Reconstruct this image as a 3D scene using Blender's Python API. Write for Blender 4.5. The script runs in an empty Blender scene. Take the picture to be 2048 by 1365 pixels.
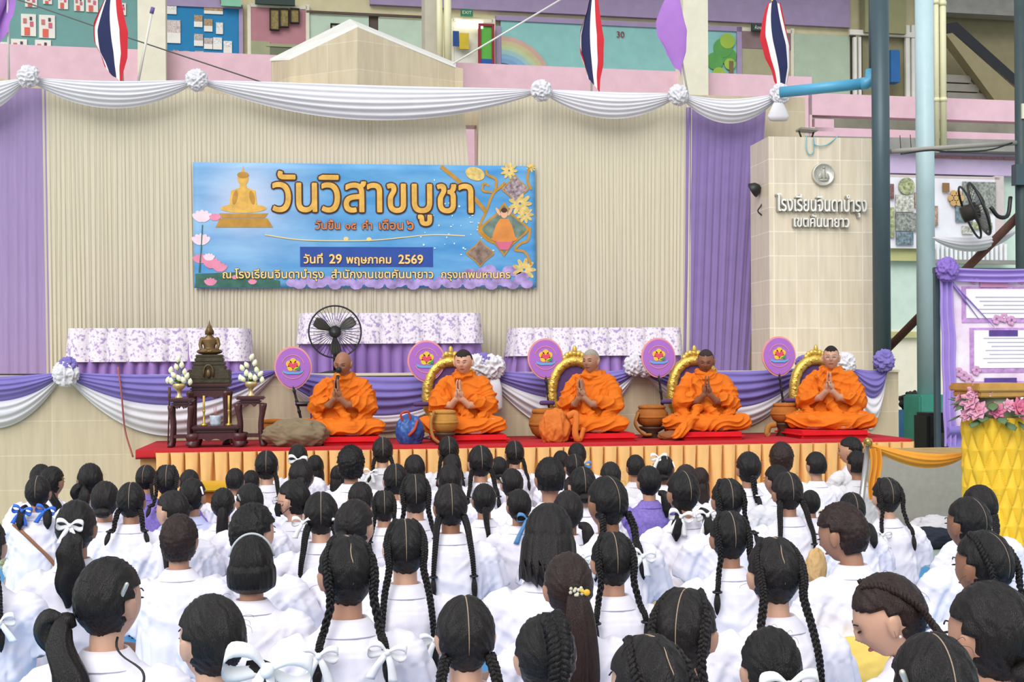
import bpy, bmesh, math, random
import numpy as np
from mathutils import Vector, Matrix, Euler, noise
SC = bpy.context.scene
C = SC.collection
PI = math.pi
random.seed(7)

# ---------------------------------------------------------------- camera, world, light, exposure
F_PX, W_PX, H_PX = 2600.0, 2048, 1365
CAM_H, YAW, ROLL, HORIZON = 1.40, math.radians(8.0), math.radians(0.35), 733.0
_F = Vector((math.sin(YAW), math.cos(YAW), 0))
_R0 = Vector((math.cos(YAW), -math.sin(YAW), 0)); _U0 = Vector((0, 0, 1))
_R = _R0 * math.cos(ROLL) - _U0 * math.sin(ROLL)
_U = _R0 * math.sin(ROLL) + _U0 * math.cos(ROLL)
CAM = Vector((0, 0, CAM_H))
cd = bpy.data.cameras.new('camera'); cam = bpy.data.objects.new('camera', cd); C.objects.link(cam)
cd.sensor_width = 36; cd.lens = F_PX / W_PX * 36
cd.shift_y = (HORIZON - H_PX / 2) / W_PX
cam.matrix_world = Matrix(((_R.x, _U.x, -_F.x, 0), (_R.y, _U.y, -_F.y, 0), (_R.z, _U.z, -_F.z, CAM_H), (0, 0, 0, 1)))
SC.camera = cam
wd = bpy.data.worlds.new('sky'); SC.world = wd; wd.use_nodes = True
bg = wd.node_tree.nodes['Background']; bg.inputs[0].default_value = (0.90, 0.94, 1.0, 1); bg.inputs[1].default_value = 0.85
def sun(name, az, el, energy, ang, col):
    l = bpy.data.lights.new(name, 'SUN'); o = bpy.data.objects.new(name, l); C.objects.link(o)
    l.energy = energy; l.angle = math.radians(ang); l.color = col
    d = Vector((math.sin(math.radians(az)) * math.cos(math.radians(el)), math.cos(math.radians(az)) * math.cos(math.radians(el)), math.sin(math.radians(el))))
    o.rotation_euler = d.to_track_quat('Z', 'Y').to_euler()
sun('daylight', 208, 40, 2.5, 45, (1.0, 0.97, 0.93))
SC.view_settings.view_transform = 'Standard'; SC.view_settings.look = 'None'
SC.view_settings.exposure = 0.05; SC.view_settings.gamma = 1.0; SC.view_settings.use_curve_mapping = False

def ray(px, py):
    return _F + _R * ((px - 1024) / F_PX) + _U * ((HORIZON - py) / F_PX)
def P(px, py, Y, k=0.0):
    d = ray(px, py); t = Y / (d.y - k * d.x)
    return CAM + d * t
def G(px, py, z):
    d = ray(px, py); return CAM + d * ((z - CAM_H) / d.z)
def scale_at(p):
    return F_PX / (p - CAM).dot(_F)

# ---------------------------------------------------------------- materials
def lin(c):
    if isinstance(c, str):
        c = [int(c[i:i + 2], 16) for i in (0, 2, 4)]
    return tuple(((v / 255) / 12.92 if v / 255 <= .04045 else ((v / 255 + .055) / 1.055) ** 2.4) for v in c[:3]) + (1,)
_M = {}
def mat(name, col, rough=.7, var=.06, scale=6.0, bump=0.0, bscale=40.0, metal=0.0, spec=.3, emit=0.0, stretch=None, alpha=1.0, sheen=0.0):
    if name in _M: return _M[name]
    m = bpy.data.materials.new(name); m.use_nodes = True; nt = m.node_tree; b = nt.nodes['Principled BSDF']
    c = lin(col)
    b.inputs['Roughness'].default_value = rough; b.inputs['Metallic'].default_value = metal
    b.inputs['Specular IOR Level'].default_value = spec
    tc = nt.nodes.new('ShaderNodeTexCoord'); mp = nt.nodes.new('ShaderNodeMapping')
    nt.links.new(tc.outputs['Object'], mp.inputs['Vector'])
    if stretch: mp.inputs['Scale'].default_value = stretch
    n = nt.nodes.new('ShaderNodeTexNoise'); n.inputs['Scale'].default_value = scale; n.inputs['Detail'].default_value = 4
    nt.links.new(mp.outputs[0], n.inputs['Vector'])
    r = nt.nodes.new('ShaderNodeValToRGB')
    r.color_ramp.elements[0].position = .3; r.color_ramp.elements[1].position = .7
    r.color_ramp.elements[0].color = tuple(v * (1 - var) for v in c[:3]) + (1,)
    r.color_ramp.elements[1].color = tuple(min(1, v * (1 + var)) for v in c[:3]) + (1,)
    nt.links.new(n.outputs['Fac'], r.inputs[0]); nt.links.new(r.outputs[0], b.inputs['Base Color'])
    if bump:
        n2 = nt.nodes.new('ShaderNodeTexNoise'); n2.inputs['Scale'].default_value = bscale; n2.inputs['Detail'].default_value = 3
        nt.links.new(mp.outputs[0], n2.inputs['Vector'])
        bp = nt.nodes.new('ShaderNodeBump'); bp.inputs['Strength'].default_value = bump; bp.inputs['Distance'].default_value = .01
        nt.links.new(n2.outputs['Fac'], bp.inputs['Height']); nt.links.new(bp.outputs[0], b.inputs['Normal'])
    if emit:
        b.inputs['Emission Color'].default_value = c; b.inputs['Emission Strength'].default_value = emit
    if alpha < 1: b.inputs['Alpha'].default_value = alpha
    if sheen: b.inputs['Sheen Weight'].default_value = sheen
    _M[name] = m; return m
def ramp_over(m, build):
    """let build(nt, coord) return a colour socket for the base colour of material m"""
    nt = m.node_tree; b = nt.nodes['Principled BSDF']
    tc = [x for x in nt.nodes if x.type == 'TEX_COORD'][0]
    s = build(nt, tc.outputs['Object']); nt.links.new(s, b.inputs['Base Color']); return m
def tile_mat(name, col, grout, tw, th, rough=.25, var=.05, axis='XZ', mortar=.012):
    m = mat(name, col, rough, var, spec=.5)
    def build(nt, co):
        sep = nt.nodes.new('ShaderNodeSeparateXYZ'); cb = nt.nodes.new('ShaderNodeCombineXYZ'); nt.links.new(co, sep.inputs[0])
        nt.links.new(sep.outputs[axis[0]], cb.inputs[0]); nt.links.new(sep.outputs[axis[1]], cb.inputs[1])
        br = nt.nodes.new('ShaderNodeTexBrick'); br.offset = 0; nt.links.new(cb.outputs[0], br.inputs['Vector'])
        br.inputs['Scale'].default_value = 1; br.inputs['Brick Width'].default_value = tw; br.inputs['Row Height'].default_value = th
        br.inputs['Mortar Size'].default_value = mortar * .5; br.inputs['Mortar Smooth'].default_value = .3
        c = lin(col); br.inputs['Color1'].default_value = tuple(v * .94 for v in c[:3]) + (1,); br.inputs['Color2'].default_value = tuple(min(1, v * 1.05) for v in c[:3]) + (1,)
        br.inputs['Mortar'].default_value = lin(grout)
        # marble veins: vertical streaks
        mp = nt.nodes.new('ShaderNodeMapping'); mp.inputs['Scale'].default_value = (14, 14, 1.2); nt.links.new(co, mp.inputs[0])
        n = nt.nodes.new('ShaderNodeTexNoise'); n.inputs['Scale'].default_value = 1.5; n.inputs['Detail'].default_value = 5; nt.links.new(mp.outputs[0], n.inputs['Vector'])
        mx = nt.nodes.new('ShaderNodeMix'); mx.data_type = 'RGBA'; mx.blend_type = 'MULTIPLY'; mx.inputs[0].default_value = .22
        nt.links.new(br.outputs[0], mx.inputs[6]); nt.links.new(n.outputs['Color'], mx.inputs[7])
        cr = nt.nodes.new('ShaderNodeValToRGB'); cr.color_ramp.elements[0].color = (.55, .5, .45, 1); cr.color_ramp.elements[1].color = (1, 1, 1, 1)
        cr.color_ramp.elements[0].position = .35; cr.color_ramp.elements[1].position = .6
        nt.links.new(n.outputs['Fac'], cr.inputs[0]); nt.links.new(cr.outputs[0], mx.inputs[7])
        return mx.outputs[2]
    return ramp_over(m, build)
def cloth(name, col, rough=.85, var=.05, **k):
    return mat(name, col, rough, var, spec=.15, **k)

# ---------------------------------------------------------------- objects
def finish(o, parent=None):
    C.objects.link(o)
    if parent is not None: o.parent = parent
    return o
def tag(o, label=None, cat=None, group=None, kind=None):
    if label: o['label'] = label
    if cat: o['category'] = cat
    if group: o['group'] = group
    if kind: o['kind'] = kind
    return o
def thing(name, label, cat, loc=(0, 0, 0), rz=0.0, group=None, s=1.0):
    o = bpy.data.objects.new(name, None); o.empty_display_size = .05; C.objects.link(o)
    o.location = loc; o.rotation_euler = (0, 0, rz); o.scale = (s, s, s)
    return tag(o, label, cat, group)
class MB:
    """collects closed shapes into one mesh"""
    def __init__(s): s.v = []; s.f = []; s.m = []; s.cur = 0; s.sm = []
    def add(s, vs, fs, smooth=True, T=None):
        n = len(s.v)
        s.v += [tuple(T @ Vector(p)) if T is not None else tuple(p) for p in vs]
        s.f += [tuple(i + n for i in f) for f in fs]; s.m += [s.cur] * len(fs); s.sm += [smooth] * len(fs)
        return s
    def box(s, c, size, T=None, bev=0.0):
        x, y, z = [v / 2 for v in size]; c = Vector(c)
        if bev <= 0:
            vs = [c + Vector((a * x, b * y, d * z)) for a in (-1, 1) for b in (-1, 1) for d in (-1, 1)]
            return s.add(vs, [(0, 1, 3, 2), (4, 6, 7, 5), (0, 4, 5, 1), (2, 3, 7, 6), (0, 2, 6, 4), (1, 5, 7, 3)], False, T)
        bm = bmesh.new(); bmesh.ops.create_cube(bm, size=1)
        for v in bm.verts: v.co = Vector((v.co.x * size[0], v.co.y * size[1], v.co.z * size[2])) + c
        bmesh.ops.bevel(bm, geom=bm.edges[:], offset=min(bev, .45 * min(size)), segments=2, affect='EDGES')
        bm.verts.index_update(); vs = [v.co.copy() for v in bm.verts]; fs = [[v.index for v in f.verts] for f in bm.faces]; bm.free()
        return s.add(vs, fs, False, T)
    def ring_loft(s, rings, cap=True, smooth=True, T=None):
        n = len(rings[0]); vs = [p for r in rings for p in r]; fs = []
        for i in range(len(rings) - 1):
            for j in range(n):
                a, b = i * n + j, i * n + (j + 1) % n
                fs.append((a, b, b + n, a + n))
        if cap:
            fs.append(tuple(range(n))[::-1]); fs.append(tuple(range((len(rings) - 1) * n, len(rings) * n)))
        return s.add(vs, fs, smooth, T)
    def tube(s, pts, rads, n=8, cap=True, T=None, flat=1.0):
        pts = [Vector(p) for p in pts]
        if not hasattr(rads, '__len__'): rads = [rads] * len(pts)
        rings = []; up = None
        for i, p in enumerate(pts):
            t = (pts[min(i + 1, len(pts) - 1)] - pts[max(i - 1, 0)])
            t = t.normalized() if t.length > 1e-9 else Vector((0, 0, 1))
            if up is None:
                up = Vector((0, 0, 1)) if abs(t.z) < .9 else Vector((0, 1, 0))
            a = t.cross(up);
            if a.length < 1e-6: a = t.orthogonal()
            a.normalize(); b = a.cross(t).normalized(); up = b
            rings.append([p + a * (rads[i] * math.cos(q)) + b * (rads[i] * flat * math.sin(q)) for q in [2 * PI * k / n for k in range(n)]])
        return s.ring_loft(rings, cap, True, T)
    def capsule(s, pts, rads, n=10, T=None):
        pts = [Vector(p) for p in pts]
        if not hasattr(rads, '__len__'): rads = [rads] * len(pts)
        d0 = (pts[0] - pts[1]).normalized(); d1 = (pts[-1] - pts[-2]).normalized()
        P2 = [pts[0] + d0 * rads[0] * .95, pts[0] + d0 * rads[0] * .6] + pts + [pts[-1] + d1 * rads[-1] * .6, pts[-1] + d1 * rads[-1] * .95]
        R2 = [rads[0] * .25, rads[0] * .8] + list(rads) + [rads[-1] * .8, rads[-1] * .25]
        return s.tube(P2, R2, n, True, T)
    def ell(s, c, r, n=16, m=10, T=None, rot=None):
        c = Vector(c); vs = []; fs = []
        if not hasattr(r, '__len__'): r = (r, r, r)
        R = Euler(rot).to_matrix() if rot else Matrix.Identity(3)
        vs.append(c + R @ Vector((0, 0, -r[2])))
        for i in range(1, m):
            ph = -PI / 2 + PI * i / m
            for j in range(n):
                th = 2 * PI * j / n
                vs.append(c + R @ Vector((r[0] * math.cos(ph) * math.cos(th), r[1] * math.cos(ph) * math.sin(th), r[2] * math.sin(ph))))
        vs.append(c + R @ Vector((0, 0, r[2]))); L = len(vs) - 1
        for j in range(n):
            fs.append((0, 1 + (j + 1) % n, 1 + j)); fs.append((L, L - n + j, L - n + (j + 1) % n))
        for i in range(m - 2):
            for j in range(n):
                a = 1 + i * n + j; b = 1 + i * n + (j + 1) % n
                fs.append((a, b, b + n, a + n))
        return s.add(vs, fs, True, T)
    def lathe(s, prof, n=20, c=(0, 0, 0), T=None, sx=1, sy=1):
        c = Vector(c)
        rings = [[c + Vector((r * sx * math.cos(2 * PI * k / n), r * sy * math.sin(2 * PI * k / n), z)) for k in range(n)] for r, z in prof]
        return s.ring_loft(rings, True, True, T)
    def oval(s, rows, n=28, T=None, cap=True):
        """rows: (z, rx, ry, yc[, xc])"""
        rings = []
        for w in rows:
            z, rx, ry, yc = w[:4]; xc = w[4] if len(w) > 4 else 0
            rings.append([Vector((xc + rx * math.cos(2 * PI * k / n), yc + ry * math.sin(2 * PI * k / n), z)) for k in range(n)])
        return s.ring_loft(rings, cap, True, T)
    def grid(s, pts, smooth=True, thick=0.0, nrm=None, T=None):
        """pts[i][j] grid of points; thick gives a second skin"""
        a, b = len(pts), len(pts[0]); vs = [p for r in pts for p in r]; fs = []
        for i in range(a - 1):
            for j in range(b - 1):
                k = i * b + j; fs.append((k, k + 1, k + b + 1, k + b))
        if thick and nrm is not None:
            N = len(vs); vs = vs + [Vector(p) + Vector(nrm) * thick for p in vs]
            fs2 = [tuple(x + N for x in f[::-1]) for f in fs]
            edge = [i for i in range(b)] + [i * b + b - 1 for i in range(1, a)] + [(a - 1) * b + j for j in range(b - 2, -1, -1)] + [i * b for i in range(a - 2, 0, -1)]
            sd = [(edge[i + 1 if i + 1 < len(edge) else 0], edge[i], edge[i] + N, edge[i + 1 if i + 1 < len(edge) else 0] + N) for i in range(len(edge))]
            fs = fs + fs2 + sd
        return s.add(vs, fs, smooth, T)
    def prism(s, poly, a, b, o=(0, 0, 0), depth=(0, .02, 0), smooth=False):
        """2-D polygon in axes a, b from o, pushed along depth"""
        o = Vector(o); a = Vector(a); b = Vector(b); d = Vector(depth); n = len(poly)
        v0 = [o + a * x + b * y for x, y in poly]; vs = v0 + [p + d for p in v0]
        fs = [tuple(range(n)), tuple(range(2 * n - 1, n - 1, -1))] + [(i, i + n, (i + 1) % n + n, (i + 1) % n) for i in range(n)]
        return s.add(vs, fs, smooth)
    def mesh(s, name='m'):
        me = bpy.data.meshes.new(name); me.from_pydata([tuple(p) for p in s.v], [], s.f)
        me.polygons.foreach_set('use_smooth', s.sm)
        if any(s.m): me.polygons.foreach_set('material_index', s.m)
        me.update(); return me
    def build(s, name, m, parent=None):
        me = s.mesh(name)
        for x in (m if isinstance(m, (list, tuple)) else [m]): me.materials.append(x)
        return finish(bpy.data.objects.new(name, me), parent)
def put(name, me, m, parent=None):
    """an object on a shared mesh, its materials kept on the object"""
    ms = m if isinstance(m, (list, tuple)) else [m]
    while len(me.materials) < len(ms): me.materials.append(None)
    o = finish(bpy.data.objects.new(name, me), parent)
    for i, x in enumerate(ms):
        o.material_slots[i].link = 'OBJECT'; o.material_slots[i].material = x
    return o
def fuse(mb, voxel, it=3, name='fused'):
    me = mb.mesh(name); o = bpy.data.objects.new('tmp_fuse', me); C.objects.link(o)
    r = o.modifiers.new('r', 'REMESH'); r.mode = 'VOXEL'; r.voxel_size = voxel; r.use_smooth_shade = True
    if it:
        q = o.modifiers.new('s', 'SMOOTH'); q.factor = .5; q.iterations = it
    bpy.context.view_layer.update(); dg = bpy.context.evaluated_depsgraph_get()
    out = bpy.data.meshes.new_from_object(o.evaluated_get(dg)); bpy.data.objects.remove(o); bpy.data.meshes.remove(me)
    out.name = name; out.polygons.foreach_set('use_smooth', [True] * len(out.polygons)); return out
def get_co(me):
    a = np.empty(len(me.vertices) * 3); me.vertices.foreach_get('co', a); return a.reshape(-1, 3)
def set_co(me, a):
    me.vertices.foreach_set('co', a.ravel()); me.update()
def get_no(me):
    a = np.empty(len(me.vertices) * 3); me.vertex_normals.foreach_get('vector', a); return a.reshape(-1, 3)
def cr_path(pts, n):
    pts = [Vector(p) for p in pts]; Q = [2 * pts[0] - pts[1]] + pts + [2 * pts[-1] - pts[-2]]; out = []
    L = len(pts) - 1
    for i in range(n):
        u = i / (n - 1) * L; k = min(int(u), L - 1); t = u - k
        a, b, c, d = Q[k], Q[k + 1], Q[k + 2], Q[k + 3]
        out.append(.5 * ((2 * b) + (c - a) * t + (2 * a - 5 * b + 4 * c - d) * t * t + (3 * b - a - 3 * c + d) * t ** 3))
    return out
def sst(a, b, x):
    t = np.clip((x - a) / (b - a), 0, 1); return t * t * (3 - 2 * t)
def slab(mb, px0, py0, px1, py1, Y, k=0.0, d=.02):
    """a board standing on the plane y = Y + k x, its front face spanned by two photo corners"""
    a, b, c, e = P(px0, py1, Y, k), P(px1, py1, Y, k), P(px1, py0, Y, k), P(px0, py0, Y, k)
    zt, zb = (c.z + e.z) / 2, (a.z + b.z) / 2; x0, x1 = (a.x + e.x) / 2, (b.x + c.x) / 2
    n = Vector((-k, 1, 0)).normalized() * d
    v = [Vector((x, Y + k * x, z)) for x, z in ((x0, zb), (x1, zb), (x1, zt), (x0, zt))]
    vs = v + [p + n for p in v]
    return mb.add(vs, [(0, 1, 2, 3), (7, 6, 5, 4), (0, 4, 5, 1), (1, 5, 6, 2), (2, 6, 7, 3), (3, 7, 4, 0)], False)
def board(name, box, Y, m, k=0.0, d=.02, parent=None):
    return slab(MB(), *box, Y, k, d).build(name, m, parent)
def text(name, s, m, parent, width=None, height=None, at=(0, 0, 0), rz=0.0, bold=0.0, ext=.004, spacing=1.0, align='CENTER', tilt=0.0, base=False):
    """raised lettering in the xz plane facing -y; scaled to width"""
    c = bpy.data.curves.new(name, 'FONT'); c.body = s; c.space_character = spacing
    o = bpy.data.objects.new('tmp', c); C.objects.link(o); bpy.context.view_layer.update(); cu = o.to_curve(bpy.context.evaluated_depsgraph_get())
    loops = []
    for sp in cu.splines:
        L = []; bp = sp.bezier_points; n = len(bp)
        for i in range(n):
            p, q = bp[i], bp[(i + 1) % n]; a0, a1, a2, a3 = p.co, p.handle_right, q.handle_left, q.co
            for k in range(6):
                t = k / 6; L.append((a0 * (1 - t) ** 3 + a1 * 3 * t * (1 - t) ** 2 + a2 * 3 * t * t * (1 - t) + a3 * t ** 3).to_2d())
        L = [v for i, v in enumerate(L) if (v - L[i - 1]).length > 1e-5]
        if len(L) > 2: loops.append(L)
    o.to_curve_clear(); bpy.data.objects.remove(o)
    from mathutils.geometry import delaunay_2d_cdt
    V = []; E = []
    for L in loops:
        k = len(V); V += L; E += [(k + i, k + (i + 1) % len(L)) for i in range(len(L))]
    vs, _, fs, *_r = delaunay_2d_cdt(V, E, [], 0, 1e-5)
    cen = np.array([[sum(vs[i][0] for i in f) / len(f), sum(vs[i][1] for i in f) / len(f)] for f in fs]); W = np.zeros(len(fs))
    for L in loops:
        P_ = np.array(L); Q_ = np.roll(P_, -1, 0)
        for (x0, y0), (x1, y1) in zip(P_, Q_):
            up = (y0 <= cen[:, 1]) & (y1 > cen[:, 1]); dn = (y1 <= cen[:, 1]) & (y0 > cen[:, 1]); side = (x1 - x0) * (cen[:, 1] - y0) - (cen[:, 0] - x0) * (y1 - y0)
            W += (up & (side > 0)).astype(float) - (dn & (side < 0)).astype(float)
    me = bpy.data.meshes.new(name); me.from_pydata([(v[0], v[1], 0) for v in vs], [], [f for f, w_ in zip(fs, W) if abs(w_) > .5]); bm = bmesh.new(); bm.from_mesh(me)
    bmesh.ops.delete(bm, geom=[v for v in bm.verts if not v.link_faces], context='VERTS'); bmesh.ops.recalc_face_normals(bm, faces=bm.faces[:]); bm.to_mesh(me); bm.free()
    a = get_co(me); lo, hi = a.min(0), a.max(0)
    sc = width / (hi[0] - lo[0]) if width else height / (hi[1] - lo[1])
    scy = height / (hi[1] - lo[1]) if (height and width) else sc
    b = np.zeros_like(a); b[:, 0] = (a[:, 0] - (lo[0] + hi[0]) / 2) * sc; b[:, 2] = (a[:, 1] - (0 if base else (lo[1] + hi[1]) / 2)) * scy
    set_co(me, b)
    if bold:
        r = bold * sc; src = me.copy(); bm = bmesh.new(); bm.from_mesh(src); k0 = 8
        for k in range(k0):
            q = src.copy(); d = np.array((r * math.cos(2 * PI * k / k0), -.00025 * (k + 1), r * math.sin(2 * PI * k / k0))); set_co(q, b + d); bm.from_mesh(q); bpy.data.meshes.remove(q)
        bm.to_mesh(me); bm.free(); bpy.data.meshes.remove(src)
    bm = bmesh.new(); bm.from_mesh(me)
    ret = bmesh.ops.extrude_face_region(bm, geom=bm.faces[:])
    for g in ret['geom']:
        if isinstance(g, bmesh.types.BMVert): g.co.y -= ext
    bmesh.ops.recalc_face_normals(bm, faces=bm.faces[:]); bm.to_mesh(me); bm.free()
    me.materials.clear(); me.materials.append(m); me.name = name
    o = finish(bpy.data.objects.new(name, me), parent); o.location = at; o.rotation_euler = (0, tilt, rz); return o
# ---------------------------------------------------------------- materials of the place
CREAM_TILE = tile_mat('cream_tile', 'cdbfa2', 'd3c8b0', .62, .31, axis='XZ')
PILLAR_TILE = tile_mat('pillar_tile', 'ddd1ba', 'ece4d4', .245, .255, axis='XZ', rough=.16, mortar=.012)
PINK = mat('pink_paint', 'd9b5c1', .8, .05, bump=.1); LAV = mat('lavender_paint', 'c9b6d8', .8, .05)
LAV2 = mat('dusty_lavender', 'a493b4', .85, .06); HEADER = mat('beige_paint', 'd3caa4', .8, .06)
CREAM = mat('cream_paint', 'dcd8c4', .8, .05); WHITEP = mat('white_paint', 'e4e2da', .7, .04)
PALEGREEN = mat('pale_green_paint', 'bcd0bb', .75, .05); OLIVE = mat('olive_wall', '8d8668', .9, .08); DARKG = mat('dark_green', '35453f', .6, .08)
GREYC = mat('grey_concrete', '8e8d88', .9, .1, bump=.2); DARK = mat('near_black', '2c2c2a', .9, .1); BLACKP = mat('black_plastic', '17181a', .45, .1, spec=.5)  # DARK: near-black colour of picture frames and drawn eyes
POLE_DK = mat('slate_steel', '42555c', .45, .06, metal=.2, spec=.5); POLE_LT = mat('aqua_paint', 'b3cdd2', .45, .04, spec=.5); TEAL = mat('teal_concrete', '4ba08c', .7, .08, bump=.2)
PIPE_CR = mat('cream_pipe', 'd6d3ae', .5, .04); PIPE_BL = mat('blue_pvc', '4f9fc4', .4, .05, spec=.5); RUST = mat('rust_brown', '5c3f36', .8, .12, bump=.3)
STEEL = mat('steel', 'b9babb', .3, .05, metal=.9); GOLD = mat('gold_leaf', 'd9b75a', .38, .12, scale=30, bump=.5, bscale=70, metal=.75, spec=.6)
PAPER = mat('paper', 'e6e3da', .8, .05)
def struct(o): o['kind'] = 'structure'; return o
def disc(mb, c, r, d=.01, n=20, rz=1.0, a0=0, a1=2 * PI):
    c = Vector(c); return mb.prism([(r * math.cos(2 * PI * i / n), rz * r * math.sin(2 * PI * i / n)) for i in range(n)], (1, 0, 0), (0, 0, 1), c, (0, d, 0))
def arc(mb, c, r0, r1, a0, a1, d=.01, n=24):
    pts = [(r1 * math.cos(a0 + (a1 - a0) * i / n), r1 * math.sin(a0 + (a1 - a0) * i / n)) for i in range(n + 1)] + [(r0 * math.cos(a0 + (a1 - a0) * i / n), r0 * math.sin(a0 + (a1 - a0) * i / n)) for i in range(n, -1, -1)]
    c = Vector(c); vs = []; fs = []
    for x, z in pts: vs.append(c + Vector((x, 0, z)))
    m = len(pts); vs += [p + Vector((0, d, 0)) for p in vs]
    for i in range(n):
        fs.append((i, i + 1, m - 2 - i, m - 1 - i)); fs.append((m + m - 1 - i, m + m - 2 - i, m + i + 1, m + i))
        fs.append((i, m + i, m + i + 1, i + 1)); fs.append((m - 1 - i, m - 2 - i, m + m - 2 - i, m + m - 1 - i))
    return mb.add(vs, fs, False)

YF, YST, YCUR, YWALL, YPIL, YB, YU, KB = 12.2, 13.4, 14.3, 14.5, 13.2, 18.0, 21.5, .06
ZST = 1.32
# ---------------------------------------------------------------- floor, stage, walls
fl = mat('hall_floor', '9fb0a4', .45, .1, 1.5, bump=.05, spec=.4)
struct(MB().box((3, 12, -.05), (34, 40, .1)).build('floor', fl))
struct(MB().box((3, 24, 9.4), (40, 9, .2)).build('ceiling', mat('shade_slab_grey', 'b9b8b0', .9, .05)))  # slab out of view, added and placed to shade the upper floor
xl, xr = P(-160, 800, YF).x, P(1797, 800, YF).x
mb = MB(); mb.box(((xl + xr) / 2, (YF + 16.4) / 2, ZST / 2), (xr - xl, 16.4 - YF, ZST)); stage = struct(mb.build('wall_stage', CREAM_TILE))
mb = MB(); mb.box(((xl + xr) / 2, YF + .1, ZST + .012), (xr - xl, .26, .024)); struct(mb.build('trim_2', mat('pale_stone', 'ddd2bb', .4, .05)))
ztop = P(800, 176, YWALL).z
def xw(px, Y=YWALL): return P(px, 500, Y).x
mb = MB()
mb.box(((xw(-160) + xw(545)) / 2, YWALL + .12, (ZST + ztop) / 2), (xw(545) - xw(-160), .24, ztop - ZST))
mb.box(((xw(955) + xw(1612)) / 2, YWALL + .12, (ZST + ztop) / 2), (xw(1612) - xw(955), .24, ztop - ZST))
mb.box(((xw(545) + xw(955)) / 2, YWALL + .12, ztop - .2), (xw(955) - xw(545), .24, .4))
struct(mb.build('wall_back', CREAM_TILE))
# gable above the wall
def gable():
    mb = MB(); Yg, Yb = 14.25, 14.75
    def q(pts, m=0, d=(0, .12, 0)):
        mb.cur = m; n = len(pts); vs = pts + [p + Vector(d) for p in pts]
        mb.add(vs, [tuple(range(n)), tuple(range(2 * n - 1, n - 1, -1))] + [(i, i + n, (i + 1) % n + n, (i + 1) % n) for i in range(n)], False)
    apex = P(715, 54, Yg); q([P(715, 180, Yg), apex, P(578, 120, Yb), P(578, 180, Yb)][::-1])
    q([P(715, 180, Yg), P(910, 182, Yb), P(910, 134, Yb), apex])
    q([P(542, 122, 15.2), P(578, 120, Yb), P(578, 180, Yb), P(542, 180, 15.2)])
    q([P(910, 134, Yb), P(926, 137, Yb), P(926, 184, Yb), P(910, 184, Yb)])
    q([P(700, 42, 15.2), P(540, 122, 15.2), P(578, 120, Yb), P(715, 54, Yg)], 1, (0, .02, .03))
    q([P(700, 42, 15.2), P(715, 54, Yg), P(912, 136, Yb), P(912, 130, 15.3)], 1, (0, .02, .03))
    return mb.build('trim_1', [CREAM_TILE, mat('gable_capping', 'd9d8d2', .5, .05)])
struct(gable())
# sign pillar
p0, p1 = P(1537, 275, YPIL), P(1752, 275, YPIL); zp = P(1640, 275, YPIL).z
mb = MB(); mb.box(((p0.x + p1.x) / 2, YPIL + .3, (ZST + zp) / 2), (p1.x - p0.x, .6, zp - ZST)); struct(mb.build('wall_pillar', PILLAR_TILE))

# ---------------------------------------------------------------- building behind
def zb(py, px=1000, Y=YB): return P(px, py, Y, KB).z
def kslab(name, boxes, Y, m, d=.2, kind='structure', parent=None, k=KB):
    mb = MB()
    for b in boxes:
        slab(mb, *b[:4], Y + (b[4] if len(b) > 4 else 0), k, d)
    o = mb.build(name, m, parent)
    if kind: o['kind'] = kind
    return o
kslab('wall_balcony', [(-160, 120, 1625, 620), (1617, 195, 2100, 238), (1617, 262, 2100, 306), (1630, 238, 1668, 263), (1617, 195, 1620, 305)], YB, PINK, .18)
kslab('trim_3', [(1780, 306, 2100, 350, -.05)], YB, LAV, .3)
kslab('trim_4', [(1868, 314, 2100, 319, -.09)], YB, mat('peeling_ledge', '9c7276', .9, .3, 30), .05)
struct(MB().box((3, 20.4, zb(240) - .2), (36, 4.2, .18)).build('floor_upper', GREYC))
kslab('wall_upper', [(-260, -220, 2300, 500)], YU, HEADER, .2)
kslab('trim_5', [(740, -60, 1368, 24, -.1), (1415, -60, 1700, 48, -.1), (330, -60, 440, 10, -.1)], YU, LAV2, .1)
for i, (a, b, y0, y1, m) in enumerate([(275, 331, -80, 172, CREAM), (850, 874, -80, 172, mat('taupe_paint', 'b9b5a4', .8, .05)), (1366, 1416, -80, 196, CREAM)]):
    kslab('column_%d' % (i + 1), [(a, y0, b, y1)], YB - .25, m, .35)
def vpipe(px, w, y0, y1, Y, m, name, label, cat, k=0.0, n=16, collars=(), group=None, zmin=None):
    a = P(px, y0, Y, k); b = P(px, y1, Y, k); r = w / 2 / scale_at(a); x, y = b.x, b.y
    zlo = b.z if zmin is None else zmin
    t = thing(name, label, cat, (x, y, zlo), group=group)
    h = a.z - zlo
    MB().tube([(0, 0, 0), (0, 0, h)], r, n).build('shaft', m, t)
    for c in collars:
        z = P(px, c, Y, k).z - zlo; MB().tube([(0, 0, z - .03), (0, 0, z + .03)], r * 1.18, n).build('collar', m, t)
    return t, r
vpipe(880, 12, -60, 165, YB - .4, PIPE_CR, 'drain_pipe', 'cream drain pipe beside the taupe column above the gable', 'pipe', KB, group='cream drain pipes')
vpipe(896, 15, -60, 165, YB - .4, PIPE_CR, 'drain_pipe', 'thicker cream drain pipe left of the lit classroom doorway', 'pipe', KB, group='cream drain pipes')
vpipe(1874, 10, -60, 305, YB - .35, PIPE_CR, 'drain_pipe', 'thin cream drain pipe touching the aqua post', 'pipe', KB, collars=(5, 200), group='cream drain pipes')
vpipe(1887, 13, -60, 303, YB - .35, PIPE_CR, 'drain_pipe', 'thicker cream drain pipe between aqua post and staircase', 'pipe', KB, collars=(8, 200), group='cream drain pipes')

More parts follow.
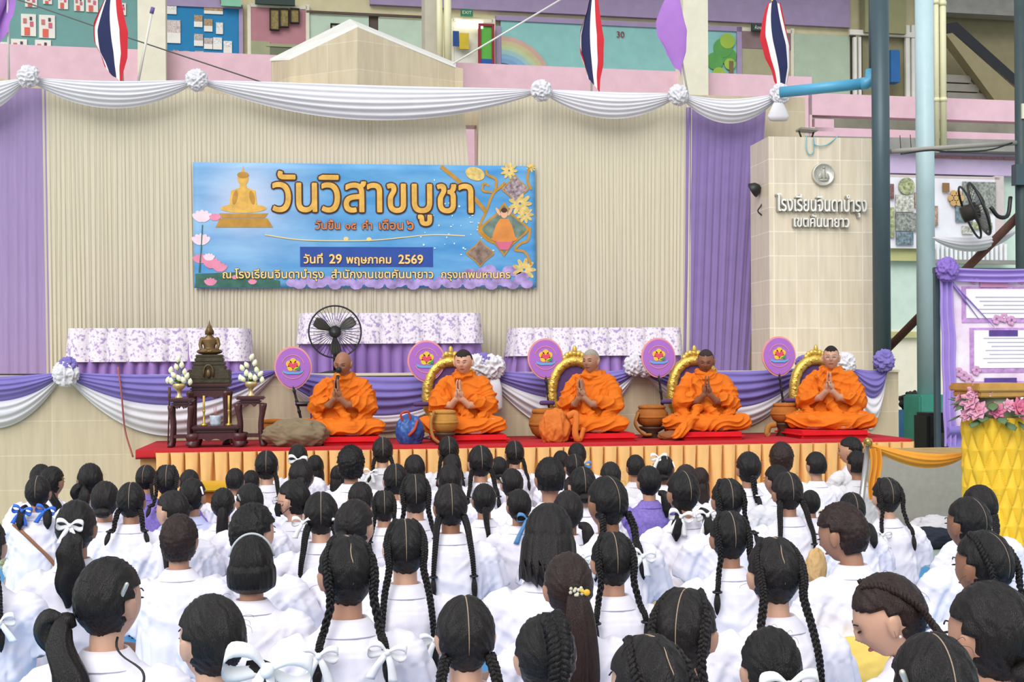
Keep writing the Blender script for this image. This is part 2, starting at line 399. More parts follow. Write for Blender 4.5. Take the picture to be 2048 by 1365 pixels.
# boards on the upper wall
YW = YU - .08
def wb(name, label, box, m, d=.05, dy=0, cat='notice board', frame=None, fw=6):
    a = P(box[0], box[3], YW + dy, KB); t = thing(name, label, cat, (a.x, a.y, a.z))
    def ch(o):
        o.parent = t; o.matrix_parent_inverse = Matrix.Translation(-Vector(t.location)); return o
    ch(slab(MB(), *box, YW + dy, KB, d).build('panel', m))
    if frame:
        x0, y0, x1, y1 = box; mb = MB()
        for b in [(x0 - fw, y0 - fw, x1 + fw, y0), (x0 - fw, y1, x1 + fw, y1 + fw), (x0 - fw, y0, x0, y1), (x1, y0, x1 + fw, y1)]: slab(mb, *b, YW + dy - .03, KB, d + .03)
        ch(mb.build('frame', frame))
    return t, ch
PHOTO = [mat('photo_' + n, c, .5, .45, 60) for n, c in (('a', 'b8aca4'), ('b', 'd8d8d4'), ('c', 'a98b6a'), ('d', 'c8b9b4'))]
t, ch = wb('notice_board', 'long teal notice board with children\'s drawings behind the striped flag', (-40, -60, 275, 128), mat('teal_felt', '74a09c', .95, .05), frame=mat('board_wood', '9a927c', .7, .1), fw=5)
for i, (x, y, w, h) in enumerate([(42, 28, 30, 44), (78, 30, 32, 46), (22, 78, 32, 38), (70, 80, 32, 40), (50, -8, 24, 22), (86, -8, 18, 16), (116, -14, 20, 32), (148, -6, 20, 28), (172, -10, 24, 34), (236, 6, 16, 24), (0, 84, 16, 30)]):
    o = ch(slab(MB(), x, y, x + w, y + h, YW - .02, KB, .015).build('drawing', PAPER))
    for (u, v, a, c) in [(.25, .3, .22, 'c97a7a'), (.7, .45, .22, 'd06a80'), (.4, .78, .35, 'd86a5a'), (.65, .2, .15, '5a4a52')]:
        q = slab(MB(), x + w * (u - a / 2), y + h * (v - a / 2), x + w * (u + a / 2), y + h * (v + a / 2), YW - .03, KB, .012).build('drawn_shape', mat('crayon_' + c, c, .8), o)
t, ch = wb('notice_board', 'blue notice board pinned with rows of small white photographs', (331, 14, 478, 150), mat('blue_felt', '2f7fb0', .95, .05), frame=LAV2, fw=8)
for (x, y, w, h) in [(388, 30, 17, 24), (408, 38, 17, 25), (432, 45, 14, 23), (388, 68, 18, 24), (408, 76, 17, 22), (426, 75, 18, 24), (447, 82, 17, 24), (390, 102, 17, 22), (409, 107, 18, 22), (429, 107, 18, 24), (450, 108, 17, 24), (331, 40, 30, 46), (346, 100, 12, 20), (366, 102, 13, 16), (408, 14, 38, 14), (331, 10, 22, 18)]:
    i = int(x + y); ch(slab(MB(), x, y, x + w, y + h * .55, YW - .02, KB, .015).build('photo', PHOTO[i % 4])); ch(slab(MB(), x, y + h * .55, x + w, y + h, YW - .02, KB, .015).build('photo_caption', PAPER))
# doorway with pink room
def room(name, box, m, dy=.9):
    x0, y0, x1, y1 = box
    o = kslab(name, [(x0 - 2, y0 - 7, x1 + 2, y0, -.1), (x0 - 7, y0 - 7, x0, y1, -.1), (x1, y0 - 7, x1 + 7, y1, -.1)], YU, CREAM, .12); return o
def hole(name, label, box, m, cat='doorway'):
    t, ch = wb(name, label, box, m, .01, .02, cat); return t, ch
room('door_1', (502, 16, 612, 175), PINK)
kslab('wall_classroom', [(502, 16, 612, 175, -.09)], YU, mat('rose_wall', 'b27f86', .85, .05), .02)
kslab('trim_6', [(502, 82, 540, 175, -.12), (532, 88, 612, 94, -.13)], YU, mat('sage_wall', '9c9f7f', .85, .06), .02)
kslab('trim_7', [(534, 92, 612, 175, -.115)], YU, mat('dim_green_wall', '71775f', .85, .08), .01)
for x, w in ((541, 16), (561, 15), (582, 15)):
    t, ch = wb('picture_frame', 'small dark framed picture on the rose classroom wall, ' + {541: 'first', 561: 'middle', 582: 'last'}[x] + ' of its row', (x, 18, x + w, 18 + (40, 34, 26)[(x - 541) // 20]), mat('picture_gilt', '8a7a4a', .6, .3, 30), .02, -.06, 'picture', frame=DARK, fw=2)
kslab('door_2', [(615, 30, 738, 190, -.06), (757, 37, 850, 190, -.06)], YU, PALEGREEN, .05)
kslab('trim_8', [(738, 28, 757, 190, -.03), (612, 26, 850, 31, -.1)], YU, mat('brown_post', '5b5048', .8, .1), .03)
t, ch = wb('notice', 'small framed notice on the pale green panel behind the gable', (664, 50, 700, 66), PAPER, .02, -.08, 'notice', frame=DARK, fw=3)
room('door_3', (908, 44, 984, 175), WHITEP)
kslab('wall_room', [(908, 44, 984, 175, -.09)], YU, mat('bright_room', 'dcdccf', .8, .05), .02)
LITM = mat('lit_tube', 'fff8e0', .4, 0, emit=2.2)
t, ch = wb('ceiling_light', 'lit fluorescent ceiling light seen through the upper doorway', (912, 40, 966, 56), LITM, .04, -.16, 'light')
t, ch = wb('poster', 'blue and yellow cut-out poster inside the lit upper doorway', (906, 62, 918, 92), mat('poster_blue', '2e4f86', .8), .02, -.13, 'poster')
ch(slab(MB(), 919, 66, 938, 98, YW - .13, KB, .02).build('yellow_half', mat('poster_yellow', 'cdb53c', .8)))
t, ch = wb('display_board', 'red framed display board with green and blue paper by the lit doorway', (962, 52, 984, 142), mat('poster_green', '5fb04a', .8), .02, -.15, 'display board', frame=mat('maroon_frame', '93303f', .7), fw=5)
ch(slab(MB(), 962, 118, 984, 143, YW - .17, KB, .02).build('blue_paper', mat('poster_navy', '2d5aa0', .8)))
t, ch = wb('exit_sign', 'small green exit sign above the lit doorway', (922, 18, 946, 32), mat('exit_green', '2f7a58', .5), .05, -.12, 'sign')
def on_wall_text(t, ch, s, box, m, Y):
    a = P((box[0] + box[2]) / 2, (box[1] + box[3]) / 2, Y, KB); w = (box[2] - box[0]) / scale_at(a)
    ch(text('lettering', s, m, None, width=w, at=a, rz=math.atan(KB)))
on_wall_text(t, ch, 'EXIT', (925, 20, 943, 30), PAPER, YW - .125)
t, ch = wb('room_sign', 'dark green room sign over the rose classroom doorway', (510, -8, 590, 9), DARKG, .05, -.12, 'sign')
t, ch = wb('room_sign', 'pale green hanging sign beside the blue notice board', (442, -10, 482, 12), mat('mint_sign', '86bfa0', .6), .05, -.14, 'sign')
t, ch = wb('room_sign', 'dark green room sign over the doorway behind the right-hand striped flag', (1504, 48, 1544, 62), DARKG, .05, -.14, 'sign')
on_wall_text(t, ch, 'ห้องเรียน', (1509, 51, 1539, 59), PAPER, YW - .145)
# mural board
t, ch = wb('mural_board', 'long aqua mural board with a rainbow, a tree and drawn children', (1002, 52, 1474, 196), mat('mural_aqua', '8fc4c0', .9, .05), frame=LAV2, fw=10)
cR = P(1003, 176, YW - .02, KB); sR = scale_at(cR)
for i, c in enumerate(['c9a79a', 'c5bb8e', 'b6c79c', '9cc0bd', '86aecb', '7d9fc6']):
    ch(arc(MB(), cR, (104 - i * 9 - 9) / sR, (104 - i * 9) / sR, .03, PI / 2, .012).build('rainbow_band', mat('rainbow_%d' % i, c, .9)))
ch(slab(MB(), 1003, 158, 1062, 176, YW - .03, KB, .012).build('painted_meadow', mat('meadow', 'b8c86c', .9)))
for (fx, fy, fr) in ((1127, 152, 16), (1357, 160, 13)):
    c = P(fx, fy, YW - .03, KB); r = fr / sR
    f = ch(disc(MB(), c, r, .012).build('drawn_face', mat('drawn_skin', 'e2c5b2', .9)))
    o = ch(arc(MB(), c + Vector((0, -.012, 0)), r * .55, r * 1.12, .1, PI - .1, .012).build('drawn_hair', mat('drawn_hair', '4a3a38', .9)))
    mb = MB()
    for sx in (-1, 1): disc(mb, c + Vector((sx * r * .4, -.014, -r * .15)), r * .13, .012, 8)
    ch(mb.build('drawn_eyes', DARK))
c = P(1026, 142, YW - .03, KB); mb = MB()
for a in range(6): disc(mb, c + Vector((.07 * math.cos(a * PI / 3), 0, .07 * math.sin(a * PI / 3))), .045, .012, 10)
ch(mb.build('drawn_flower', mat('flower_pale', 'c9d8d6', .9)))
c = P(1320, 166, YW - .03, KB); ch(MB().prism([(-.1, -.12), (.1, -.12), (.1, .05), (.15, .05), (0, .16), (-.15, .05), (-.1, .05)], (1, 0, 0), (0, 0, 1), c, (0, .012, 0)).build('drawn_house', mat('drawn_house', 'b99a6a', .9)))
mb = MB()
for (x, y, r) in ((1446, 96, 20), (1430, 122, 18), (1456, 112, 18)): disc(mb, P(x, y, YW - .03, KB), r / sR, .012)
ch(mb.build('drawn_tree_crown', mat('mural_green', '5f9e56', .9)))
mb = MB()
for (x, y, r) in ((1455, 82, 16), (1438, 148, 14), (1460, 128, 12)): disc(mb, P(x, y, YW - .04, KB), r / sR, .012)
ch(mb.build('drawn_leaves', mat('mural_lime', '9cba4e', .9)))
ch(slab(MB(), 1459, 122, 1467, 190, YW - .05, KB, .012).build('drawn_trunk', mat('mural_brown', '7a6a55', .9)))
o = ch(text('lettering', '30', mat('red_ink', '8a2c34', .8), None, width=16 / sR, at=P(1241, 69, YW - .02, KB), rz=math.atan(KB)))
# right part of the upper floor
room('door_4', (1482, 64, 1582, 205), OLIVE)
kslab('wall_sideroom', [(1482, 64, 1582, 205, -.09)], YU, mat('sideroom_wall', 'a9a486', .85, .06), .02)
kslab('trim_9', [(1482, 64, 1582, 98, -.1)], YU, mat('sideroom_band', '8a7475', .85, .1), .02)
kslab('door_5', [(1588, 70, 1700, 205, -.1)], YU, mat('door_green', 'aebfa8', .7, .05), .05)
kslab('trim_10', [(1700, 70, 1712, 205, -.05)], YU, mat('brown_post', '5b5048'), .03)
kslab('window_1', [(1708, 74, 1714, 205, -.2), (1718, 74, 1723, 205, -.2), (1812, 50, 1820, 205, -.2), (1824, 50, 1830, 205, -.2), (1700, 62, 1840, 72, -.22)], YU, WHITEP, .06)
kslab('wall_stairwell', [(1725, 72, 1812, 210, -.1), (1836, -60, 2200, 215, -.1)], YU, OLIVE, .05)
kslab('trim_11', [(1730, -60, 1812, 66, -.3)], YU, mat('olive_beam', '96956f', .85, .05), .2)
t, ch = wb('blue_box', 'blue box hanging behind the slate post upstairs', (1782, 100, 1800, 164), mat('deep_blue', '2b64a0', .5), .2, -.4, 'box')
def quad3(mb, pts, d):
    n = len(pts); d = Vector(d); vs = list(pts) + [p + d for p in pts]
    return mb.add(vs, [tuple(range(n)), tuple(range(2 * n - 1, n - 1, -1))] + [(i, i + n, (i + 1) % n + n, (i + 1) % n) for i in range(n)], False)
stc = thing('staircase', 'concrete staircase with dark sloping banister behind the pink balcony', 'staircase', tuple(P(1950, 200, YU - .6, KB)))
def sch(o): o.parent = stc; o.matrix_parent_inverse = Matrix.Translation(-Vector(stc.location)); return o
Ys = YU - .9
sch(quad3(MB(), [P(1890, 48, Ys, KB), P(1914, 44, Ys, KB), P(2045, 162, Ys, KB), P(2045, 190, Ys, KB), P(1905, 66, Ys, KB), P(1890, 68, Ys, KB)], (0, .1, 0)).build('banister', mat('dark_stringer', '26282c', .6)))
sch(quad3(MB(), [P(1890, 66, Ys, KB), P(1910, 66, Ys, KB), P(2045, 186, Ys, KB), P(2045, 215, Ys, KB), P(2000, 215, Ys, KB)], (0, .25, 0)).build('stringer', mat('stair_plaster', '8b8264', .9)))
for (x0, x1, y) in ((1892, 1942, 150), (1890, 1958, 168), (1895, 1976, 186)): sch(slab(MB(), x0, y, x1, y + 15, Ys + .2, KB, .3).build('step', mat('stair_tread', '87837a', .8)))
kslab('trim_12', [(1890, -60, 2100, 30, -.6)], YU, GREYC, .3)
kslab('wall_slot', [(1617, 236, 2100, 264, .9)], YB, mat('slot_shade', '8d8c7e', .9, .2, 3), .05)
# ---------------------------------------------------------------- ground floor on the right
kslab('wall_right', [(1625, 345, 2120, 690, .1)], YB, mat('mint_wall', 'c4d8cd', .8, .05), .15)
kslab('wall_far', [(1600, 660, 2200, 860, .08)], YB, mat('ivory_wall', 'e8e2cf', .8, .04), .15)
kslab('trim_13', [(1778, 495, 1845, 522, -.02), (1778, 664, 1842, 676, 0)], YB, mat('straw_band', 'b9b884', .8, .06), .06)
kslab('trim_14', [(1778, 352, 2000, 357, -.1), (1990, 352, 2008, 505, -.1)], YB, mat('board_edge', 'c9bcbc', .6), .06)
mb = MB()
for i in range(16): slab(mb, 1874 + i * 9, 488, 1879 + i * 9, 521, YB - .15, KB, .05)
o = mb.build('fence_panel', mat('white_sheet', 'e2e4e8', .5)); tag(o, 'white ribbed metal fence panel below the photo board', 'fence')
kslab('trim_15', [(1868, 520, 2040, 528, -.2)], YB, GREYC, .08)
# photo board
def pb(px, py): return P(px, py, YB - .12, KB)
base = pb(1780, 500)
t = thing('photo_board', 'white school photo board with round and square pictures behind posts', 'notice board', tuple(base))
def pch(o): o.parent = t; o.matrix_parent_inverse = Matrix.Translation(-base); return o
pch(slab(MB(), 1778, 357, 1990, 498, YB - .1, KB, .03).build('panel', mat('board_white', 'e4e3ec', .6, .04)))
COL = [mat('collage_%d' % i, c, .6, .55, 26) for i, c in enumerate(('8b8f8a', 'a58a7a', '6f7f8a', '9aa07a', '7d5b5b', 'b9b9b0'))]
sP = scale_at(base)
for (x, y, r, m) in ((1812, 373, 17, 3),): pch(disc(MB(), pb(x, y) + Vector((0, -.03, 0)), r / sP, .02).build('round_photo', COL[m]))
for (x, y, w, h, m) in ((1780, 368, 8, 30, 4), (1792, 390, 36, 34, 5), (1792, 426, 44, 36, 0), (1793, 464, 34, 26, 2), (1780, 415, 9, 60, 3), (1912, 410, 34, 34, 2), (1926, 364, 66, 60, 0), (1925, 452, 22, 16, 5), (1868, 412, 8, 40, 1), (1830, 385, 8, 30, 1), (1945, 445, 40, 14, 3)):
    pch(slab(MB(), x, y, x + w, y + h, YB - .14, KB, .02).build('photo', COL[m]))
mb = MB()
for a in range(7): disc(mb, pb(1910, 397) + Vector((0 if a == 6 else 11 / sP * math.cos(a * PI / 3), -.04, 0 if a == 6 else 11 / sP * math.sin(a * PI / 3))), 6.5 / sP, .02, 10)
pch(mb.build('flower_of_circles', mat('ochre_print', 'c3a06a', .7)))
pch(slab(MB(), 1886, 366, 1899, 384, YB - .15, KB, .02).build('brown_tag', mat('brown_print', '8a6a45', .7)))
# posts
t, r = vpipe(1764, 35, -70, 700, 12.75, POLE_DK, 'steel_post', 'thick slate grey steel post standing against the cream sign pillar', 'post', zmin=ZST, n=24)
t, r = vpipe(1744, 12, -70, 172, 12.95, POLE_DK, 'steel_pipe', 'slim dark pipe rising behind the slate post from the blue pipe elbow', 'pipe')
t, r = vpipe(1853, 36, -70, 790, 13.6, POLE_LT, 'steel_post', 'pale aqua round post standing on a teal concrete block', 'post', n=24, collars=())
pb2 = P(1853, 790, 13.6); zt = pb2.z
o = MB().box((0, 0, zt / 2), (.40, .42, zt), bev=.02).build('plinth', TEAL, t); o.location = (0.02, 0, -zt)
ct = [c for c in t.children if c.name.startswith('shaft')][0]
t, r = vpipe(2044, 24, -70, 560, 13.0, mat('slate_dark', '3c4a4c', .5, .08), 'steel_post', 'dark grey post at the edge behind the lavender poster frame', 'post', zmin=0, n=20)
MB().box((.0, -r, P(2040, 225, 13).z), (.06, .03, .16)).build('switch_box', CREAM, t)
MB().box((-.06, -.06, P(2030, 352, 13).z), (.12, .1, .22)).build('junction_box', POLE_DK, t)
# blue pipe
a, b, c = P(1560, 185, 13.4), P(1722, 168, 12.98), P(1742, 158, 12.95)
t = thing('water_pipe', 'bright blue plastic pipe running from the white swag end to the slate post', 'pipe', tuple(a))
o = MB().tube([(0, 0, 0), b - a], .058, 18).build('run', PIPE_BL, t)
MB().tube([b - a, (b - a) * 1.06, P(1742, 162, 12.95) - a, P(1744, 140, 12.95) - a], .066, 18).build('elbow', PIPE_BL, t)
# conduit between posts, brown brace
a, b = P(1781, 303, 12.8), P(2034, 286, 13.0)
t = thing('conduit', 'grey cable conduit slung between the slate and the edge post', 'conduit', tuple(a))
MB().tube([(0, 0, 0), b - a], .026, 10).build('tube', mat('conduit_grey', '9a968f', .6), t)
MB().tube(cr_path([(.1, -.03, -.03), (b - a) * .3 + Vector((0, -.03, -.02)), (b - a) * .45 + Vector((0, -.03, -.05)), (b - a) * .75 + Vector((0, -.03, -.06)), (b - a) * .95 + Vector((0, -.03, 0))], 20), .009, 6).build('cable', BLACKP, t)
for u in (.08, .16): MB().tube([(b - a) * u, (b - a) * u + Vector((-.01, 0, .16))], .004, 5).build('wire', BLACKP, t)
a, b = P(1735, 739, 14.7), P(2037, 432, 13.12)
tag(MB().tube([a, b], .05, 8).build('steel_brace', RUST), 'rusty brown diagonal brace passing behind the aqua post', 'brace')
# small things at the right
def blob(name, label, cat, c, r, m, seed, amp=.25, freq=6, sub=4, group=None):
    bm = bmesh.new(); bmesh.ops.create_icosphere(bm, subdivisions=sub, radius=1)
    for v in bm.verts:
        n = noise.fractal(v.co * freq * .35 + Vector((seed, 0, 0)), 1.0, 2.0, 4); q = 1 + amp * n
        v.co = Vector((v.co.x * r[0] * q, v.co.y * r[1] * q, max(v.co.z * r[2] * q, -r[2] * .8)))
    me = bpy.data.meshes.new(name); bm.to_mesh(me); bm.free(); me.polygons.foreach_set('use_smooth', [True] * len(me.polygons))
    me.materials.append(m); o = finish(bpy.data.objects.new(name, me)); o.location = c; return tag(o, label, cat, group)
c = P(1825, 805, 14.4); blob('black_bag', 'black bag on a ledge between stage end and aqua post', 'bag', c, (.16, .12, .12), BLACKP, 3, .35)
MB().box((P(1815, 870, 14.4).x, 14.4, (c.z - .09) / 2), (.5, .3, c.z - .09)).build('crate', mat('crate_blue', '4a7fae', .6)); tag(bpy.data.objects['crate'], 'blue plastic crate beside the teal concrete block', 'crate')
mb = MB(); a = P(1868, 850, 12.6); mb.box((a.x, 12.6, .42), (.42, .34, .84), bev=.03)
t = thing('loudspeaker', 'black loudspeaker box in front of the teal block beside the lavender poster', 'loudspeaker', (a.x, 12.6, 0)); o = MB().box((0, 0, .45), (.30, .34, .9), bev=.03).build('cabinet', BLACKP, t)
MB().lathe([(.0, 0), (.09, .002), (.1, .02), (.1, .03)], 20, T=Matrix.Translation((0, -.17, .6)) @ Matrix.Rotation(PI / 2, 4, 'X')).build('speaker_cone', mat('cone_grey', '3a3d40', .6), t)
MB().box((0, -.172, .25), (.2, .01, .2)).build('grille', mat('cone_grey', '3a3d40'), t)
# ---------------------------------------------------------------- cloth of the stage
SHEER = cloth('cream_sheer', 'd2cab4', .9, .05, alpha=.94, stretch=(30, 30, 1), scale=3, bump=.12, bscale=12)
PURP = cloth('lilac_cloth', '9c88b2', .8, .05, stretch=(20, 20, 1), scale=3); PURP2 = cloth('violet_cloth', '7f74b8', .75, .06)
WHITE_CL = cloth('white_satin', 'd9d8de', .55, .03, bump=.06, bscale=30)
PURPS = cloth('lilac_sheer', '8d79b2', .8, .05, alpha=.9)
def curtain(name, label, x0, x1, yt, yb, Y, m, folds, amp=.05, seed=0, lean=(0, 0), group='curtains on the stage backdrop', cat='curtain', NX=None):
    N = NX or int(folds * 10); R = 14; rows = []
    for i in range(R + 1):
        v = i / R; r = []
        for j in range(N + 1):
            u = j / N
            px = (x0 + (x1 - x0) * u) * (1 - v) + (x0 + lean[0] + (x1 + lean[1] - x0 - lean[0]) * u) * v
            p = P(px, (yt[0] + (yt[1] - yt[0]) * u) * (1 - v) + yb * v, Y)
            w = noise.noise(Vector((u * folds * .35 + seed, v * .6, seed * 3.1))) * 2.2
            f = math.sin(2 * PI * folds * u + w * 2.0) + .45 * math.sin(2 * PI * folds * 2.3 * u + seed + w)
            p.y -= amp * (.35 + .65 * v) * (.6 + .5 * f); r.append(p)
        rows.append(r)
    o = MB().grid(rows).build(name, m); return tag(o, label, cat, group)
for i, (n, a, b, yt, m, f, lab, ln) in enumerate([
    ('purple_curtain', -70, 98, (170, 178), PURP, 5, 'flat lilac curtain at the outer end beyond the first white bow', (0, 6)),
    ('sheer_curtain', 84, 245, (172, 178), SHEER, 11, 'cream sheer curtain panel next to the flat lilac curtain', (10, 6)),
    ('sheer_curtain', 238, 400, (176, 180), SHEER, 12, 'cream sheer curtain panel just before the banner\'s statue end', (5, 12)),
    ('sheer_curtain', 392, 560, (182, 205), SHEER, 13, 'cream sheer curtain panel behind the gold statue on the banner', (4, 0)),
    ('sheer_curtain', 555, 745, (205, 220), SHEER, 15, 'cream sheer curtain panel behind the big banner lettering', (4, 4)),
    ('sheer_curtain', 738, 928, (220, 215), SHEER, 14, 'cream sheer curtain panel ending at the bright gap in the drapes', (0, 46)),
    ('sheer_curtain', 957, 1110, (215, 185), SHEER, 12, 'cream sheer curtain panel between the bright gap and the banner edge', (-6, 2)),
    ('sheer_curtain', 1090, 1240, (188, 225), SHEER, 13, 'cream sheer curtain panel just past the flowered end of the banner', (2, 2)),
    ('sheer_curtain', 1232, 1384, (225, 195), SHEER, 12, 'cream sheer curtain panel touching the deep violet curtain', (2, -4)),
    ('purple_curtain', 1372, 1532, (215, 215), PURPS, 6, 'deep violet sheer curtain beside the cream sign pillar', (-10, -36))]):
    curtain(n, lab, a, b, yt, 748, YCUR, m, f * 1.5, .020 if m is not PURP else .010, i * 1.7, ln)
def swag(name, label, a, b, st, sb, m, Y, folds=5, bulge=.10, seed=0, skew=.5, group=None, cat='swag', front=0.0, pinch=.12):
    p0, p1 = P(a[0], a[1], Y), P(b[0], b[1], Y); NU, NV = 40, 36; rows = []
    for i in range(NV + 1):
        v = i / NV; r = []
        for j in range(NU + 1):
            u = j / NU; e = math.log(.5) / math.log(skew); uu = u ** e; s = 4 * uu * (1 - uu)
            p = p0.lerp(p1, u); open_ = pinch + (1 - pinch) * s ** .5
            p.z -= (st + (sb - st) * v) * s + .05 * (v - .5) * (1 - s) * open_
            rip = math.sin(2 * PI * folds * v + 1.5 * noise.noise(Vector((u * 2.2 + seed, v * 2, seed)))) * .5 + .5
            p.y -= front + bulge * open_ * math.sin(PI * (.15 + .8 * v)) + .020 * rip * open_ * (sb - st) / .4 * (1.2 + noise.noise(Vector((seed, v * 5, u))))
            r.append(p)
        rows.append(r)
    o = MB().grid(rows).build(name, m); return tag(o, label, cat, group)
def rosette(name, label, px, py, Y, r, m, seed, group, flat=.6, parent=None):
    c = P(px, py, Y) if not isinstance(px, Vector) else px
    bm = bmesh.new(); bmesh.ops.create_icosphere(bm, subdivisions=5, radius=1)
    for v in bm.verts:
        d = v.co.copy(); q = (1 - 2.2 * abs(noise.noise(d * 2.2 + Vector((seed, 1, 2))))) + .35 * (1 - 2 * abs(noise.noise(d * 5 + Vector((seed, 5, 1)))))
        k = r * (.70 + .32 * q); v.co = Vector((d.x * k, d.y * k * flat, d.z * k))
    me = bpy.data.meshes.new(name); bm.to_mesh(me); bm.free(); me.polygons.foreach_set('use_smooth', [True] * len(me.polygons)); me.materials.append(m)
    o = finish(bpy.data.objects.new(name, me), parent); o.location = c
    return tag(o, label, 'fabric flower', group) if parent is None else o
YSW = 14.1; g = 'white swags along the top of the backdrop'
for a, b, st, sb, sd, lab in [((-190, 160), (57, 158), .05, .40, 1, 'white swag running off the picture above the flat lilac curtain'),
    ((57, 158), (393, 163), .02, .30, 2, 'white swag hanging between the first two white bows below the striped flag'),
    ((393, 163), (1083, 182), .0, .37, 3, 'longest white swag hanging under the tiled gable'),
    ((1083, 182), (1357, 190), .0, .29, 4, 'white swag below the middle striped flag'),
    ((1357, 190), (1562, 188), .06, .33, 5, 'greyish white swag across the top of the deep violet curtain')]:
    swag('white_swag', lab, a, b, st, sb, WHITE_CL, YSW, 6, .09, sd, .5, g)
g = 'white fabric flowers on the top swags'
for i, (x, y, lab) in enumerate([(57, 153, 'white fabric flower above the flat lilac curtain'), (393, 160, 'white fabric flower left of the tiled gable'), (1083, 181, 'white fabric flower just before the middle striped flag'), (1357, 190, 'white fabric flower under the lilac flag'), (1560, 188, 'white knotted flower with a hanging tail next to the blue pipe')]):
    o = rosette('fabric_flower', lab, x, y, YSW - .12, .115, WHITE_CL, i * 3.3, g)
    if i == 4:
        q = MB(); q.oval([(0, .02, .02, 0), (-.1, .07, .04, 0), (-.22, .13, .05, .0), (-.27, .1, .04, 0)], 24); q = q.build('tail', WHITE_CL, o); q.location = (-.02, 0, -.03)
# stage front swags
gp, gw = 'violet swags on the stage front', 'white swags on the stage front'
for i, (a, b, s1, s2, sk, la) in enumerate([((-190, 750), (128, 748), .25, .42, .55, 'at the outer end of the stage'), ((128, 748), (556, 742), .30, .50, .5, 'behind the dark wooden altar tables'),
    ((556, 748), (962, 752), .40, .46, .5, 'behind the chanting person with the microphone'), ((962, 745), (1275, 740), .27, .5, .55, 'behind the grey-haired person'),
    ((1275, 740), (1612, 738), .38, .5, .55, 'behind the person with the lowered head'), ((1692, 740), (1770, 735), .30, .52, .6, 'at the stage corner beside the person with glasses')]):
    swag('violet_swag', 'violet swag ' + la, a, b, .02, s1 * 1.08, PURP2, YF - .01, 5, .10, i * 2.1, sk, gp, front=.035)
    swag('white_swag', 'white swag under the violet one ' + la, a, b, s1 * .80, s2 * 1.16, WHITE_CL, YF - .01, 4, .10, i * 1.3 + 7, sk, gw)
g = 'fabric flowers on the stage front'
for i, (x, y, r, m, lab) in enumerate([(132, 748, .115, WHITE_CL, 'white fabric flower on the stage edge with a violet flower above it'), (136, 733, .085, PURP2, 'violet fabric flower on the stage edge near the outer flowered table'),
    (953, 733, .11, WHITE_CL, 'white fabric flower beside the shoulder of the pale young person'), (985, 735, .12, WHITE_CL, 'large white fabric flower with a hanging white tail'), (968, 722, .075, PURP2, 'violet fabric flower between two white ones on the stage edge'),
    (1268, 732, .10, WHITE_CL, 'white fabric flower next to the fourth purple hand fan'), (1290, 738, .08, WHITE_CL, 'small white fabric flower half behind the fourth purple hand fan'),
    (1607, 728, .08, PURP2, 'violet fabric flower between the last hand fan and the person with glasses'), (1690, 728, .11, WHITE_CL, 'white fabric flower behind the shoulder of the person with glasses'), (1768, 722, .11, PURP2, 'violet fabric flower on the corner of the stage below the slate post')]):
    o = rosette('fabric_flower', lab, x, y, YF - .16, r, m, i * 2.7 + 20, g)
    if i == 3:
        for nm, dx, w, h, mm in (('white_tail', .02, .075, .36, WHITE_CL), ('violet_tail', -.14, .05, .26, PURP2)):
            q = MB(); q.oval([(0, .03, .02, 0), (-h * .4, w * .9, .03, 0), (-h * .9, w, .04, 0), (-h, w * .7, .03, 0)], 24); q = q.build(nm, mm, o); q.location = (dx, 0, -.05)
# ---------------------------------------------------------------- skirted tables
def floral():
    m = cloth('floral_cloth', 'dcd4e4', .85)
    def build(nt, co):
        n = nt.nodes.new('ShaderNodeTexNoise'); n.inputs['Scale'].default_value = 26; n.inputs['Detail'].default_value = 2; nt.links.new(co, n.inputs[0])
        r = nt.nodes.new('ShaderNodeValToRGB'); e = r.color_ramp.elements; e[0].position = .36; e[0].color = lin('ab97c4'); e[1].position = .46; e[1].color = lin('ddd6e2')
        x = e.new(.62); x.color = lin('e6e0e8'); x = e.new(.68); x.color = lin('c4b0d0'); nt.links.new(n.outputs['Fac'], r.inputs[0]); return r.outputs[0]
    return ramp_over(m, build)
FLORAL = floral(); SKIRT_P = cloth('purple_satin', '9273b4', .5, .05)
def pleat_rows(path, z0, z1, folds, amp0, amp1, sharp=1.0, seed=0, per=12, R=8):
    """a pleated strip along a polyline path of (x, y) seen from -y; z0 top to z1 bottom"""
    L = [0]
    for a, b in zip(path, path[1:]): L.append(L[-1] + math.dist(a, b))
    N = int(folds * per); rows = []
    for i in range(R + 1):
        v = i / R; r = []
        for j in range(N + 1):
            s = L[-1] * j / N; k = max(q for q in range(len(path) - 1) if L[q] <= s + 1e-9); t = (s - L[k]) / (L[k + 1] - L[k])
            (x0, y0), (x1, y1) = path[k], path[k + 1]; l = math.dist(path[k], path[k + 1]); nx, ny = (y1 - y0) / l, -(x1 - x0) / l
            u = folds * j / N; ph = u + .18 * noise.noise(Vector((u * .8, v * .7, seed)))
            w = abs(math.sin(PI * ph)) ** sharp; a = (amp0 + (amp1 - amp0) * v ** 1.2) * (1 + .35 * noise.noise(Vector((u * .7, seed, 3))))
            r.append(Vector((x0 + (x1 - x0) * t + nx * a * w, y0 + (y1 - y0) * t + ny * a * w, z0 + (z1 - z0) * v)))
        rows.append(r)
    return rows
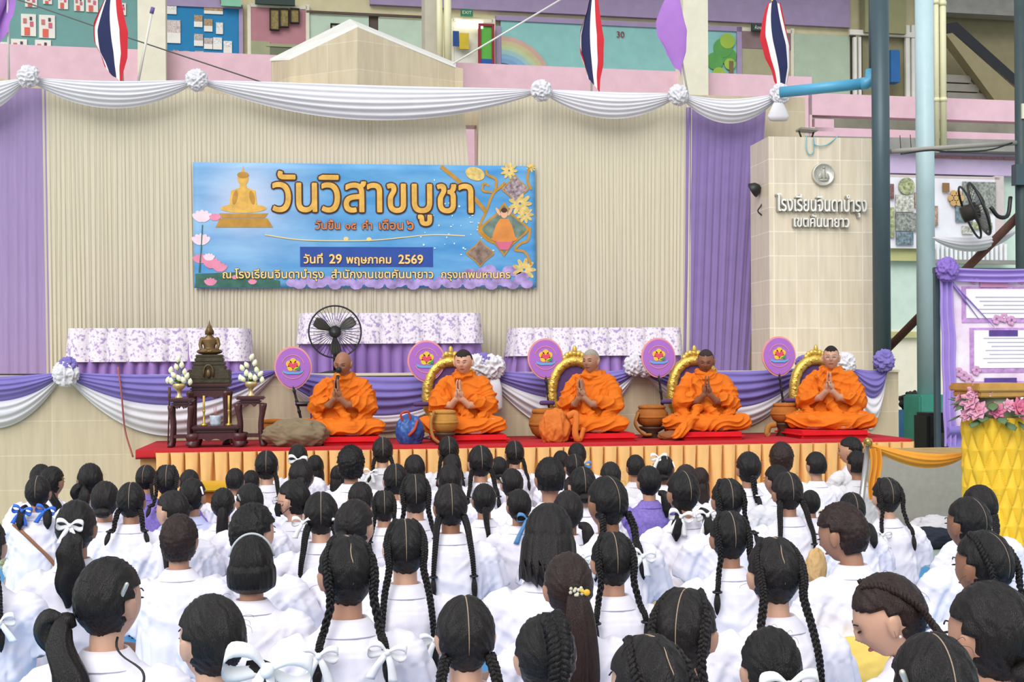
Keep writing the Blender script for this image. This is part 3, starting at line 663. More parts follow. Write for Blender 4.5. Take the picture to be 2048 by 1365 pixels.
def stage_table(label, x0, x1, yt, ym, Y, splay=.03):
    a, b = P(x0, yt, Y), P(x1, yt, Y); top = (a.z + b.z) / 2; zm = P((x0 + x1) / 2, ym, Y).z
    t = thing('skirted_table', label, 'table', ((a.x + b.x) / 2, Y + .3, ZST), group='skirted tables on the stage'); w = (b.x - a.x) / 2; h = top - ZST; hm = zm - ZST
    MB().box((0, 0, h - .012), (2 * w, .62, .024), bev=.01).build('table_top', PURP, t)
    pth = [(-w - .04, .3), (-w, -.31), (w, -.31), (w + .04, .3)]
    MB().grid(pleat_rows(pth, h - .005, .015, 24, .02, .10, .5, x0)).build('skirt', SKIRT_P, t)
    pth = [(-w - .015, .3), (-w - .01, -.33), (w + .01, -.33), (w + .015, .3)]
    MB().grid(pleat_rows(pth, h, hm, 15, .06, .095, .30, x0 + 5)).build('valance', FLORAL, t)
    for sx in (-1, 1):
        for sy in (-1, 1): MB().tube([(sx * (w - .06), sy * .22, 0), (sx * (w - .06), sy * .22, h - .03)], .015, 8).build('leg', STEEL, t)
stage_table('long table with lilac flowered cover on the stage behind the bronze statue', 152, 482, 657, 724, YST)
stage_table('tallest table with lilac flowered cover behind the standing fan', 612, 950, 627, 688, YST)
stage_table('table with lilac flowered cover behind the grey-haired person', 1042, 1350, 656, 712, YST)
# ---------------------------------------------------------------- banner
def banner():
    Y = 14.24; a, b = P(388, 577, Y), P(1072, 575, Y); c = P(388, 324, Y); d = P(1070, 333, Y)
    w = (b.x - a.x); h = ((c.z - a.z) + (d.z - b.z)) / 2; ctr = Vector(((a.x + b.x) / 2, Y, (a.z + b.z + c.z + d.z) / 4)); tl = math.radians(.0)
    t = thing('banner', 'large blue printed banner with gold Thai lettering and a gold seated statue', 'banner', tuple(ctr)); t.rotation_euler = (0, -math.atan2((b.z + d.z - a.z - c.z) / 2, w), 0)
    m = mat('banner_print', '5f9fd2', .6)
    def build(nt, co):
        def N(tp): return nt.nodes.new(tp)
        mp = N('ShaderNodeMapping'); mp.inputs['Location'].default_value = (1.30, 0, -.28); nt.links.new(co, mp.inputs[0])
        mp.inputs['Scale'].default_value = (1, 1, 1); ln = N('ShaderNodeVectorMath'); ln.operation = 'LENGTH'; nt.links.new(mp.outputs[0], ln.inputs[0])
        r = N('ShaderNodeValToRGB'); e = r.color_ramp.elements; e[0].position = .1; e[0].color = lin('e6e2ee'); e[1].position = .95; e[1].color = lin('4f97cc'); q = e.new(.45); q.color = lin('9dbde0')
        nt.links.new(ln.outputs['Value'], r.inputs[0])
        ns = N('ShaderNodeTexNoise'); ns.inputs['Scale'].default_value = 2.2; ns.inputs['Detail'].default_value = 5; m2 = N('ShaderNodeMapping'); m2.inputs['Scale'].default_value = (.6, 1, 2.4); nt.links.new(co, m2.inputs[0]); nt.links.new(m2.outputs[0], ns.inputs[0])
        r2 = N('ShaderNodeValToRGB'); r2.color_ramp.elements[0].position = .35; r2.color_ramp.elements[0].color = lin('3f86c2'); r2.color_ramp.elements[1].position = .65; r2.color_ramp.elements[1].color = lin('8cc0e4'); nt.links.new(ns.outputs['Fac'], r2.inputs[0])
        mx = N('ShaderNodeMix'); mx.data_type = 'RGBA'; mx.inputs[0].default_value = .45; nt.links.new(r.outputs[0], mx.inputs[6]); nt.links.new(r2.outputs[0], mx.inputs[7]); return mx.outputs[2]
    ramp_over(m, build)
    NX, NZ = 60, 20
    MB().grid([[Vector((-w / 2 + w * j / NX, -.012 * noise.noise(Vector((j * .12, i * .2, 0))) * 0, h / 2 - h * i / NZ)) for j in range(NX + 1)] for i in range(NZ + 1)], thick=.006, nrm=(0, 1, 0)).build('sheet', m, t)
    S = w / 684.0
    def X(px, py):
        # photo pixel on the banner to its own x, z
        p = P(px, py, Y) - ctr; an = -t.rotation_euler[1]; return p.x * math.cos(an) + p.z * math.sin(an), p.z * math.cos(an) - p.x * math.sin(an)
    gold = mat('print_gold', 'dcae55', .6, .18, 12); goldd = mat('print_gold_shade', 'b98a3c', .6, .15, 12); brown = mat('print_brown', '54342a', .7); org = mat('print_orange', 'd9824f', .7, .12); yel = mat('print_yellow', 'efd089', .7)
    def tx(nm, s, x0, x1, y0, y1, m1, out, bold=.012, e=.006):
        (cx, cz) = X((x0 + x1) / 2, y1); hh = y0 * S if y0 else None
        o = text(nm, s, m1, t, width=(x1 - x0) * S, height=hh, at=(cx, -.009, cz), bold=bold, ext=e, base=True)
        o = text('lettering_outline', s, out, o, width=(x1 - x0) * S, height=hh, at=(0, .006, 0), bold=bold + .034, ext=.004, base=True)
    tx('title_lettering', 'วันวิสาขบูชา', 548, 948, 106, 424, gold, brown, .016)
    for w_, a_, b_ in (('วันขึ้น', 631, 680), ('๑๕', 691, 712), ('ค่ำ', 725, 744), ('เดือน', 758, 806), ('๖', 813, 827)): tx('subtitle_lettering', w_, a_, b_, 0, 459 + (a_ - 631) * .004, org, brown, .014)
    (x0, z0), (x1, z1) = X(600, 494), X(866, 534); MB().box(((x0 + x1) / 2, -.003, (z0 + z1) / 2), (x1 - x0, .004, z0 - z1)).build('date_strip', mat('print_navy', '2f4f9c', .6, .08), t)
    for w_, a_, b_ in (('วันที่', 608, 645), ('29', 659, 683), ('พฤษภาคม', 693, 782), ('2569', 797, 846)): tx('date_lettering', w_, a_, b_, 0, 527 + (a_ - 608) * .004, yel, mat('print_rust', '8a5636', .7), .018)
    for w_, a_, b_ in (('ณ', 446, 462), ('โรงเรียนจินดาบำรุง', 472, 646), ('สำนักงานเขตคันนายาว', 663, 867), ('กรุงเทพมหานคร', 881, 1022)): tx('place_lettering', w_, a_, b_, 0, 557, yel, mat('print_darkred', '4a3228', .7), .014)
    cnt = [0]
    def poly(mb, pts): cnt[0] = (cnt[0] + 1) % 97; mb.prism([X(*p) for p in pts], (1, 0, 0), (0, 0, 1), (0, -.001, 0), (0, -.003 - .00004 * cnt[0], 0)); return mb
    def oval2(mb, cx, cy, rx, ry, n=20, rot=0):
        return poly(mb, [(cx + rx * math.cos(q) * math.cos(rot) - ry * math.sin(q) * math.sin(rot), cy + rx * math.cos(q) * math.sin(rot) + ry * math.sin(q) * math.cos(rot)) for q in [2 * PI * k / n for k in range(n)]])
    # gold statue
    mb = MB(); oval2(mb, 486, 357, 11, 14); poly(mb, [(483, 345), (486, 332), (489, 345)]); poly(mb, [(480, 368), (492, 368), (494, 376), (511, 382), (514, 408), (505, 414), (467, 414), (459, 408), (462, 382), (479, 376)]); oval2(mb, 487, 417, 46, 9)
    mb.build('printed_statue', gold, t)
    mb = MB(); poly(mb, [(438, 427), (536, 427), (530, 436), (444, 436)]); poly(mb, [(440, 437), (535, 437), (546, 455), (431, 455)]); mb.build('printed_pedestal', goldd, t)
    mb = MB(); oval2(mb, 486, 350, 11.5, 6); oval2(mb, 470, 395, 5, 14, rot=.2); oval2(mb, 504, 395, 5, 14, rot=-.2); o = mb.build('printed_statue_shading', goldd, t); o.location.y = -.003
    # lotus flowers
    pk, pl, gr = mat('print_pink', 'dc8aa4', .7, .15), mat('print_pale_pink', 'eed3de', .7, .1), mat('print_leaf', '3f6a5c', .7, .3, 10)
    def lotus(x, y, r, m):
        mb = MB()
        for a in (-.9, -.45, 0, .45, .9): oval2(mb, x + r * .6 * math.sin(a), y - r * .5 * math.cos(a), r * .3, r * .62, 12, a)
        mb.build('printed_lotus', m, t)
    poly_ = MB(); poly(poly_, [(391, 548), (470, 545), (560, 562), (560, 575), (391, 575)]); poly_.build('printed_leaves', gr, t)
    for x, y, r, m in ((404, 442, 20, pl), (402, 488, 19, pl), (430, 440, 12, pk), (401, 525, 16, pk), (424, 535, 18, pk), (440, 542, 15, pk), (421, 570, 13, pk), (418, 520, 12, pl), (505, 568, 9, pk), (470, 558, 7, pk)): lotus(x, y, r, m)
    mb = MB()
    for x0, y0 in ((404, 450), (402, 495)): poly(mb, [(x0, y0), (x0 + 2, y0), (x0 - 3, 545), (x0 - 5, 545)])
    mb.build('printed_stems', gr, t)
    mb = MB()
    for k in range(34): oval2(mb, 585 + k * 14.2, 566 + 5 * math.sin(k * 2.3), 13, 9, 10)
    for k in range(9): oval2(mb, 940 + k * 13, 548 + 8 * math.sin(k * 1.7), 14, 11, 10)
    mb.build('printed_flower_hedge', mat('print_lilac', 'a792c6', .7, .4, 9), t)
    # gold branch, leaves and lotus at the end
    nm_ = ['printed_branch', goldd]
    def stroke(pts, wd):
        L = cr_path([(x, 0, y) for x, y in pts], 24); up = []; dn = []
        for i, p in enumerate(L):
            q = (L[min(i + 1, 23)] - L[max(i - 1, 0)]).normalized(); up.append((p.x - q.z * wd, p.z + q.x * wd)); dn.append((p.x + q.z * wd, p.z - q.x * wd))
        b_ = MB(); [poly(b_, [up[i], up[i + 1], dn[i + 1], dn[i]]) for i in range(23)]; b_.build(nm_[0], nm_[1], t)
    st_ = []
    bm_ = MB(); stroke([(882, 333), (920, 365), (950, 398), (972, 424)], 4); stroke([(972, 424), (985, 390), (1000, 375), (1010, 365)], 2.5); stroke([(990, 382), (992, 360), (975, 350), (972, 340)], 2.5); stroke([(985, 385), (966, 382), (967, 368), (978, 372)], 2.2)
    stroke([(972, 424), (962, 445), (958, 462), (975, 480), (1000, 490)], 2.5); stroke([(1060, 455), (1056, 480), (1040, 488), (1030, 500), (1050, 505), (1062, 530)], 2.5); stroke([(1058, 335), (1055, 360), (1062, 380)], 2.5)
    pgf = mat('print_pale_gold', 'd8bd74', .6, .25, 20); oval2(MB(), 950, 348, 20, 13, rot=.3).build('printed_gold_leaf', pgf, t)
    for x, y, r in ((1018, 342, 16), (1040, 408, 22), (1050, 430, 16), (1048, 540, 22), (1062, 335, 9)):
        mb = MB(); [oval2(mb, x + r * .6 * math.cos(a * .7), y + r * .6 * math.sin(a * .7), r * .5, r * .2, 10, a * .7) for a in range(9)]; mb.build('printed_gold_flower', pgf, t)
    def leaf(x, y, rx, ry, m, rim=1.14):
        out = [(0, -1), (.35, -.55), (.55, -.42), (.95, -.1), (1, 0), (.9, .15), (.5, .45), (.3, .62), (0, 1), (-.3, .62), (-.5, .45), (-.9, .15), (-1, 0), (-.95, -.1), (-.55, -.42), (-.35, -.55)]
        o = poly(MB(), [(x + a * rx * rim, y + b * ry * rim) for a, b in out]).build('printed_gold_rim', goldd, t); o.location.y = -.002
        o = poly(MB(), [(x + a * rx, y + b * ry) for a, b in out]).build('printed_scene', m, t); o.location.y = -.004
    leaf(1008, 459, 44, 48, mat('print_scene_green', '6f8378', .7, .35, 12)); leaf(960, 507, 25, 25, mat('print_scene_dusk', '8a7468', .7, .5, 16)); leaf(1030, 378, 24, 26, mat('print_scene_mixed', '9a8a90', .7, .7, 30))
    # a plain seated figure in orange inside the largest leaf
    mb = MB(); poly(mb, [(1000, 438), (1016, 438), (1024, 452), (1030, 474), (984, 474), (991, 452)]); oval2(mb, 1008, 478, 26, 7); o = mb.build('printed_figure_robe', mat('print_robe', 'd68a45', .7, .15), t); o.location.y = -.006
    mb = MB(); oval2(mb, 1008, 428, 7, 9); oval2(mb, 996, 424, 3, 9, rot=-.5); oval2(mb, 1020, 424, 3, 9, rot=.5); o = mb.build('printed_figure_skin', mat('print_skin', 'e0b08c', .7), t); o.location.y = -.007
    o = oval2(MB(), 1008, 421, 6, 5).build('printed_figure_hair', brown, t); o.location.y = -.008
    o = poly(MB(), [(990, 484), (1026, 484), (1016, 500), (1000, 500)]).build('printed_lotus_seat', mat('print_magenta', 'cf6a86', .7), t); o.location.y = -.008
    rnd = random.Random(3); mb = MB()
    for k in range(46): oval2(mb, rnd.gauss(905, 38), rnd.gauss(440, 38), rnd.choice((1, 1.2, 2)), rnd.choice((1, 1.2, 2)), 6)
    mb.build('printed_sparkles', mat('print_white', 'e6f0f6', .7), t)
    nm_[:] = ['printed_scroll', yel]; bm_ = MB(); stroke([(530, 470), (600, 480), (690, 482), (760, 480), (860, 470), (930, 472)], .9); oval2(bm_, 692, 478, 5, 4); oval2(bm_, 738, 479, 5, 4); bm_.build('printed_scroll_buds', yel, t)
banner()
# ---------------------------------------------------------------- sign on the pillar
LET = mat('silver_letters', 'eeeee8', .35, .05, metal=.1); LETS = mat('letter_sides', '9a958a', .6)  # LETS: grey sides of the raised letters
p = P(1641, 412, YPIL); s = 1 / scale_at(p)
t = thing('school_sign', 'raised white Thai school name lettering on the cream tiled pillar', 'sign', (p.x, YPIL, p.z))
text('name_lettering', 'โรงเรียนจินดาบำรุง', LET, t, width=186 * s, height=46 * s, at=(0, -.03, 0), bold=.008, ext=.025)
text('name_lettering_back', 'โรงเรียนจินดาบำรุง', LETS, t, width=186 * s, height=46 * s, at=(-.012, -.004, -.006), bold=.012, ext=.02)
q = P(1640, 441, YPIL); text('district_lettering', 'เขตคันนายาว', LET, t, width=114 * s, height=25 * s, at=(q.x - p.x, -.03, q.z - p.z - .01), bold=.006, ext=.025)
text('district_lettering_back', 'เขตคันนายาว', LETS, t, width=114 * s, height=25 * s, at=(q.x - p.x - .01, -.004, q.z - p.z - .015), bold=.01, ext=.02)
p = P(1645, 350, YPIL); t = thing('round_plaque', 'round grey metal plaque above the lettering on the tiled pillar', 'plaque', tuple(p)); r = 23 * s
T = Matrix.Rotation(PI / 2, 4, 'X'); PLQ = mat('plaque_metal', 'c5c4ba', .4, .12, 30, metal=.3)
MB().lathe([(0, 0), (r, 0), (r, .035), (r * .9, .045), (r * .88, .038), (0, .038)], 40, T=T).build('disc', PLQ, t)
mb = MB(); mb.ell((0, -.042, .0), (r * .18, .012, r * .5)); mb.ell((-r * .3, -.04, -.02), (r * .2, .01, r * .3), rot=(0, .4, 0)); mb.ell((r * .3, -.04, -.02), (r * .2, .01, r * .3), rot=(0, -.4, 0)); mb.ell((0, -.042, r * .58), (r * .12, .012, r * .12)); mb.ell((0, -.04, -r * .5), (r * .45, .01, r * .12))
mb.build('relief', mat('plaque_relief', 'aaa99f', .45, .1, metal=.3), t)
# floodlight and clamp lamp
p = P(1613, 275, 13.3); t = thing('floodlight', 'small grey floodlight on top of the tiled pillar', 'floodlight', tuple(p))
MB().box((0, 0, .075), (.2, .16, .03), bev=.008, T=Matrix.Rotation(.06, 4, 'Y')).build('lamp_head', mat('lamp_grey', '8f8d85', .5), t)
for sx in (-1, 1): MB().tube([(sx * .085, 0, .07), (sx * .06, 0, 0)], .01, 6).build('bracket', BLACKP, t)
tag(MB().tube(cr_path([p + Vector((-.03, -.09, .03)), p + Vector((-.05, -.12, -.12)), p + Vector((-.02, -.12, -.2)), p + Vector((.03, -.12, -.17)), p + Vector((.03, -.12, -.02)), p + Vector((.05, -.12, -.1)), p + Vector((.17, -.12, -.1)), p + Vector((.32, -.09, .005))], 40), .006, 6).build('blue_string', mat('string_blue', '7fb6c4', .7)), 'pale blue string looped below the floodlight on the pillar', 'string')
p = P(1520, 372, 13.45); t = thing('clamp_lamp', 'black clamp lamp with dangling cable in front of the violet curtain', 'lamp', tuple(p))
MB().lathe([(.02, 0), (.06, -.03), (.085, -.09), (.08, -.1), (0, -.06)], 20, T=Matrix.Rotation(1.0, 4, 'Y') @ Matrix.Rotation(.5, 4, 'X')).build('lamp_shade', BLACKP, t)
MB().capsule([(.03, 0, -.02), (.06, 0, -.12), (.05, 0, -.22)], .022).build('clamp', BLACKP, t)
MB().tube(cr_path([(.05, 0, -.15), (.0, -.02, -.22), (-.03, -.02, -.28), (.06, -.02, -.34), (.05, -.02, -.26)], 24), .008, 6).build('cable', BLACKP, t)
# ---------------------------------------------------------------- flags
RED, WHT, NAV = cloth('flag_red', 'c8323c', .7), cloth('flag_white', 'eceaea', .7), cloth('flag_navy', '2e3358', .7); LIL = cloth('flag_lilac', 'a878c6', .7, .06)
def flag(name, label, foot, tip, top, bot, wid, mats, seed, Y=14.3, group='flags along the top of the stage', wave=.6, shift=0.0):
    a, b = P(*foot, Y), P(*tip, Y); t = thing(name, label, 'flag', tuple(a), group=group)
    MB().tube([(0, 0, 0), b - a], .012, 8).build('pole', mat('flag_pole', 'dcd9d0', .5), t)
    MB().ell(b - a, (.02, .02, .03)).build('finial', GOLD, t)
    N, R = 60, 24; p0 = P(*top, Y) - a; p1 = P(*bot, Y) - a; mb = MB(); w = wid / scale_at(a); idx = []
    rows = []
    for i in range(R + 1):
        v = i / R; env = float(np.interp(v, (0, .15, .45, .7, .85, 1), (.42, .62, 1.0, .86, .55, .42)))
        c = p0.lerp(p1, v); r = []
        for j in range(N + 1):
            u = j / N; x = (math.sin(u * PI * wave * 2 + seed + v * 1.6) * .24 + (u - .5) * .95) * w * env + .10 * math.sin(v * 4 + seed) * w
            r.append(Vector((c.x + x, c.y - .05 - .07 * math.cos(u * PI * wave * 2 + seed) * env, c.z + .05 * noise.noise(Vector((u * 3, v * 2, seed))) + (.28 * (u - .5) if seed < 2 else -.25 * (u - .5)) * v)))
        rows.append(r)
    me = MB(); me.grid(rows); st = [0, 1, 2, 2, 1, 0]
    me.m = [st[min(5, int(((k % N) + .5) / N * 6))] if len(mats) == 3 else 0 for k in range(len(me.f))]
    me.build('flag_cloth', mats, t)
flag('national_flag', 'red white and blue striped flag hanging before the teal notice board', (246, 165), (236, -40), (225, -20), (226, 155), 60, [RED, WHT, NAV], 2.6)
flag('national_flag', 'red white and blue striped flag hanging before the aqua mural', (1183, 182), (1181, -30), (1181, -8), (1184, 168), 44, [RED, WHT, NAV], 2.2)
flag('national_flag', 'red white and blue striped flag nearest the blue pipe', (1566, 188), (1545, 2), (1549, 8), (1553, 186), 44, [RED, WHT, NAV], 4.1)
flag('lilac_flag', 'plain lilac flag at the outer end above the flat lilac curtain', (18, 165), (14, -60), (10, -40), (12, 92), 66, [LIL], 1.0)
flag('lilac_flag', 'plain lilac flag hanging over the far end of the aqua mural', (1375, 185), (1340, -20), (1343, -12), (1343, 134), 44, [LIL], 3.0)
t = thing('flag_pole_bare', 'bare white pole leaning against the cream column near the striped flag', 'pole', tuple(P(274, 176, 14.3)))
MB().tube([(0, 0, 0), P(305, 5, 14.3) - P(274, 165, 14.3)], .014, 8).build('pole', mat('flag_pole', 'dcd9d0'), t); MB().tube([P(303, 16, 14.3) - P(274, 165, 14.3), P(306, 4, 14.3) - P(274, 165, 14.3)], .022, 8).build('tip', mat('violet_tip', '6a5f9a'), t)
tag(MB().tube([P(-20, -20, 15.5), P(240, 70, 15), P(540, 170, 14.6)], .008, 6).build('overhead_wire', mat('wire_grey', '5d605c')), 'dark wire sloping down behind the first striped flag', 'wire')
tag(MB().tube([P(1140, -12, 15.5), P(905, 128, 14.8)], .012, 6).build('rope', mat('rope_white', 'd8d8d2')), 'pale rope rising from the gable end', 'rope')
# ---------------------------------------------------------------- standing fan on the stage, fan on the post
def cage(mb, r, n, d, T=None, wire=.0022):
    for i in range(n):
        a = 2 * PI * i / n; mb.tube(cr_path([(r * .12 * math.cos(a), -d, r * .12 * math.sin(a)), (r * .6 * math.cos(a), -d * .85, r * .6 * math.sin(a)), (r * math.cos(a), 0, r * math.sin(a))], 6), wire, 4, T=T)
        mb.tube(cr_path([(r * .12 * math.cos(a), d, r * .12 * math.sin(a)), (r * .6 * math.cos(a), d * .85, r * .6 * math.sin(a)), (r * math.cos(a), 0, r * math.sin(a))], 6), wire, 4, T=T)
    return mb
def ringmb(mb, r, w, T=None, n=40):
    rings = []
    for i in range(n + 1):
        a = 2 * PI * i / n; c = Vector((r * math.cos(a), 0, r * math.sin(a))); e = Vector((math.cos(a), 0, math.sin(a)))
        rings.append([c + e * w * math.cos(q) + Vector((0, w * math.sin(q), 0)) for q in [2 * PI * k / 8 for k in range(8)]])
    return mb.ring_loft(rings, False, True, T)
def blades(mb, r, n, T=None, a0=.4):
    for b in range(n):
        A = a0 + 2 * PI * b / n; rows = []
        for i in range(7):
            v = i / 6; rr = r * (.18 + .78 * v); hw = (.22 + .5 * math.sin(PI * (.15 + .75 * v)))
            rows.append([Vector((rr * math.cos(A + hw * (u - .5)), .035 * (u - .5) * 2, rr * math.sin(A + hw * (u - .5)))) for u in (0, .2, .4, .6, .8, 1)])
        mb.grid(rows, True, .004, (0, 1, 0), T)
    return mb
p = P(670, 664, 12.75); t = thing('standing_fan', 'black standing fan on the stage behind the person with the microphone', 'fan', (p.x, 12.75, ZST)); h = p.z - ZST; r = 52 / scale_at(p); T = Matrix.Translation((0, 0, h))
ringmb(MB(), r, .008, T).build('guard_ring', BLACKP, t); cage(MB(), r, 40, .06, T).build('guard', BLACKP, t)
blades(MB(), r * .92, 3, T, .55).build('blades', mat('smoke_blade', '4a4a46', .4), t)
MB().lathe([(0, -.08), (.05, -.075), (.055, -.03), (.06, .0)], 20, T=T @ Matrix.Rotation(-PI / 2, 4, 'X')).build('hub', BLACKP, t)
MB().lathe([(0, .0), (.055, .02), (.06, .1), (.04, .2), (0, .21)], 20, T=T @ Matrix.Rotation(-PI / 2, 4, 'X')).build('motor', BLACKP, t)
MB().tube([(0, .1, h), (0, .1, .05)], .02, 12).build('pole', BLACKP, t); MB().lathe([(0, 0), (.2, 0), (.2, .02), (.05, .05), (0, .05)], 28, c=(0, .1, 0)).build('base', BLACKP, t)
p = P(1958, 418, 12.9); t = thing('wall_fan', 'industrial black fan bracketed to the dark edge post before the photo board', 'fan', tuple(p)); T = Matrix.Rotation(math.radians(-22), 4, 'Y') @ Matrix.Rotation(math.radians(72), 4, 'Z')
r = .29; ringmb(MB(), r, .014, T).build('guard_ring', BLACKP, t); ringmb(MB(), r, .012, T @ Matrix.Translation((0, .1, 0))).build('guard_ring', BLACKP, t); cage(MB(), r, 30, .06, T, .003).build('guard', mat('dusty_wire', '6d6a64', .6), t)
blades(MB(), r * .9, 3, T, .2).build('blades', mat('dusty_blade', 'a5a9ac', .4, metal=.4), t)
MB().lathe([(0, -.19), (.085, -.18), (.09, -.02), (.05, 0)], 20, T=T @ Matrix.Rotation(PI / 2, 4, 'X')).build('motor', mat('motor_dark', '34302c', .6), t)
MB().tube(cr_path([(.13, 0, .02), (.22, 0, -.08), (.34, .03, -.06), (.40, .08, .14)], 14), .022, 8).build('bracket', BLACKP, t)
swag('white_cloth', 'white cloth sagging between the aqua post and the wall fan', (1864, 476), (2034, 462), .03, .19, WHITE_CL, 13.4, 4, .08, 3, .5, None, 'cloth')
# ---------------------------------------------------------------- platform
YP0, YP1 = 10.8, 12.08
CARPET = mat('red_carpet', 'b3262c', .95, .08, 30, bump=.2, bscale=120); GSK = cloth('gold_satin', 'efbd7c', .45, .05, bump=.05, bscale=30); ROSE = mat('rosewood', '4a2426', .35, .15, 14, spec=.5, stretch=(6, 6, 1))
zpl = P(1050, 889, YP0).z; xa, xb = P(277, 905, YP0).x, P(1818, 890, YP0).x
pt = thing('stage_platform', 'low platform with red carpet top and pleated gold skirt under the robed people', 'platform', ((xa + xb) / 2, (YP0 + YP1) / 2, 0)); hw = (xb - xa) / 2; hd = (YP1 - YP0) / 2
MB().box((0, 0, (zpl - .03) / 2), (2 * hw - .02, 2 * hd - .04, zpl - .03)).build('frame', mat('plywood', 'b98d5c', .7, .1, 8, stretch=(1, 1, 6)), pt)
mb = MB(); NX = 90; rows = []
for i in range(5):
    r = []
    for j in range(NX + 1):
        u = j / NX; y = (-hd - .03, -hd - .025, -hd, 0, hd)[i]; z = (zpl - .035, zpl - .006, zpl, zpl, zpl)[i]
        r.append(Vector((-hw - .02 + (2 * hw + .04) * u, y, z + (.006 * noise.noise(Vector((u * 30, i, 0))) if i in (0, 1) else 0) - (.02 if u < .03 and i == 0 else 0))))
    rows.append(r)
mb.grid(rows[::-1], True, .02, (0, 0, -1)).build('carpet', CARPET, pt)
gx = P(312, 900, YP0).x - (xa + xb) / 2
def gold_rows(x0, x1, y, z0, z1, n, per=22, R=12):
    rows = []
    for i in range(R + 1):
        v = i / R; r = []
        for j in range(n * per + 1):
            u = j / per; k = min(int(u), n - 1); p = u - k; g = .05 + (.30 + .08 * math.sin(k * 2.7)) * v ** .8; e = min(p, 1 - p)
            d = float(sst(0, g, e)); y_ = y - .012 - .075 * d - .012 * math.sin(PI * p) - .012 * v * math.sin(p * 9 + k * 1.3) * d
            r.append(Vector((x0 + (x1 - x0) * (u / n) + .012 * v * math.sin(k * 1.9), y_ + .06, z0 + (z1 - z0) * v)))
        rows.append(r)
    return rows
MB().grid(gold_rows(gx, hw + .02, -hd - .045, zpl - .022, .02, 56)).build('gold_skirt', GSK, pt)
MB().grid(pleat_rows([(hw + .02, -hd - .05), (hw + .03, hd)], zpl - .022, .02, 9, .02, .06, .5, 4)).build('gold_skirt', GSK, pt)
# ---------------------------------------------------------------- ceremonial hand fans
FB = mat('fan_border', 'e39a94', .7, .08); FP = cloth('fan_purple', 'ab72c8', .7, .04); EMY, EMP, EMG, EMC = mat('emblem_yellow', 'e8c93c', .6), mat('emblem_pink', 'e0506e', .6), mat('emblem_green', '3a9a5c', .6), mat('emblem_cyan', '6ea8d8', .6)
EBO = mat('black_lacquer', '1f1a22', .3, .1, spec=.6)
def egg(r, rz, n=48):
    return [(r * math.cos(a) * (1 - .16 * max(0, -math.sin(a)) ** 1.5 * abs(math.cos(a)) ** .2), rz * math.sin(a)) for a in [2 * PI * i / n for i in range(n)]]
def handfan(label, px, py, rx, rz, bx, by, Y=11.8):
    c = P(px, py, Y); s = 1 / scale_at(c); b = P(bx, by, Y); t = thing('ceremonial_fan', label, 'ceremonial fan', (b.x, Y, zpl), group='purple ceremonial hand fans')
    o = Vector((c.x - b.x, 0, c.z - zpl)); ax = Vector((0, 0, 1)); rx *= s; rz *= s
    MB().prism(egg(rx, rz), (1, 0, 0), ax, o, (0, .018, 0)).build('fan_rim', FB, t)
    MB().prism(egg(rx * .92, rz * .92), (1, 0, 0), ax, o + Vector((0, -.008, 0)), (0, .03, 0)).build('fan_face', FP, t)
    e = thing_part = bpy.data.objects.new('emblem', None); C.objects.link(e); e.parent = t; e.location = o + Vector((0, -.011, rz * .08))
    mb = MB()
    for k in range(5): disc(mb, (rx * .22 * math.cos(k * 1.257 + .3), 0, rx * .06 + rx * .2 * math.sin(k * 1.257 + .3)), rx * .17, .004 + .0004 * k, 14)
    mb.build('yellow_flower', EMY, e)
    mb = MB()
    for sx in (-1, 1): disc(mb, (sx * rx * .13, -.004 - .0006 * sx, rx * .08), rx * .12, .004, 14)
    mb.prism([(-rx * .22, rx * .04), (rx * .22, rx * .04), (0, -rx * .14)], (1, 0, 0), (0, 0, 1), (0, -.0052, 0), (0, .004, 0)); mb.build('pink_hearts', EMP, e)
    MB().prism([(rx * .05, -rx * .2), (rx * .36, -.02 * rx), (rx * .34, -rx * .22)], (1, 0, 0), (0, 0, 1), (0, -.0075, 0), (0, .004, 0)).build('green_leaf', EMG, e)
    MB().prism([(-rx * .56, -rx * .22), (-rx * .3, -rx * .32), (rx * .35, -rx * .32), (rx * .58, -rx * .2), (rx * .52, -rx * .34), (rx * .3, -rx * .44), (-rx * .3, -rx * .44), (-rx * .52, -rx * .36)], (1, 0, 0), (0, 0, 1), (0, -.004, 0), (0, .004, 0)).build('cyan_ribbon', EMC, e)
    arc(MB(), (0, -.001, 0), rx * .58, rx * .61, .25, PI - .25, .003).build('gold_arc', FB, e); arc(MB(), (0, -.001, -rx * .06), rx * .62, rx * .65, PI + .4, 2 * PI - .4, .003).build('gold_arc', FB, e)
    top = o + Vector((0, 0, -rz * .85)); pts = []; rr = []
    for i in range(33):
        v = i / 32; pts.append(top * (1 - v)); rr.append(.010 + (.006 if i % 6 == 3 and i < 18 else 0) + .004 * v)
    MB().tube(pts, rr, 10).build('handle', EBO, t)
    MB().lathe([(0, 0), (.07, 0), (.07, .012), (.02, .03), (0, .03)], 16).build('foot', EBO, t)
handfan('purple ceremonial fan beside the person holding the microphone', 586, 736, 37, 43, 612, 880)
handfan('purple ceremonial fan beside the pale young person with cropped black hair', 853, 723, 38, 42, 862, 878)
handfan('purple ceremonial fan beside the grey-haired person', 1091, 718, 36, 41, 1106, 876)
handfan('purple ceremonial fan beside the person with the lowered head', 1317, 716, 35, 40, 1333, 876)
handfan('purple ceremonial fan beside the person with glasses', 1558, 713, 35, 40, 1575, 874)
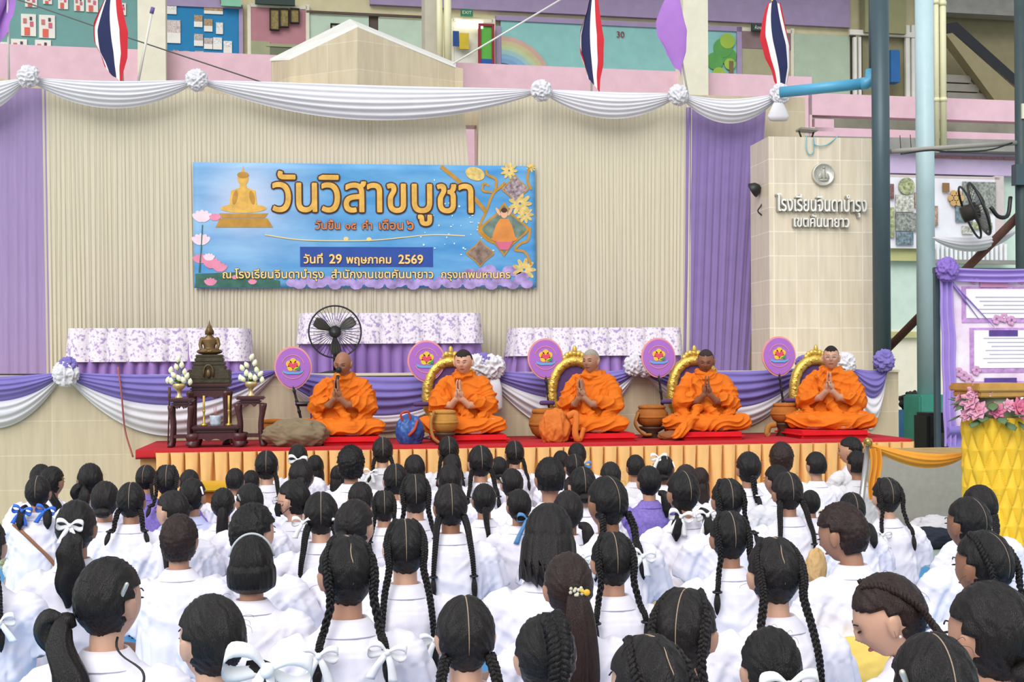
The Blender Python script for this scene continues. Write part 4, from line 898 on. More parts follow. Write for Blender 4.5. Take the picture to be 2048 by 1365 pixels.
# ---------------------------------------------------------------- gold floor chairs
VEL = cloth('purple_velvet', '5b4370', .8, .08)
def goldchair(label, px, Y=11.82, show=True):
    c = P(px, 870, Y); t = thing('floor_chair', label, 'chair', (c.x, Y, zpl), group='gilded floor chairs'); n = 40
    out = lambda k: [(.215 * math.cos(a) * (1 + .10 * math.sin(a) ** 2) * k - 0, .40 + .30 * math.sin(a) * k) for a in [-.9 + (PI + 1.8) * i / n for i in range(n + 1)]]
    L = [(-.13, .02), (-.15, .10)] + [(-x, z) for x, z in out(1)][0:] ; L = [(-.12, .03), (-.15, .12)] + [p for p in reversed(out(1))] + [(.15, .12), (.12, .03)]
    pts = [Vector((x, 0, z)) for x, z in L]; rr = [.044 + .010 * abs(math.sin(i * 1.9)) for i in range(len(pts))]
    mb = MB(); mb.tube(pts, rr, 10)
    for i in range(0, len(pts), 2): mb.ell(pts[i] + Vector((0, -.036, 0)), (.024, .018, .024), 8, 6)
    for a in range(7): mb.ell((.10 * math.sin((a - 3) * .4), -.01, .70 + .07 * math.cos((a - 3) * .4)), (.028, .02, .032), 10, 8)
    mb.ell((0, -.01, .80), (.022, .02, .045), 10, 8)
    mb.build('carved_frame', GOLD, t)
    MB().prism([(x, z) for x, z in out(.86)], (1, 0, 0), (0, 0, 1), (0, -.005, 0), (0, .05, 0)).build('back_cushion', VEL, t)
    mb = MB(); rnd = random.Random(px)
    for k in range(36): mb.ell((rnd.uniform(-.13, .13), -.012, rnd.uniform(.03, .2)), (.022, .018, .022), 6, 5)
    mb.box((0, .01, .12), (.26, .03, .2)); mb.build('carved_apron', GOLD, t)
    MB().capsule([(-.23, -.12, .32), (-.33, -.12, .32)], .022).build('arm_pad', VEL, t); MB().tube([(-.20, 0, .33), (-.24, -.12, .32)], .016, 8).build('arm_rail', GOLD, t)
    MB().box((0, -.2, .03), (.40, .40, .06), bev=.02).build('seat', VEL, t)
for px, lab in ((902, 'gilded floor chair behind the pale young person'), (1150, 'gilded floor chair behind the grey-haired person'), (1389, 'gilded floor chair behind the person with the lowered head'), (1632, 'gilded floor chair behind the person with glasses')): goldchair(lab, px)
c = P(650, 870, 11.82); t = thing('floor_chair', 'dark floor chair mostly hidden behind the person with the microphone', 'chair', (c.x, 11.82, zpl)); MB().box((0, 0, .28), (.26, .05, .42), bev=.03).build('back', VEL, t); MB().capsule([(-.14, -.06, .33), (-.24, -.06, .33)], .022).build('arm_pad', EBO, t); MB().box((0, -.2, .05), (.3, .3, .1), bev=.02).build('seat', VEL, t)
# cushions
CUSH = cloth('red_velvet', 'd3202a', .85, .08, bump=.2, bscale=30)
def cushion(label, x0, x1, Y=11.3):
    a, b = P(x0, 885, Y - .3), P(x1, 885, Y - .3); w = (b.x - a.x) / 2; mb = MB()
    mb.box((0, 0, .035), (2 * w, .70, .07), bev=.03); me = mb.build('floor_cushion', CUSH); me.location = ((a.x + b.x) / 2, Y + .02, zpl + .001); return tag(me, label, 'cushion', 'red floor cushions')
CU = [cushion('red floor cushion under the person with the microphone', 640, 765), cushion('red floor cushion under the pale young person', 868, 1020), cushion('red floor cushion under the grey-haired person', 1142, 1276), cushion('red floor cushion under the person with the lowered head', 1362, 1490), cushion('red floor cushion under the person with glasses', 1598, 1742)]
# ---------------------------------------------------------------- alms bowls and bags
def bowl(label, px, pyt, pyb, w, Y, col, stand=None, strap=None):
    base = P(px, pyb, Y); s = 1 / scale_at(base); r = w / 2 * s; h = max(.1, (pyb - pyt) * s); z0 = zpl if not stand else base.z
    t = thing('alms_bowl', label, 'bowl', (base.x, Y, zpl), group='cloth-covered alms bowls'); dz = base.z - zpl if stand else 0
    m = cloth('bowl_' + col, col, .7, .1, scale=20, bump=.2); T = Matrix.Translation((0, 0, dz))
    MB().lathe([(0, .0), (r * .45, .005), (r * .8, h * .18), (r, h * .45), (r * .97, h * .68), (r * .78, h * .86), (r * .74, h * .9)], 28, T=T).build('bowl_body', m, t)
    MB().lathe([(r * .76, h * .86), (r * .84, h * .9), (r * .80, h * 1.0), (r * .5, h * 1.04), (0, h * 1.06)], 28, T=T).build('lid', cloth('lid_' + col, col, .75, .15, scale=20), t)
    MB().lathe([(r * 1.0, h * .44), (r * 1.015, h * .5), (r * .985, h * .56)], 28, T=T).build('seam_band', m, t)
    if stand: MB().lathe([(r * .8, dz + .01), (r * .75, dz - .01), (r * .35, dz * .5), (r * .65, 0), (0, 0)], 24).build('bowl_stand', mat('stand_dark', '4b3a30', .5), t)
    if strap: MB().tube(cr_path([(x * r, -r * .2 + y * r, z * h + dz) for x, y, z in strap], 24), .014, 6, flat=2.2).build('strap', cloth('strap_' + col, 'a8763e', .8), t)
    return t
bowl('orange-brown covered bowl between the dark altar stand and the grey bag', 548, 826, 872, 62, 11.5, 'b8702a')
bowl('tan covered bowl with hanging straps before the knee of the pale young person', 889, 822, 868, 56, 10.95, 'b5823f', stand=True, strap=[(-.8, -.6, 1.0), (-1.05, -.7, .5), (-.9, -.8, -.1), (-.5, -.8, -.35)])
bowl('brown covered bowl behind the orange bag', 1091, 818, 876, 66, 11.6, 'a5662c')
bowl('wide brown bowl on a dark stand between the fourth hand fan and the grey-haired person', 1304, 812, 856, 66, 11.5, 'a1642c', stand=True, strap=[(-.95, -.2, .7), (-1.15, -.3, .2), (-.7, -.4, -.25), (-.2, -.5, -.3)])
bowl('small brown bowl with folded cloth on a stand next to the person with glasses', 1569, 808, 848, 56, 11.5, 'a9642a', stand=True, strap=[(-.8, -.3, -.02), (-1.3, -.3, -.1), (-1.5, -.4, -.45), (-1.35, -.4, -.55)])
def heap(name, label, cat, px, py, Y, r, m, seed, fold=.22, zlift=0.0, z=None):
    c = P(px, py, Y); bm = bmesh.new(); bmesh.ops.create_icosphere(bm, subdivisions=5, radius=1)
    for v in bm.verts:
        d = v.co.copy(); n = (1 - abs(noise.noise(Vector((d.x * 1.9 + seed, d.y * 1.9, d.z * 1.1))))) * 1.0 + .4 * (1 - abs(noise.noise(d * 4.2 + Vector((seed, 2, 0))))); k = 1 - fold + fold * n
        v.co = Vector((d.x * r[0] * k, d.y * r[1] * k, d.z * r[2] * k)); v.co.z = max(v.co.z, -r[2] * .75)
    me = bpy.data.meshes.new(name); bm.to_mesh(me); bm.free(); me.polygons.foreach_set('use_smooth', [True] * len(me.polygons)); me.materials.append(m)
    o = finish(bpy.data.objects.new(name, me)); o.location = (c.x, Y, (zpl if z is None else z) + r[2] * .75); return tag(o, label, cat)
heap('shoulder_bag', 'olive grey cloth bag heaped beside the person with the microphone', 'bag', 592, 872, 11.0, (.26, .16, .13), cloth('olive_cloth', '84745c', .9, .08), 2, .3)
o = heap('shoulder_bag', 'shiny blue bag standing between the person with the microphone and the pale young person', 'bag', 820, 862, 11.1, (.115, .09, .14), mat('blue_nylon', '2f5aa0', .4, .15, 10, spec=.5), 5, .3)
MB().tube(cr_path([(-.06, -.05, .08), (-.08, -.07, .15), (-.02, -.07, .17), (.0, -.06, .1)], 16), .009, 6).build('handle', mat('red_strap', 'b8452f', .6), o); MB().tube(cr_path([(.06, -.08, .1), (.03, -.11, .02), (-.02, -.11, -.03)], 16), .012, 6).build('trim_strip', mat('red_strap', 'b8452f', .6), o)
o = heap('shoulder_bag', 'orange cloth bag with a rolled strap at the knee of the grey-haired person', 'bag', 1110, 868, 11.05, (.13, .11, .16), cloth('orange_cloth', 'cf7434', .85, .08), 9, .35)
MB().tube(cr_path([(.1, -.05, .1), (.17, -.07, .12), (.16, -.09, -.05), (.20, -.08, -.1), (.24, -.07, .0)], 24), .022, 8, flat=1.4).build('strap', cloth('orange_cloth', 'cf7434'), o)
o = heap('cloth_bundle', 'small brown folded bundle on the carpet between two robed people', 'bundle', 1345, 866, 11.15, (.13, .1, .045), cloth('brown_bundle', '8a5a3a', .8, .1), 12, .2)
# ---------------------------------------------------------------- altar
BRZ = mat('old_bronze', '6d5534', .42, .25, 16, metal=.55, spec=.5); BRZD = mat('dark_bronze', '4a4436', .5, .2, 16, metal=.4, bump=.3, bscale=60)
def carved_table(label, px0, px1, pyt, Y, dep, legs=.032, apron=.09, flare=.02, rail=None, name='altar_table', foot=True, zt=None):
    a, b = P(px0, pyt, Y), P(px1, pyt, Y); w = (b.x - a.x) / 2; h = a.z - zpl; t = thing(name, label, 'table', ((a.x + b.x) / 2, Y, zpl))
    MB().box((0, 0, h - .014), (2 * w, dep, .028), bev=.01).build('table_top', ROSE, t)
    mb = MB(); mb.box((0, 0, h - .045), (2 * w - .06, dep - .05, .035), bev=.012); mb.build('waist', ROSE, t)
    pts = []
    for i in range(25):
        u = i / 24; pts.append((-w + .02 + (2 * w - .04) * u, -apron - .0 + .025 * abs(math.sin(u * PI * 3)) - (.03 if u < .12 or u > .88 else 0)))
    mb = MB()
    for y in (-dep / 2 + .01, dep / 2 - .03): mb.prism([(-w + .02, -.03)] + pts + [(w - .02, -.03)], (1, 0, 0), (0, 0, 1), (0, y, h - .03), (0, .02, 0))
    mb.build('apron', ROSE, t)
    for sx in (-1, 1):
        for sy in (-1, 1):
            x, y = sx * (w - .035), sy * (dep / 2 - .035)
            MB().tube(cr_path([(x + sx * flare, y, h - .06), (x + sx * flare * .6, y, h - .14), (x, y, h * .45), (x + sx * flare * .4, y, .06), (x + sx * flare * 1.4, y + sy * .008, 0)], 14), [legs * (1.25, 1.3, 1.15, 1, .95, .9, .88, .88, .9, .95, 1, 1.1, 1.2, 1.15)[i] for i in range(14)], 8).build('leg', ROSE, t)
    if rail:
        for sy in (-1, 1): MB().box((0, sy * (dep / 2 - .035), rail), (2 * w - .07, .02, .025)).build('stretcher', ROSE, t)
    return t, w, h
ta, wa, ha = carved_table('taller dark carved altar table carrying the bronze statue', 376, 463, 768, 11.45, .32, .03, .10, .0)
tb, wb_, hb = carved_table('low dark carved altar table with candles and incense in front', 386, 482, 852, 11.1, .30, .045, .10, .03, name='altar_table')
tc, wc, hc = carved_table('slim dark plant stand with lotus vase beside the thin stick', 338, 388, 797, 11.1, .20, .020, .06, .015, .09, name='plant_stand')
td, wd_, hd_ = carved_table('slim dark plant stand with lotus vase next to the orange-brown bowl', 472, 530, 793, 11.1, .22, .022, .06, .02, .09, name='plant_stand')
def statue():
    z0 = zpl + ha; s = 1 / scale_at(P(415, 740, 11.45)); t = thing('buddha_statue', 'dark bronze seated statue on a tiered pedestal atop the tallest altar table', 'statue', (ta.location.x, 11.45, z0)); H = 58 * s
    mb = MB(); tiers = [(0, 42, 8), (8, 41, 20), (28, 33, 8), (36, 31, 7), (43, 28, 9), (52, 27, 6)]
    for z, w, h in tiers: mb.box((0, 0, (z + h / 2) * s), (w * 2 * s, w * 1.3 * s, h * s), bev=.008)
    mb.prism([(-38, 8), (38, 8), (30, 32), (-30, 32)], (s, 0, 0), (0, 0, s), (0, -.11, 0), (0, .22, 0)); mb.build('pedestal', BRZD, t)
    mb = MB(); pts = [(9 * s * math.cos(a), 24 * s + 13 * s * math.sin(a)) for a in [PI * i / 12 for i in range(13)]]
    mb.tube([Vector((x, -.125, z)) for x, z in [(9 * s, 14 * s)] + pts + [(-9 * s, 14 * s)]], .008, 8); mb.ell((0, -.12, 20 * s), (5 * s, .02, 9 * s)); mb.build('niche', BRZ, t)
    f = MB(); b = 58
    f.ell((0, 0, (b + 6) * s), (26 * s, 16 * s, 7 * s)); f.oval([((b + 8) * s, 11 * s, 8 * s, 0), ((b + 18) * s, 12 * s, 8 * s, 0), ((b + 30) * s, 16 * s, 8 * s, 0), ((b + 35) * s, 9 * s, 6 * s, 0), ((b + 40) * s, 4.5 * s, 4.5 * s, 0)], 20)
    for sx in (-1, 1): f.capsule([(sx * 15 * s, 0, (b + 31) * s), (sx * 18 * s, -2 * s, (b + 20) * s), (sx * 15 * s, -8 * s, (b + 10) * s), (sx * 5 * s, -13 * s, (b + 8) * s)], [4.5 * s, 4 * s, 3.6 * s, 3 * s])
    f.ell((0, -1 * s, (b + 47) * s), (7.5 * s, 8 * s, 9.5 * s)); f.ell((0, 0, (b + 55) * s), (5 * s, 5 * s, 4 * s)); f.lathe([(3 * s, (b + 57) * s), (1.6 * s, (b + 63) * s), (.3 * s, (b + 71) * s)], 10)
    for sx in (-1, 1): f.ell((sx * 7.6 * s, 0, (b + 44) * s), (1.5 * s, 2 * s, 5 * s))
    f.ell((0, -9 * s, (b + 45.5) * s), (1.3 * s, 1.6 * s, 2.6 * s))
    me = fuse(f, .0035, 2, 'statue_figure'); put('figure', me, BRZ, t)
statue()
def vase(label, px, pyb, Y, zt, seed, spread):
    s = 1 / scale_at(P(px, pyb, Y)); c = P(px, pyb, Y); t = thing('flower_vase', label, 'vase', (c.x, Y, zt), group='gold vases with white lotus buds'); rnd = random.Random(seed)
    MB().lathe([(0, 0), (8 * s, 0), (8 * s, 2 * s), (4 * s, 6 * s), (3.4 * s, 12 * s), (6 * s, 16 * s), (12 * s, 22 * s), (13 * s, 29 * s), (11 * s, 29 * s)], 24).build('vase_body', mat('vase_gold', 'd9bf86', .3, .1, metal=.6), t)
    BUD = mat('lotus_bud', 'e9ebc9', .6, .06, 20); LF = mat('lotus_leaf', '5d7f4e', .6, .15)
    pos = [(0, 78, 4), (-6, 62, 3), (6, 66, -2), (-16, 56, 0), (-8, 46, -6), (10, 52, 0), (0, 40, -8), (16, 44, 0), (-20, 36, 0), (8, 36, -8), (-12, 34, -6), (20, 32, 0)]
    for x, z, y in pos:
        x = x * spread + rnd.uniform(-2, 2); st = MB().tube(cr_path([(0, 0, 26 * s), (x * .4 * s, y * .4 * s, (z + 20) * .5 * s), (x * s, y * s, z * s)], 8), .004, 5).build('stem', LF, t)
        MB().lathe([(0, -7 * s), (4.2 * s, -4 * s), (5.2 * s, 0), (3.6 * s, 4.5 * s), (.5 * s, 8 * s)], 12, T=Matrix.Translation((x * s, y * s, z * s)) @ Matrix.Rotation(rnd.uniform(-.5, .5) + x * .012, 4, 'Y')).build('lotus_bud', BUD, st)
    mb = MB()
    for k in range(7):
        a = k * .9; q = cr_path([(0, 0, 28 * s), (12 * s * math.cos(a), 6 * s * math.sin(a), 36 * s), (24 * s * math.cos(a), 10 * s * math.sin(a), (36 + rnd.uniform(-6, 8)) * s)], 8); mb.tube(q, [.003, .008, .014, .018, .018, .014, .008, .002], 6, flat=.3)
    mb.build('leaves', LF, t)
vase('gold vase of white lotus buds on the stand beside the thin stick', 358, 797, 11.1, zpl + hc, 1, 1.0)
vase('gold vase of white lotus buds on the stand next to the orange-brown bowl', 502, 793, 11.1, zpl + hd_, 2, 1.1)
for px, lab in ((408, 'slim gold candlestick on the low altar table left of the incense pot'), (458, 'slim gold candlestick on the low altar table right of the incense pot')):
    c = P(px, 852, 11.08); t = thing('candlestick', lab, 'candlestick', (c.x, 11.08, zpl + hb)); MB().lathe([(0, 0), (.03, 0), (.03, .01), (.01, .02), (.008, .1), (.012, .12), (.012, .13), (0, .13)], 16).build('holder', mat('brass', 'cba94c', .3, .1, metal=.7), t); MB().tube([(0, 0, .13), (0, 0, .25)], .009, 10).build('candle', mat('candle_wax', 'd9b95a', .5), t)
c = P(431, 852, 11.06); t = thing('incense_pot', 'blue and white porcelain incense pot on the low altar table', 'incense pot', (c.x, 11.06, zpl + hb)); PORC = mat('porcelain', 'b9c6d4', .25, .25, 30)
MB().lathe([(0, 0), (.042, 0), (.045, .02), (.047, .07), (.05, .085), (.045, .085), (.04, .075), (0, .075)], 24).build('pot', PORC, t)
for dx in (-.006, .004, .0): MB().tube([(dx, 0, .07), (dx * 2.5, 0, .17)], .0025, 5).build('incense_stick', mat('incense_pink', 'b97a76', .8), t)
a = P(336, 903, 11.05); tag(MB().tube([(a.x, 11.05, zpl), (a.x + .012, 11.06, zpl + .4), (a.x + .012, 11.06, zpl + .41), (a.x + .014, 11.06, zpl + .5)], [.006, .006, .012, .012], 8).build('lighting_stick', mat('stick_brown', '5a4038', .6)), 'thin dark stick leaning upright at the end of the altar', 'stick')
tag(MB().tube(cr_path([P(236, 735, 12.06), P(243, 790, 12.02), P(250, 860, 12.1), (P(266, 915, 12.1))], 24), .008, 6).build('red_cable', mat('cable_red', 'a8605e', .7)), 'thin red cable hanging down the stage front beside the altar', 'cable')
# ---------------------------------------------------------------- poster stand
LAVC = cloth('lavender_satin', 'a78fd6', .5, .05, bump=.05, bscale=20)
def poster():
    Y = 11.9; a, b = P(1872, 893, Y), P(2110, 893, Y); top = P(1960, 535, Y).z; t = thing('poster_stand', 'lavender draped stand with a large pink and white printed poster', 'poster stand', ((a.x + b.x) / 2, Y, 0)); w = (b.x - a.x) / 2; cx = (a.x + b.x) / 2
    for sx in (-1, 1): MB().box((sx * (w - .03), .03, top / 2), (.05, .05, top)).build('post', POLE_DK, t)
    MB().box((0, .03, top - .03), (2 * w, .05, .05)).build('crossbar', POLE_DK, t)
    def L(px, py, dy=0): p = P(px, py, Y + dy); return Vector((p.x - cx, dy, p.z))
    m = mat('poster_print', 'ecdcea', .5)
    def build(nt, co):
        n = nt.nodes.new('ShaderNodeTexNoise'); n.inputs['Scale'].default_value = 3; n.inputs['Detail'].default_value = 5; nt.links.new(co, n.inputs[0]); r = nt.nodes.new('ShaderNodeValToRGB'); e = r.color_ramp.elements
        e[0].position = .35; e[0].color = lin('dfb9dc'); e[1].position = .6; e[1].color = lin('f1ebf3'); nt.links.new(n.outputs['Fac'], r.inputs[0]); return r.outputs[0]
    ramp_over(m, build)
    def rect(nm, x0, y0, x1, y1, dy, mm, par=t):
        p, q = L(x0, y1), L(x1, y0); return MB().box(((p.x + q.x) / 2, dy, (p.z + q.z) / 2), (q.x - p.x, .008, q.z - p.z)).build(nm, mm, par)
    rect('poster_sheet', 1898, 552, 2105, 862, -.01, m)
    fr = mat('panel_frame', 'bd92cc', .5, .25, 20); pn = mat('panel_white', 'f0ecf3', .5, .03); tl = mat('print_grey', 'bdb9cc', .6); dk = mat('title_purple', '5d4490', .5, .2)
    for x0, y0, x1, y1, tx0, tx1, ty, tm in ((1922, 574, 2110, 646, 1957, 2012, 563, mat('title_pink', 'cf8fb8', .5)), (1938, 656, 2110, 746, 1975, 2032, 661, dk), (1930, 762, 2110, 850, 1966, 2030, 756, dk)):
        f = rect('panel_frame', x0, y0, x1, y1, -.018, fr); rect('panel', x0 + 8, y0 + 5, x1 - 6, y1 - 9, -.024, pn, f); rect('panel_title', tx0, ty, tx1, ty + 12, -.03, tm, f)
        n = int((y1 - y0 - 32) / 8)
        for k in range(n):
            y = y0 + 20 + k * 8; d = (k * 7 % 5) * 4; rect('text_line', x0 + 26 + d, y, x1 - 40 - d, y + 1.6, -.029, tl, f)
    rnd = random.Random(8)
    for x, y in [(1990, 640), (2005, 636), (2020, 642), (1925, 752), (1935, 760), (1915, 745), (1950, 742), (2040, 560), (1945, 560)]:
        p = L(x, y)
        mb = MB()
        for k in range(6): mb.ell((p.x + .03 * math.cos(k), -.03, p.z + .03 * math.sin(k)), (.024, .004, .018), 8, 4, rot=(0, k, 0))
        mb.build('printed_flower', mat('print_rose', 'cf9cc4', .6, .2), t)
    rows = [[Vector((p.x + .004 * math.sin(v * 22), -.05 - .02 * math.sin(u * 16), p.z)) for u in [i / 24 for i in range(25)] for p in [L(1874 + (30 - 10 * abs(v - .4)) * u + 16 * v * 0.6, 556 + 337 * v)]] for v in [j / 24 for j in range(25)]]
    MB().grid(rows).build('side_drape', LAVC, t)
    rows = [[Vector((p.x, -.05 - .02 * math.sin(v * 14 + u), p.z)) for u in [i / 30 for i in range(31)] for p in [L(1885 + 220 * u, 536 + 26 * v + 4 * math.sin(u * 3))]] for v in [j / 16 for j in range(17)]]
    MB().grid(rows).build('top_drape', LAVC, t)
    for k, (x, y) in enumerate([(1930, 610), (1955, 640), (1985, 655)]):
        p, q = L(1890, 555), L(x, y); MB().tube([p + Vector((0, -.05, 0)), p.lerp(q, .5) + Vector((0, -.045, 0)), q + Vector((0, -.035, 0))], [.02, .014, .004], 8, flat=.4).build('gathered_fold', LAVC, t)
    o = rosette('fabric_flower', '', L(1885, 541) + Vector((0, -.1, 0)), 0, Y, .115, cloth('lavender_deep', '8a6fc0', .5), 61, None, .6, t)
    rows = [[Vector((p.x, -.06 - .035 * math.sin(v * 12 + u * 2), p.z)) for u in [i / 20 for i in range(21)] for p in [L(1890 + 200 * u, 852 + 75 * v)]] for v in [j / 16 for j in range(17)]]
    MB().grid(rows).build('bottom_drape', PURP2, t)
poster()
# ---------------------------------------------------------------- gold lectern with pink lotus
def lectern():
    Y = 8.7; p = P(1985, 830, Y); s = 1 / scale_at(p); t = thing('flower_column', 'column wrapped in smocked yellow satin topped with pink lotus flowers', 'lectern', (p.x + .0, Y, 0)); H = P(1985, 835, Y).z; r0 = 57 * s
    n, R = 220, 240; rings = []
    for i in range(R + 1):
        v = i / R; z = H * v; b = r0 * (1 + .10 * (1 - v) ** 3 + .02 * v); ring = []
        for k in range(n):
            a = 2 * PI * k / n; u = a * 6; q = z * 12; d1 = abs(math.sin((u + q) * 1.0 + .25 * math.sin(z * 5))); d2 = abs(math.sin((u - q) * 1.0 + .2 * math.sin(a * 3)))
            bump = (min(d1, d2)) ** .6; rr = b * (.90 + .15 * bump + .03 * noise.noise(Vector((math.cos(a) * 4, math.sin(a) * 4, z * 9)))); ring.append(Vector((rr * math.cos(a), rr * math.sin(a), z)))
        rings.append(ring)
    YS = cloth('yellow_satin', 'ecc03a', .4, .06); MB().ring_loft(rings).build('smocked_cover', YS, t)
    g = mat('gold_lacquer', 'c99a50', .35, .12, 12, metal=.3, spec=.5); zt = P(1985, 776, Y).z
    mb = MB(); mb.box((.0, 0, zt - .0), (124 * s, 124 * s, 12 * s), bev=.008); mb.box((0, 0, zt - 12 * s), (112 * s, 112 * s, 12 * s), bev=.008); mb.box((0, 0, zt + 7 * s), (116 * s, 116 * s, 5 * s)); mb.build('tray', g, t)
    MB().lathe([(0, H - .02), (50 * s, H - .02), (44 * s, zt - 15 * s), (0, zt - 15 * s)], 24).build('core', mat('glass_green', '9aa88a', .3), t)
    LP, LPD, LC, LG = mat('lotus_pink', 'dd9db4', .6, .12, 30), mat('lotus_deep_pink', 'cf7090', .6, .1, 30), mat('lotus_center', 'dcc95a', .6), mat('leaf_green', '5c7350', .6, .15)
    rnd = random.Random(5)
    def lotus(x, y, z, r, m, out):
        f = bpy.data.objects.new('lotus_flower', None); C.objects.link(f); f.parent = t; f.location = (x, y, z); f.rotation_euler = Vector(out).to_track_quat('Z', 'Y').to_euler()
        for ringk, (nn, tilt, rr) in enumerate(((7, .75, 1.0), (6, .42, .85), (5, .2, .7))):
            mb = MB()
            for k in range(nn):
                a = 2 * PI * (k + ringk * .5) / nn; pts = [Vector((r * rr * q * math.sin(tilt + .5 * q) * 1.0, 0, r * rr * q * math.cos(tilt + .3 * q))) for q in (0, .25, .5, .75, 1)]
                mb.tube(pts, [r * .08, r * .3, r * .36, r * .26, r * .03], 8, T=Matrix.Rotation(a, 4, 'Z'), flat=.22)
            mb.build('petals', m if ringk else (LP if m is LP else LPD), f)
        mb = MB(); mb.lathe([(0, r * .15), (r * .16, r * .2), (r * .2, r * .42), (0, r * .44)], 12); mb.build('seed_head', LC, f)
    spots = [(-66, 3, 24, 1), (-52, -16, 24, 1), (-58, 22, 18, 1), (-20, -16, 19, 0), (2, -6, 16, 1), (22, -14, 26, 0), (46, 2, 24, 1), (58, -14, 24, 1), (70, 10, 18, 1), (-74, -24, 18, 1), (-36, 20, 12, 1)]
    for dx, dz, r, pk in spots:
        ang = dx / 62; x = 62 * s * math.sin(ang) * 1.05; y = -62 * s * math.cos(ang) * .9; lotus(x, y, P(1985, 806 - dz, Y).z, r * s, LP if pk else LPD, (math.sin(ang), -math.cos(ang), .35))
    for k in range(5): lotus(58 * s * math.sin(2.0 + k * .55), -58 * s * math.cos(2.0 + k * .55), P(1985, 806, Y).z, 22 * s, LP, (math.sin(2.0 + k * .55), -math.cos(2 + k * .55), .4))
    mb = MB()
    for k in range(26):
        a = 2 * PI * k / 26; z = P(1985, rnd.choice((796, 803, 830, 838, 842)), Y).z; c = Vector((58 * s * math.sin(a), -58 * s * math.cos(a), z)); d = Vector((math.sin(a), -math.cos(a), rnd.uniform(-.9, .3)))
        mb.tube([c, c + d * .03, c + d * .06, c + d * .10], [.008, .034, .04, .004], 8, flat=.2)
    mb.build('leaves', LG, t)
lectern()
# grey board with timber rails, orange drape, stanchion
def greyboard():
    Y = 9.9; a, b = P(1728, 1068, Y), P(1945, 1066, Y); c = P(1840, 897, Y); w = (b.x - a.x) / 2; t = thing('display_board', 'plain grey board with light timber rails below the lavender poster', 'board', ((a.x + b.x) / 2, Y, 0)); zt, z0 = c.z, (a.z + b.z) / 2; WD = mat('light_timber', 'b79a6c', .6, .1, 10, stretch=(1, 6, 6))
    MB().box((0, .01, (zt + z0) / 2), (2 * w - .02, .02, zt - z0 - .04)).build('panel', mat('board_grey', '9d9c94', .85, .06, 20), t)
    MB().box((0, 0, zt - .02), (2 * w, .04, .045)).build('rail', WD, t); MB().box((0, 0, z0 + .02), (2 * w, .04, .045)).build('rail', WD, t)
    for sx in (-1, 1):
        MB().box((sx * (w - .02), .02, (zt + z0) / 2), (.04, .03, zt - z0 - .08)).build('stile', WD, t); MB().box((sx * (w - .06), .02, z0 / 2), (.04, .04, z0)).build('leg', WD, t)
    for x, z in ((.05, zt - .06), (-.02, z0 + .055)): MB().box((x, -.018, z), (.16, .015, .022)).build('label_strip', mat('dark_strip', '4c463f', .7), t)
    heap('white_bundle', 'white cloth bundle on the floor under the grey board', 'bundle', 1868, 1080, 9.75, (.2, .14, .11), WHITE_CL, 31, .3, z=0)
    heap('dark_bag', 'black bag on the floor below the grey board', 'bag', 1850, 1100, 9.35, (.26, .14, .09), mat('dark_navy_bag', '1d2534', .7), 33, .2, z=0)
greyboard()
ORG = cloth('orange_satin', 'e09a3a', .5, .06)
swag('orange_drape', 'orange cloth hanging from the brass knobbed stand to the yellow column', (1737, 892), (1932, 908), .02, .13, ORG, 9.12, 3, .05, 4, .55, None, 'drape', pinch=.5)
a, b = P(1740, 897, 9.1), P(1746, 1000, 9.1); rows = [[Vector((a.x + (-.02 + .09 * u) + .012 * math.sin(v * 6), 9.08 - .02 * math.sin(u * 15 + v), a.z + (b.z - a.z) * v)) for u in [i / 20 for i in range(21)]] for v in [j / 14 for j in range(15)]]
tag(MB().grid(rows).build('orange_drape', ORG), 'vertical orange cloth hanging beside the steel stand', 'drape')
a, b = P(1736, 893, 9.1), P(1722, 1010, 9.0); f = a + (b - a) * (a.z / (a.z - b.z)); t = thing('stanchion', 'steel stand with a patterned brass knob beside the orange drape', 'stand', (f.x, f.y, 0)); d = a - f
MB().tube([(0, 0, .0), d], .021, 14).build('pole', STEEL, t); MB().ell(d + Vector((0, 0, .03)), (.034, .034, .034), 18, 12).build('knob', mat('brass_pattern', 'b99a55', .3, .6, 40, metal=.7), t); MB().lathe([(0, 0), (.13, 0), (.13, .015), (.03, .04), (0, .04)], 24).build('base', STEEL, t)
# mats and odds on the hall floor
BLUEM = mat('blue_tarpaulin', '3f8fc4', .45, .12, 2, bump=.25, bscale=4, spec=.4)
tag(MB().box((.75, 5.6, .004), (6.6, 7.8, .008)).build('floor_mat', BLUEM), 'large blue tarpaulin mat spread under the seated students', 'mat')
def fbox(name, label, cat, px, py, Y, size, m):
    c = P(px, py, Y); o = MB().box((0, 0, size[2] / 2), size, bev=.012).build(name, m); o.location = (c.x, Y, 0); return tag(o, label, cat)
c = P(430, 965, 10.35); t = thing('low_table', 'small yellow topped wooden table before the gold platform skirt', 'table', (c.x, 10.35, 0)); MB().box((0, 0, c.z - .03), (.30, .3, .06), bev=.01).build('table_top', mat('yellow_top', 'd9a92c', .5), t); MB().box((0, .02, (c.z - .06) / 2), (.27, .25, c.z - .06)).build('cabinet', mat('orange_wood', '9c5a2c', .6, .1), t)
q = G(1315, 1200, .12); heap('paper_bag', 'crumpled brown paper bag on the floor behind a braided student', 'bag', 1315, 1200, q.y, (.13, .1, .085), mat('kraft_paper', 'd8b37c', .85, .08, bump=.4, bscale=20), 41, .35, z=0)
q = G(562, 1200, .18); o = heap('plastic_bag', 'white plastic bag with a bright yellow patch beside the bob-haired student', 'bag', 562, 1200, q.y, (.10, .08, .14), mat('plastic_white', 'ecebd8', .4, .05), 43, .3, z=0)
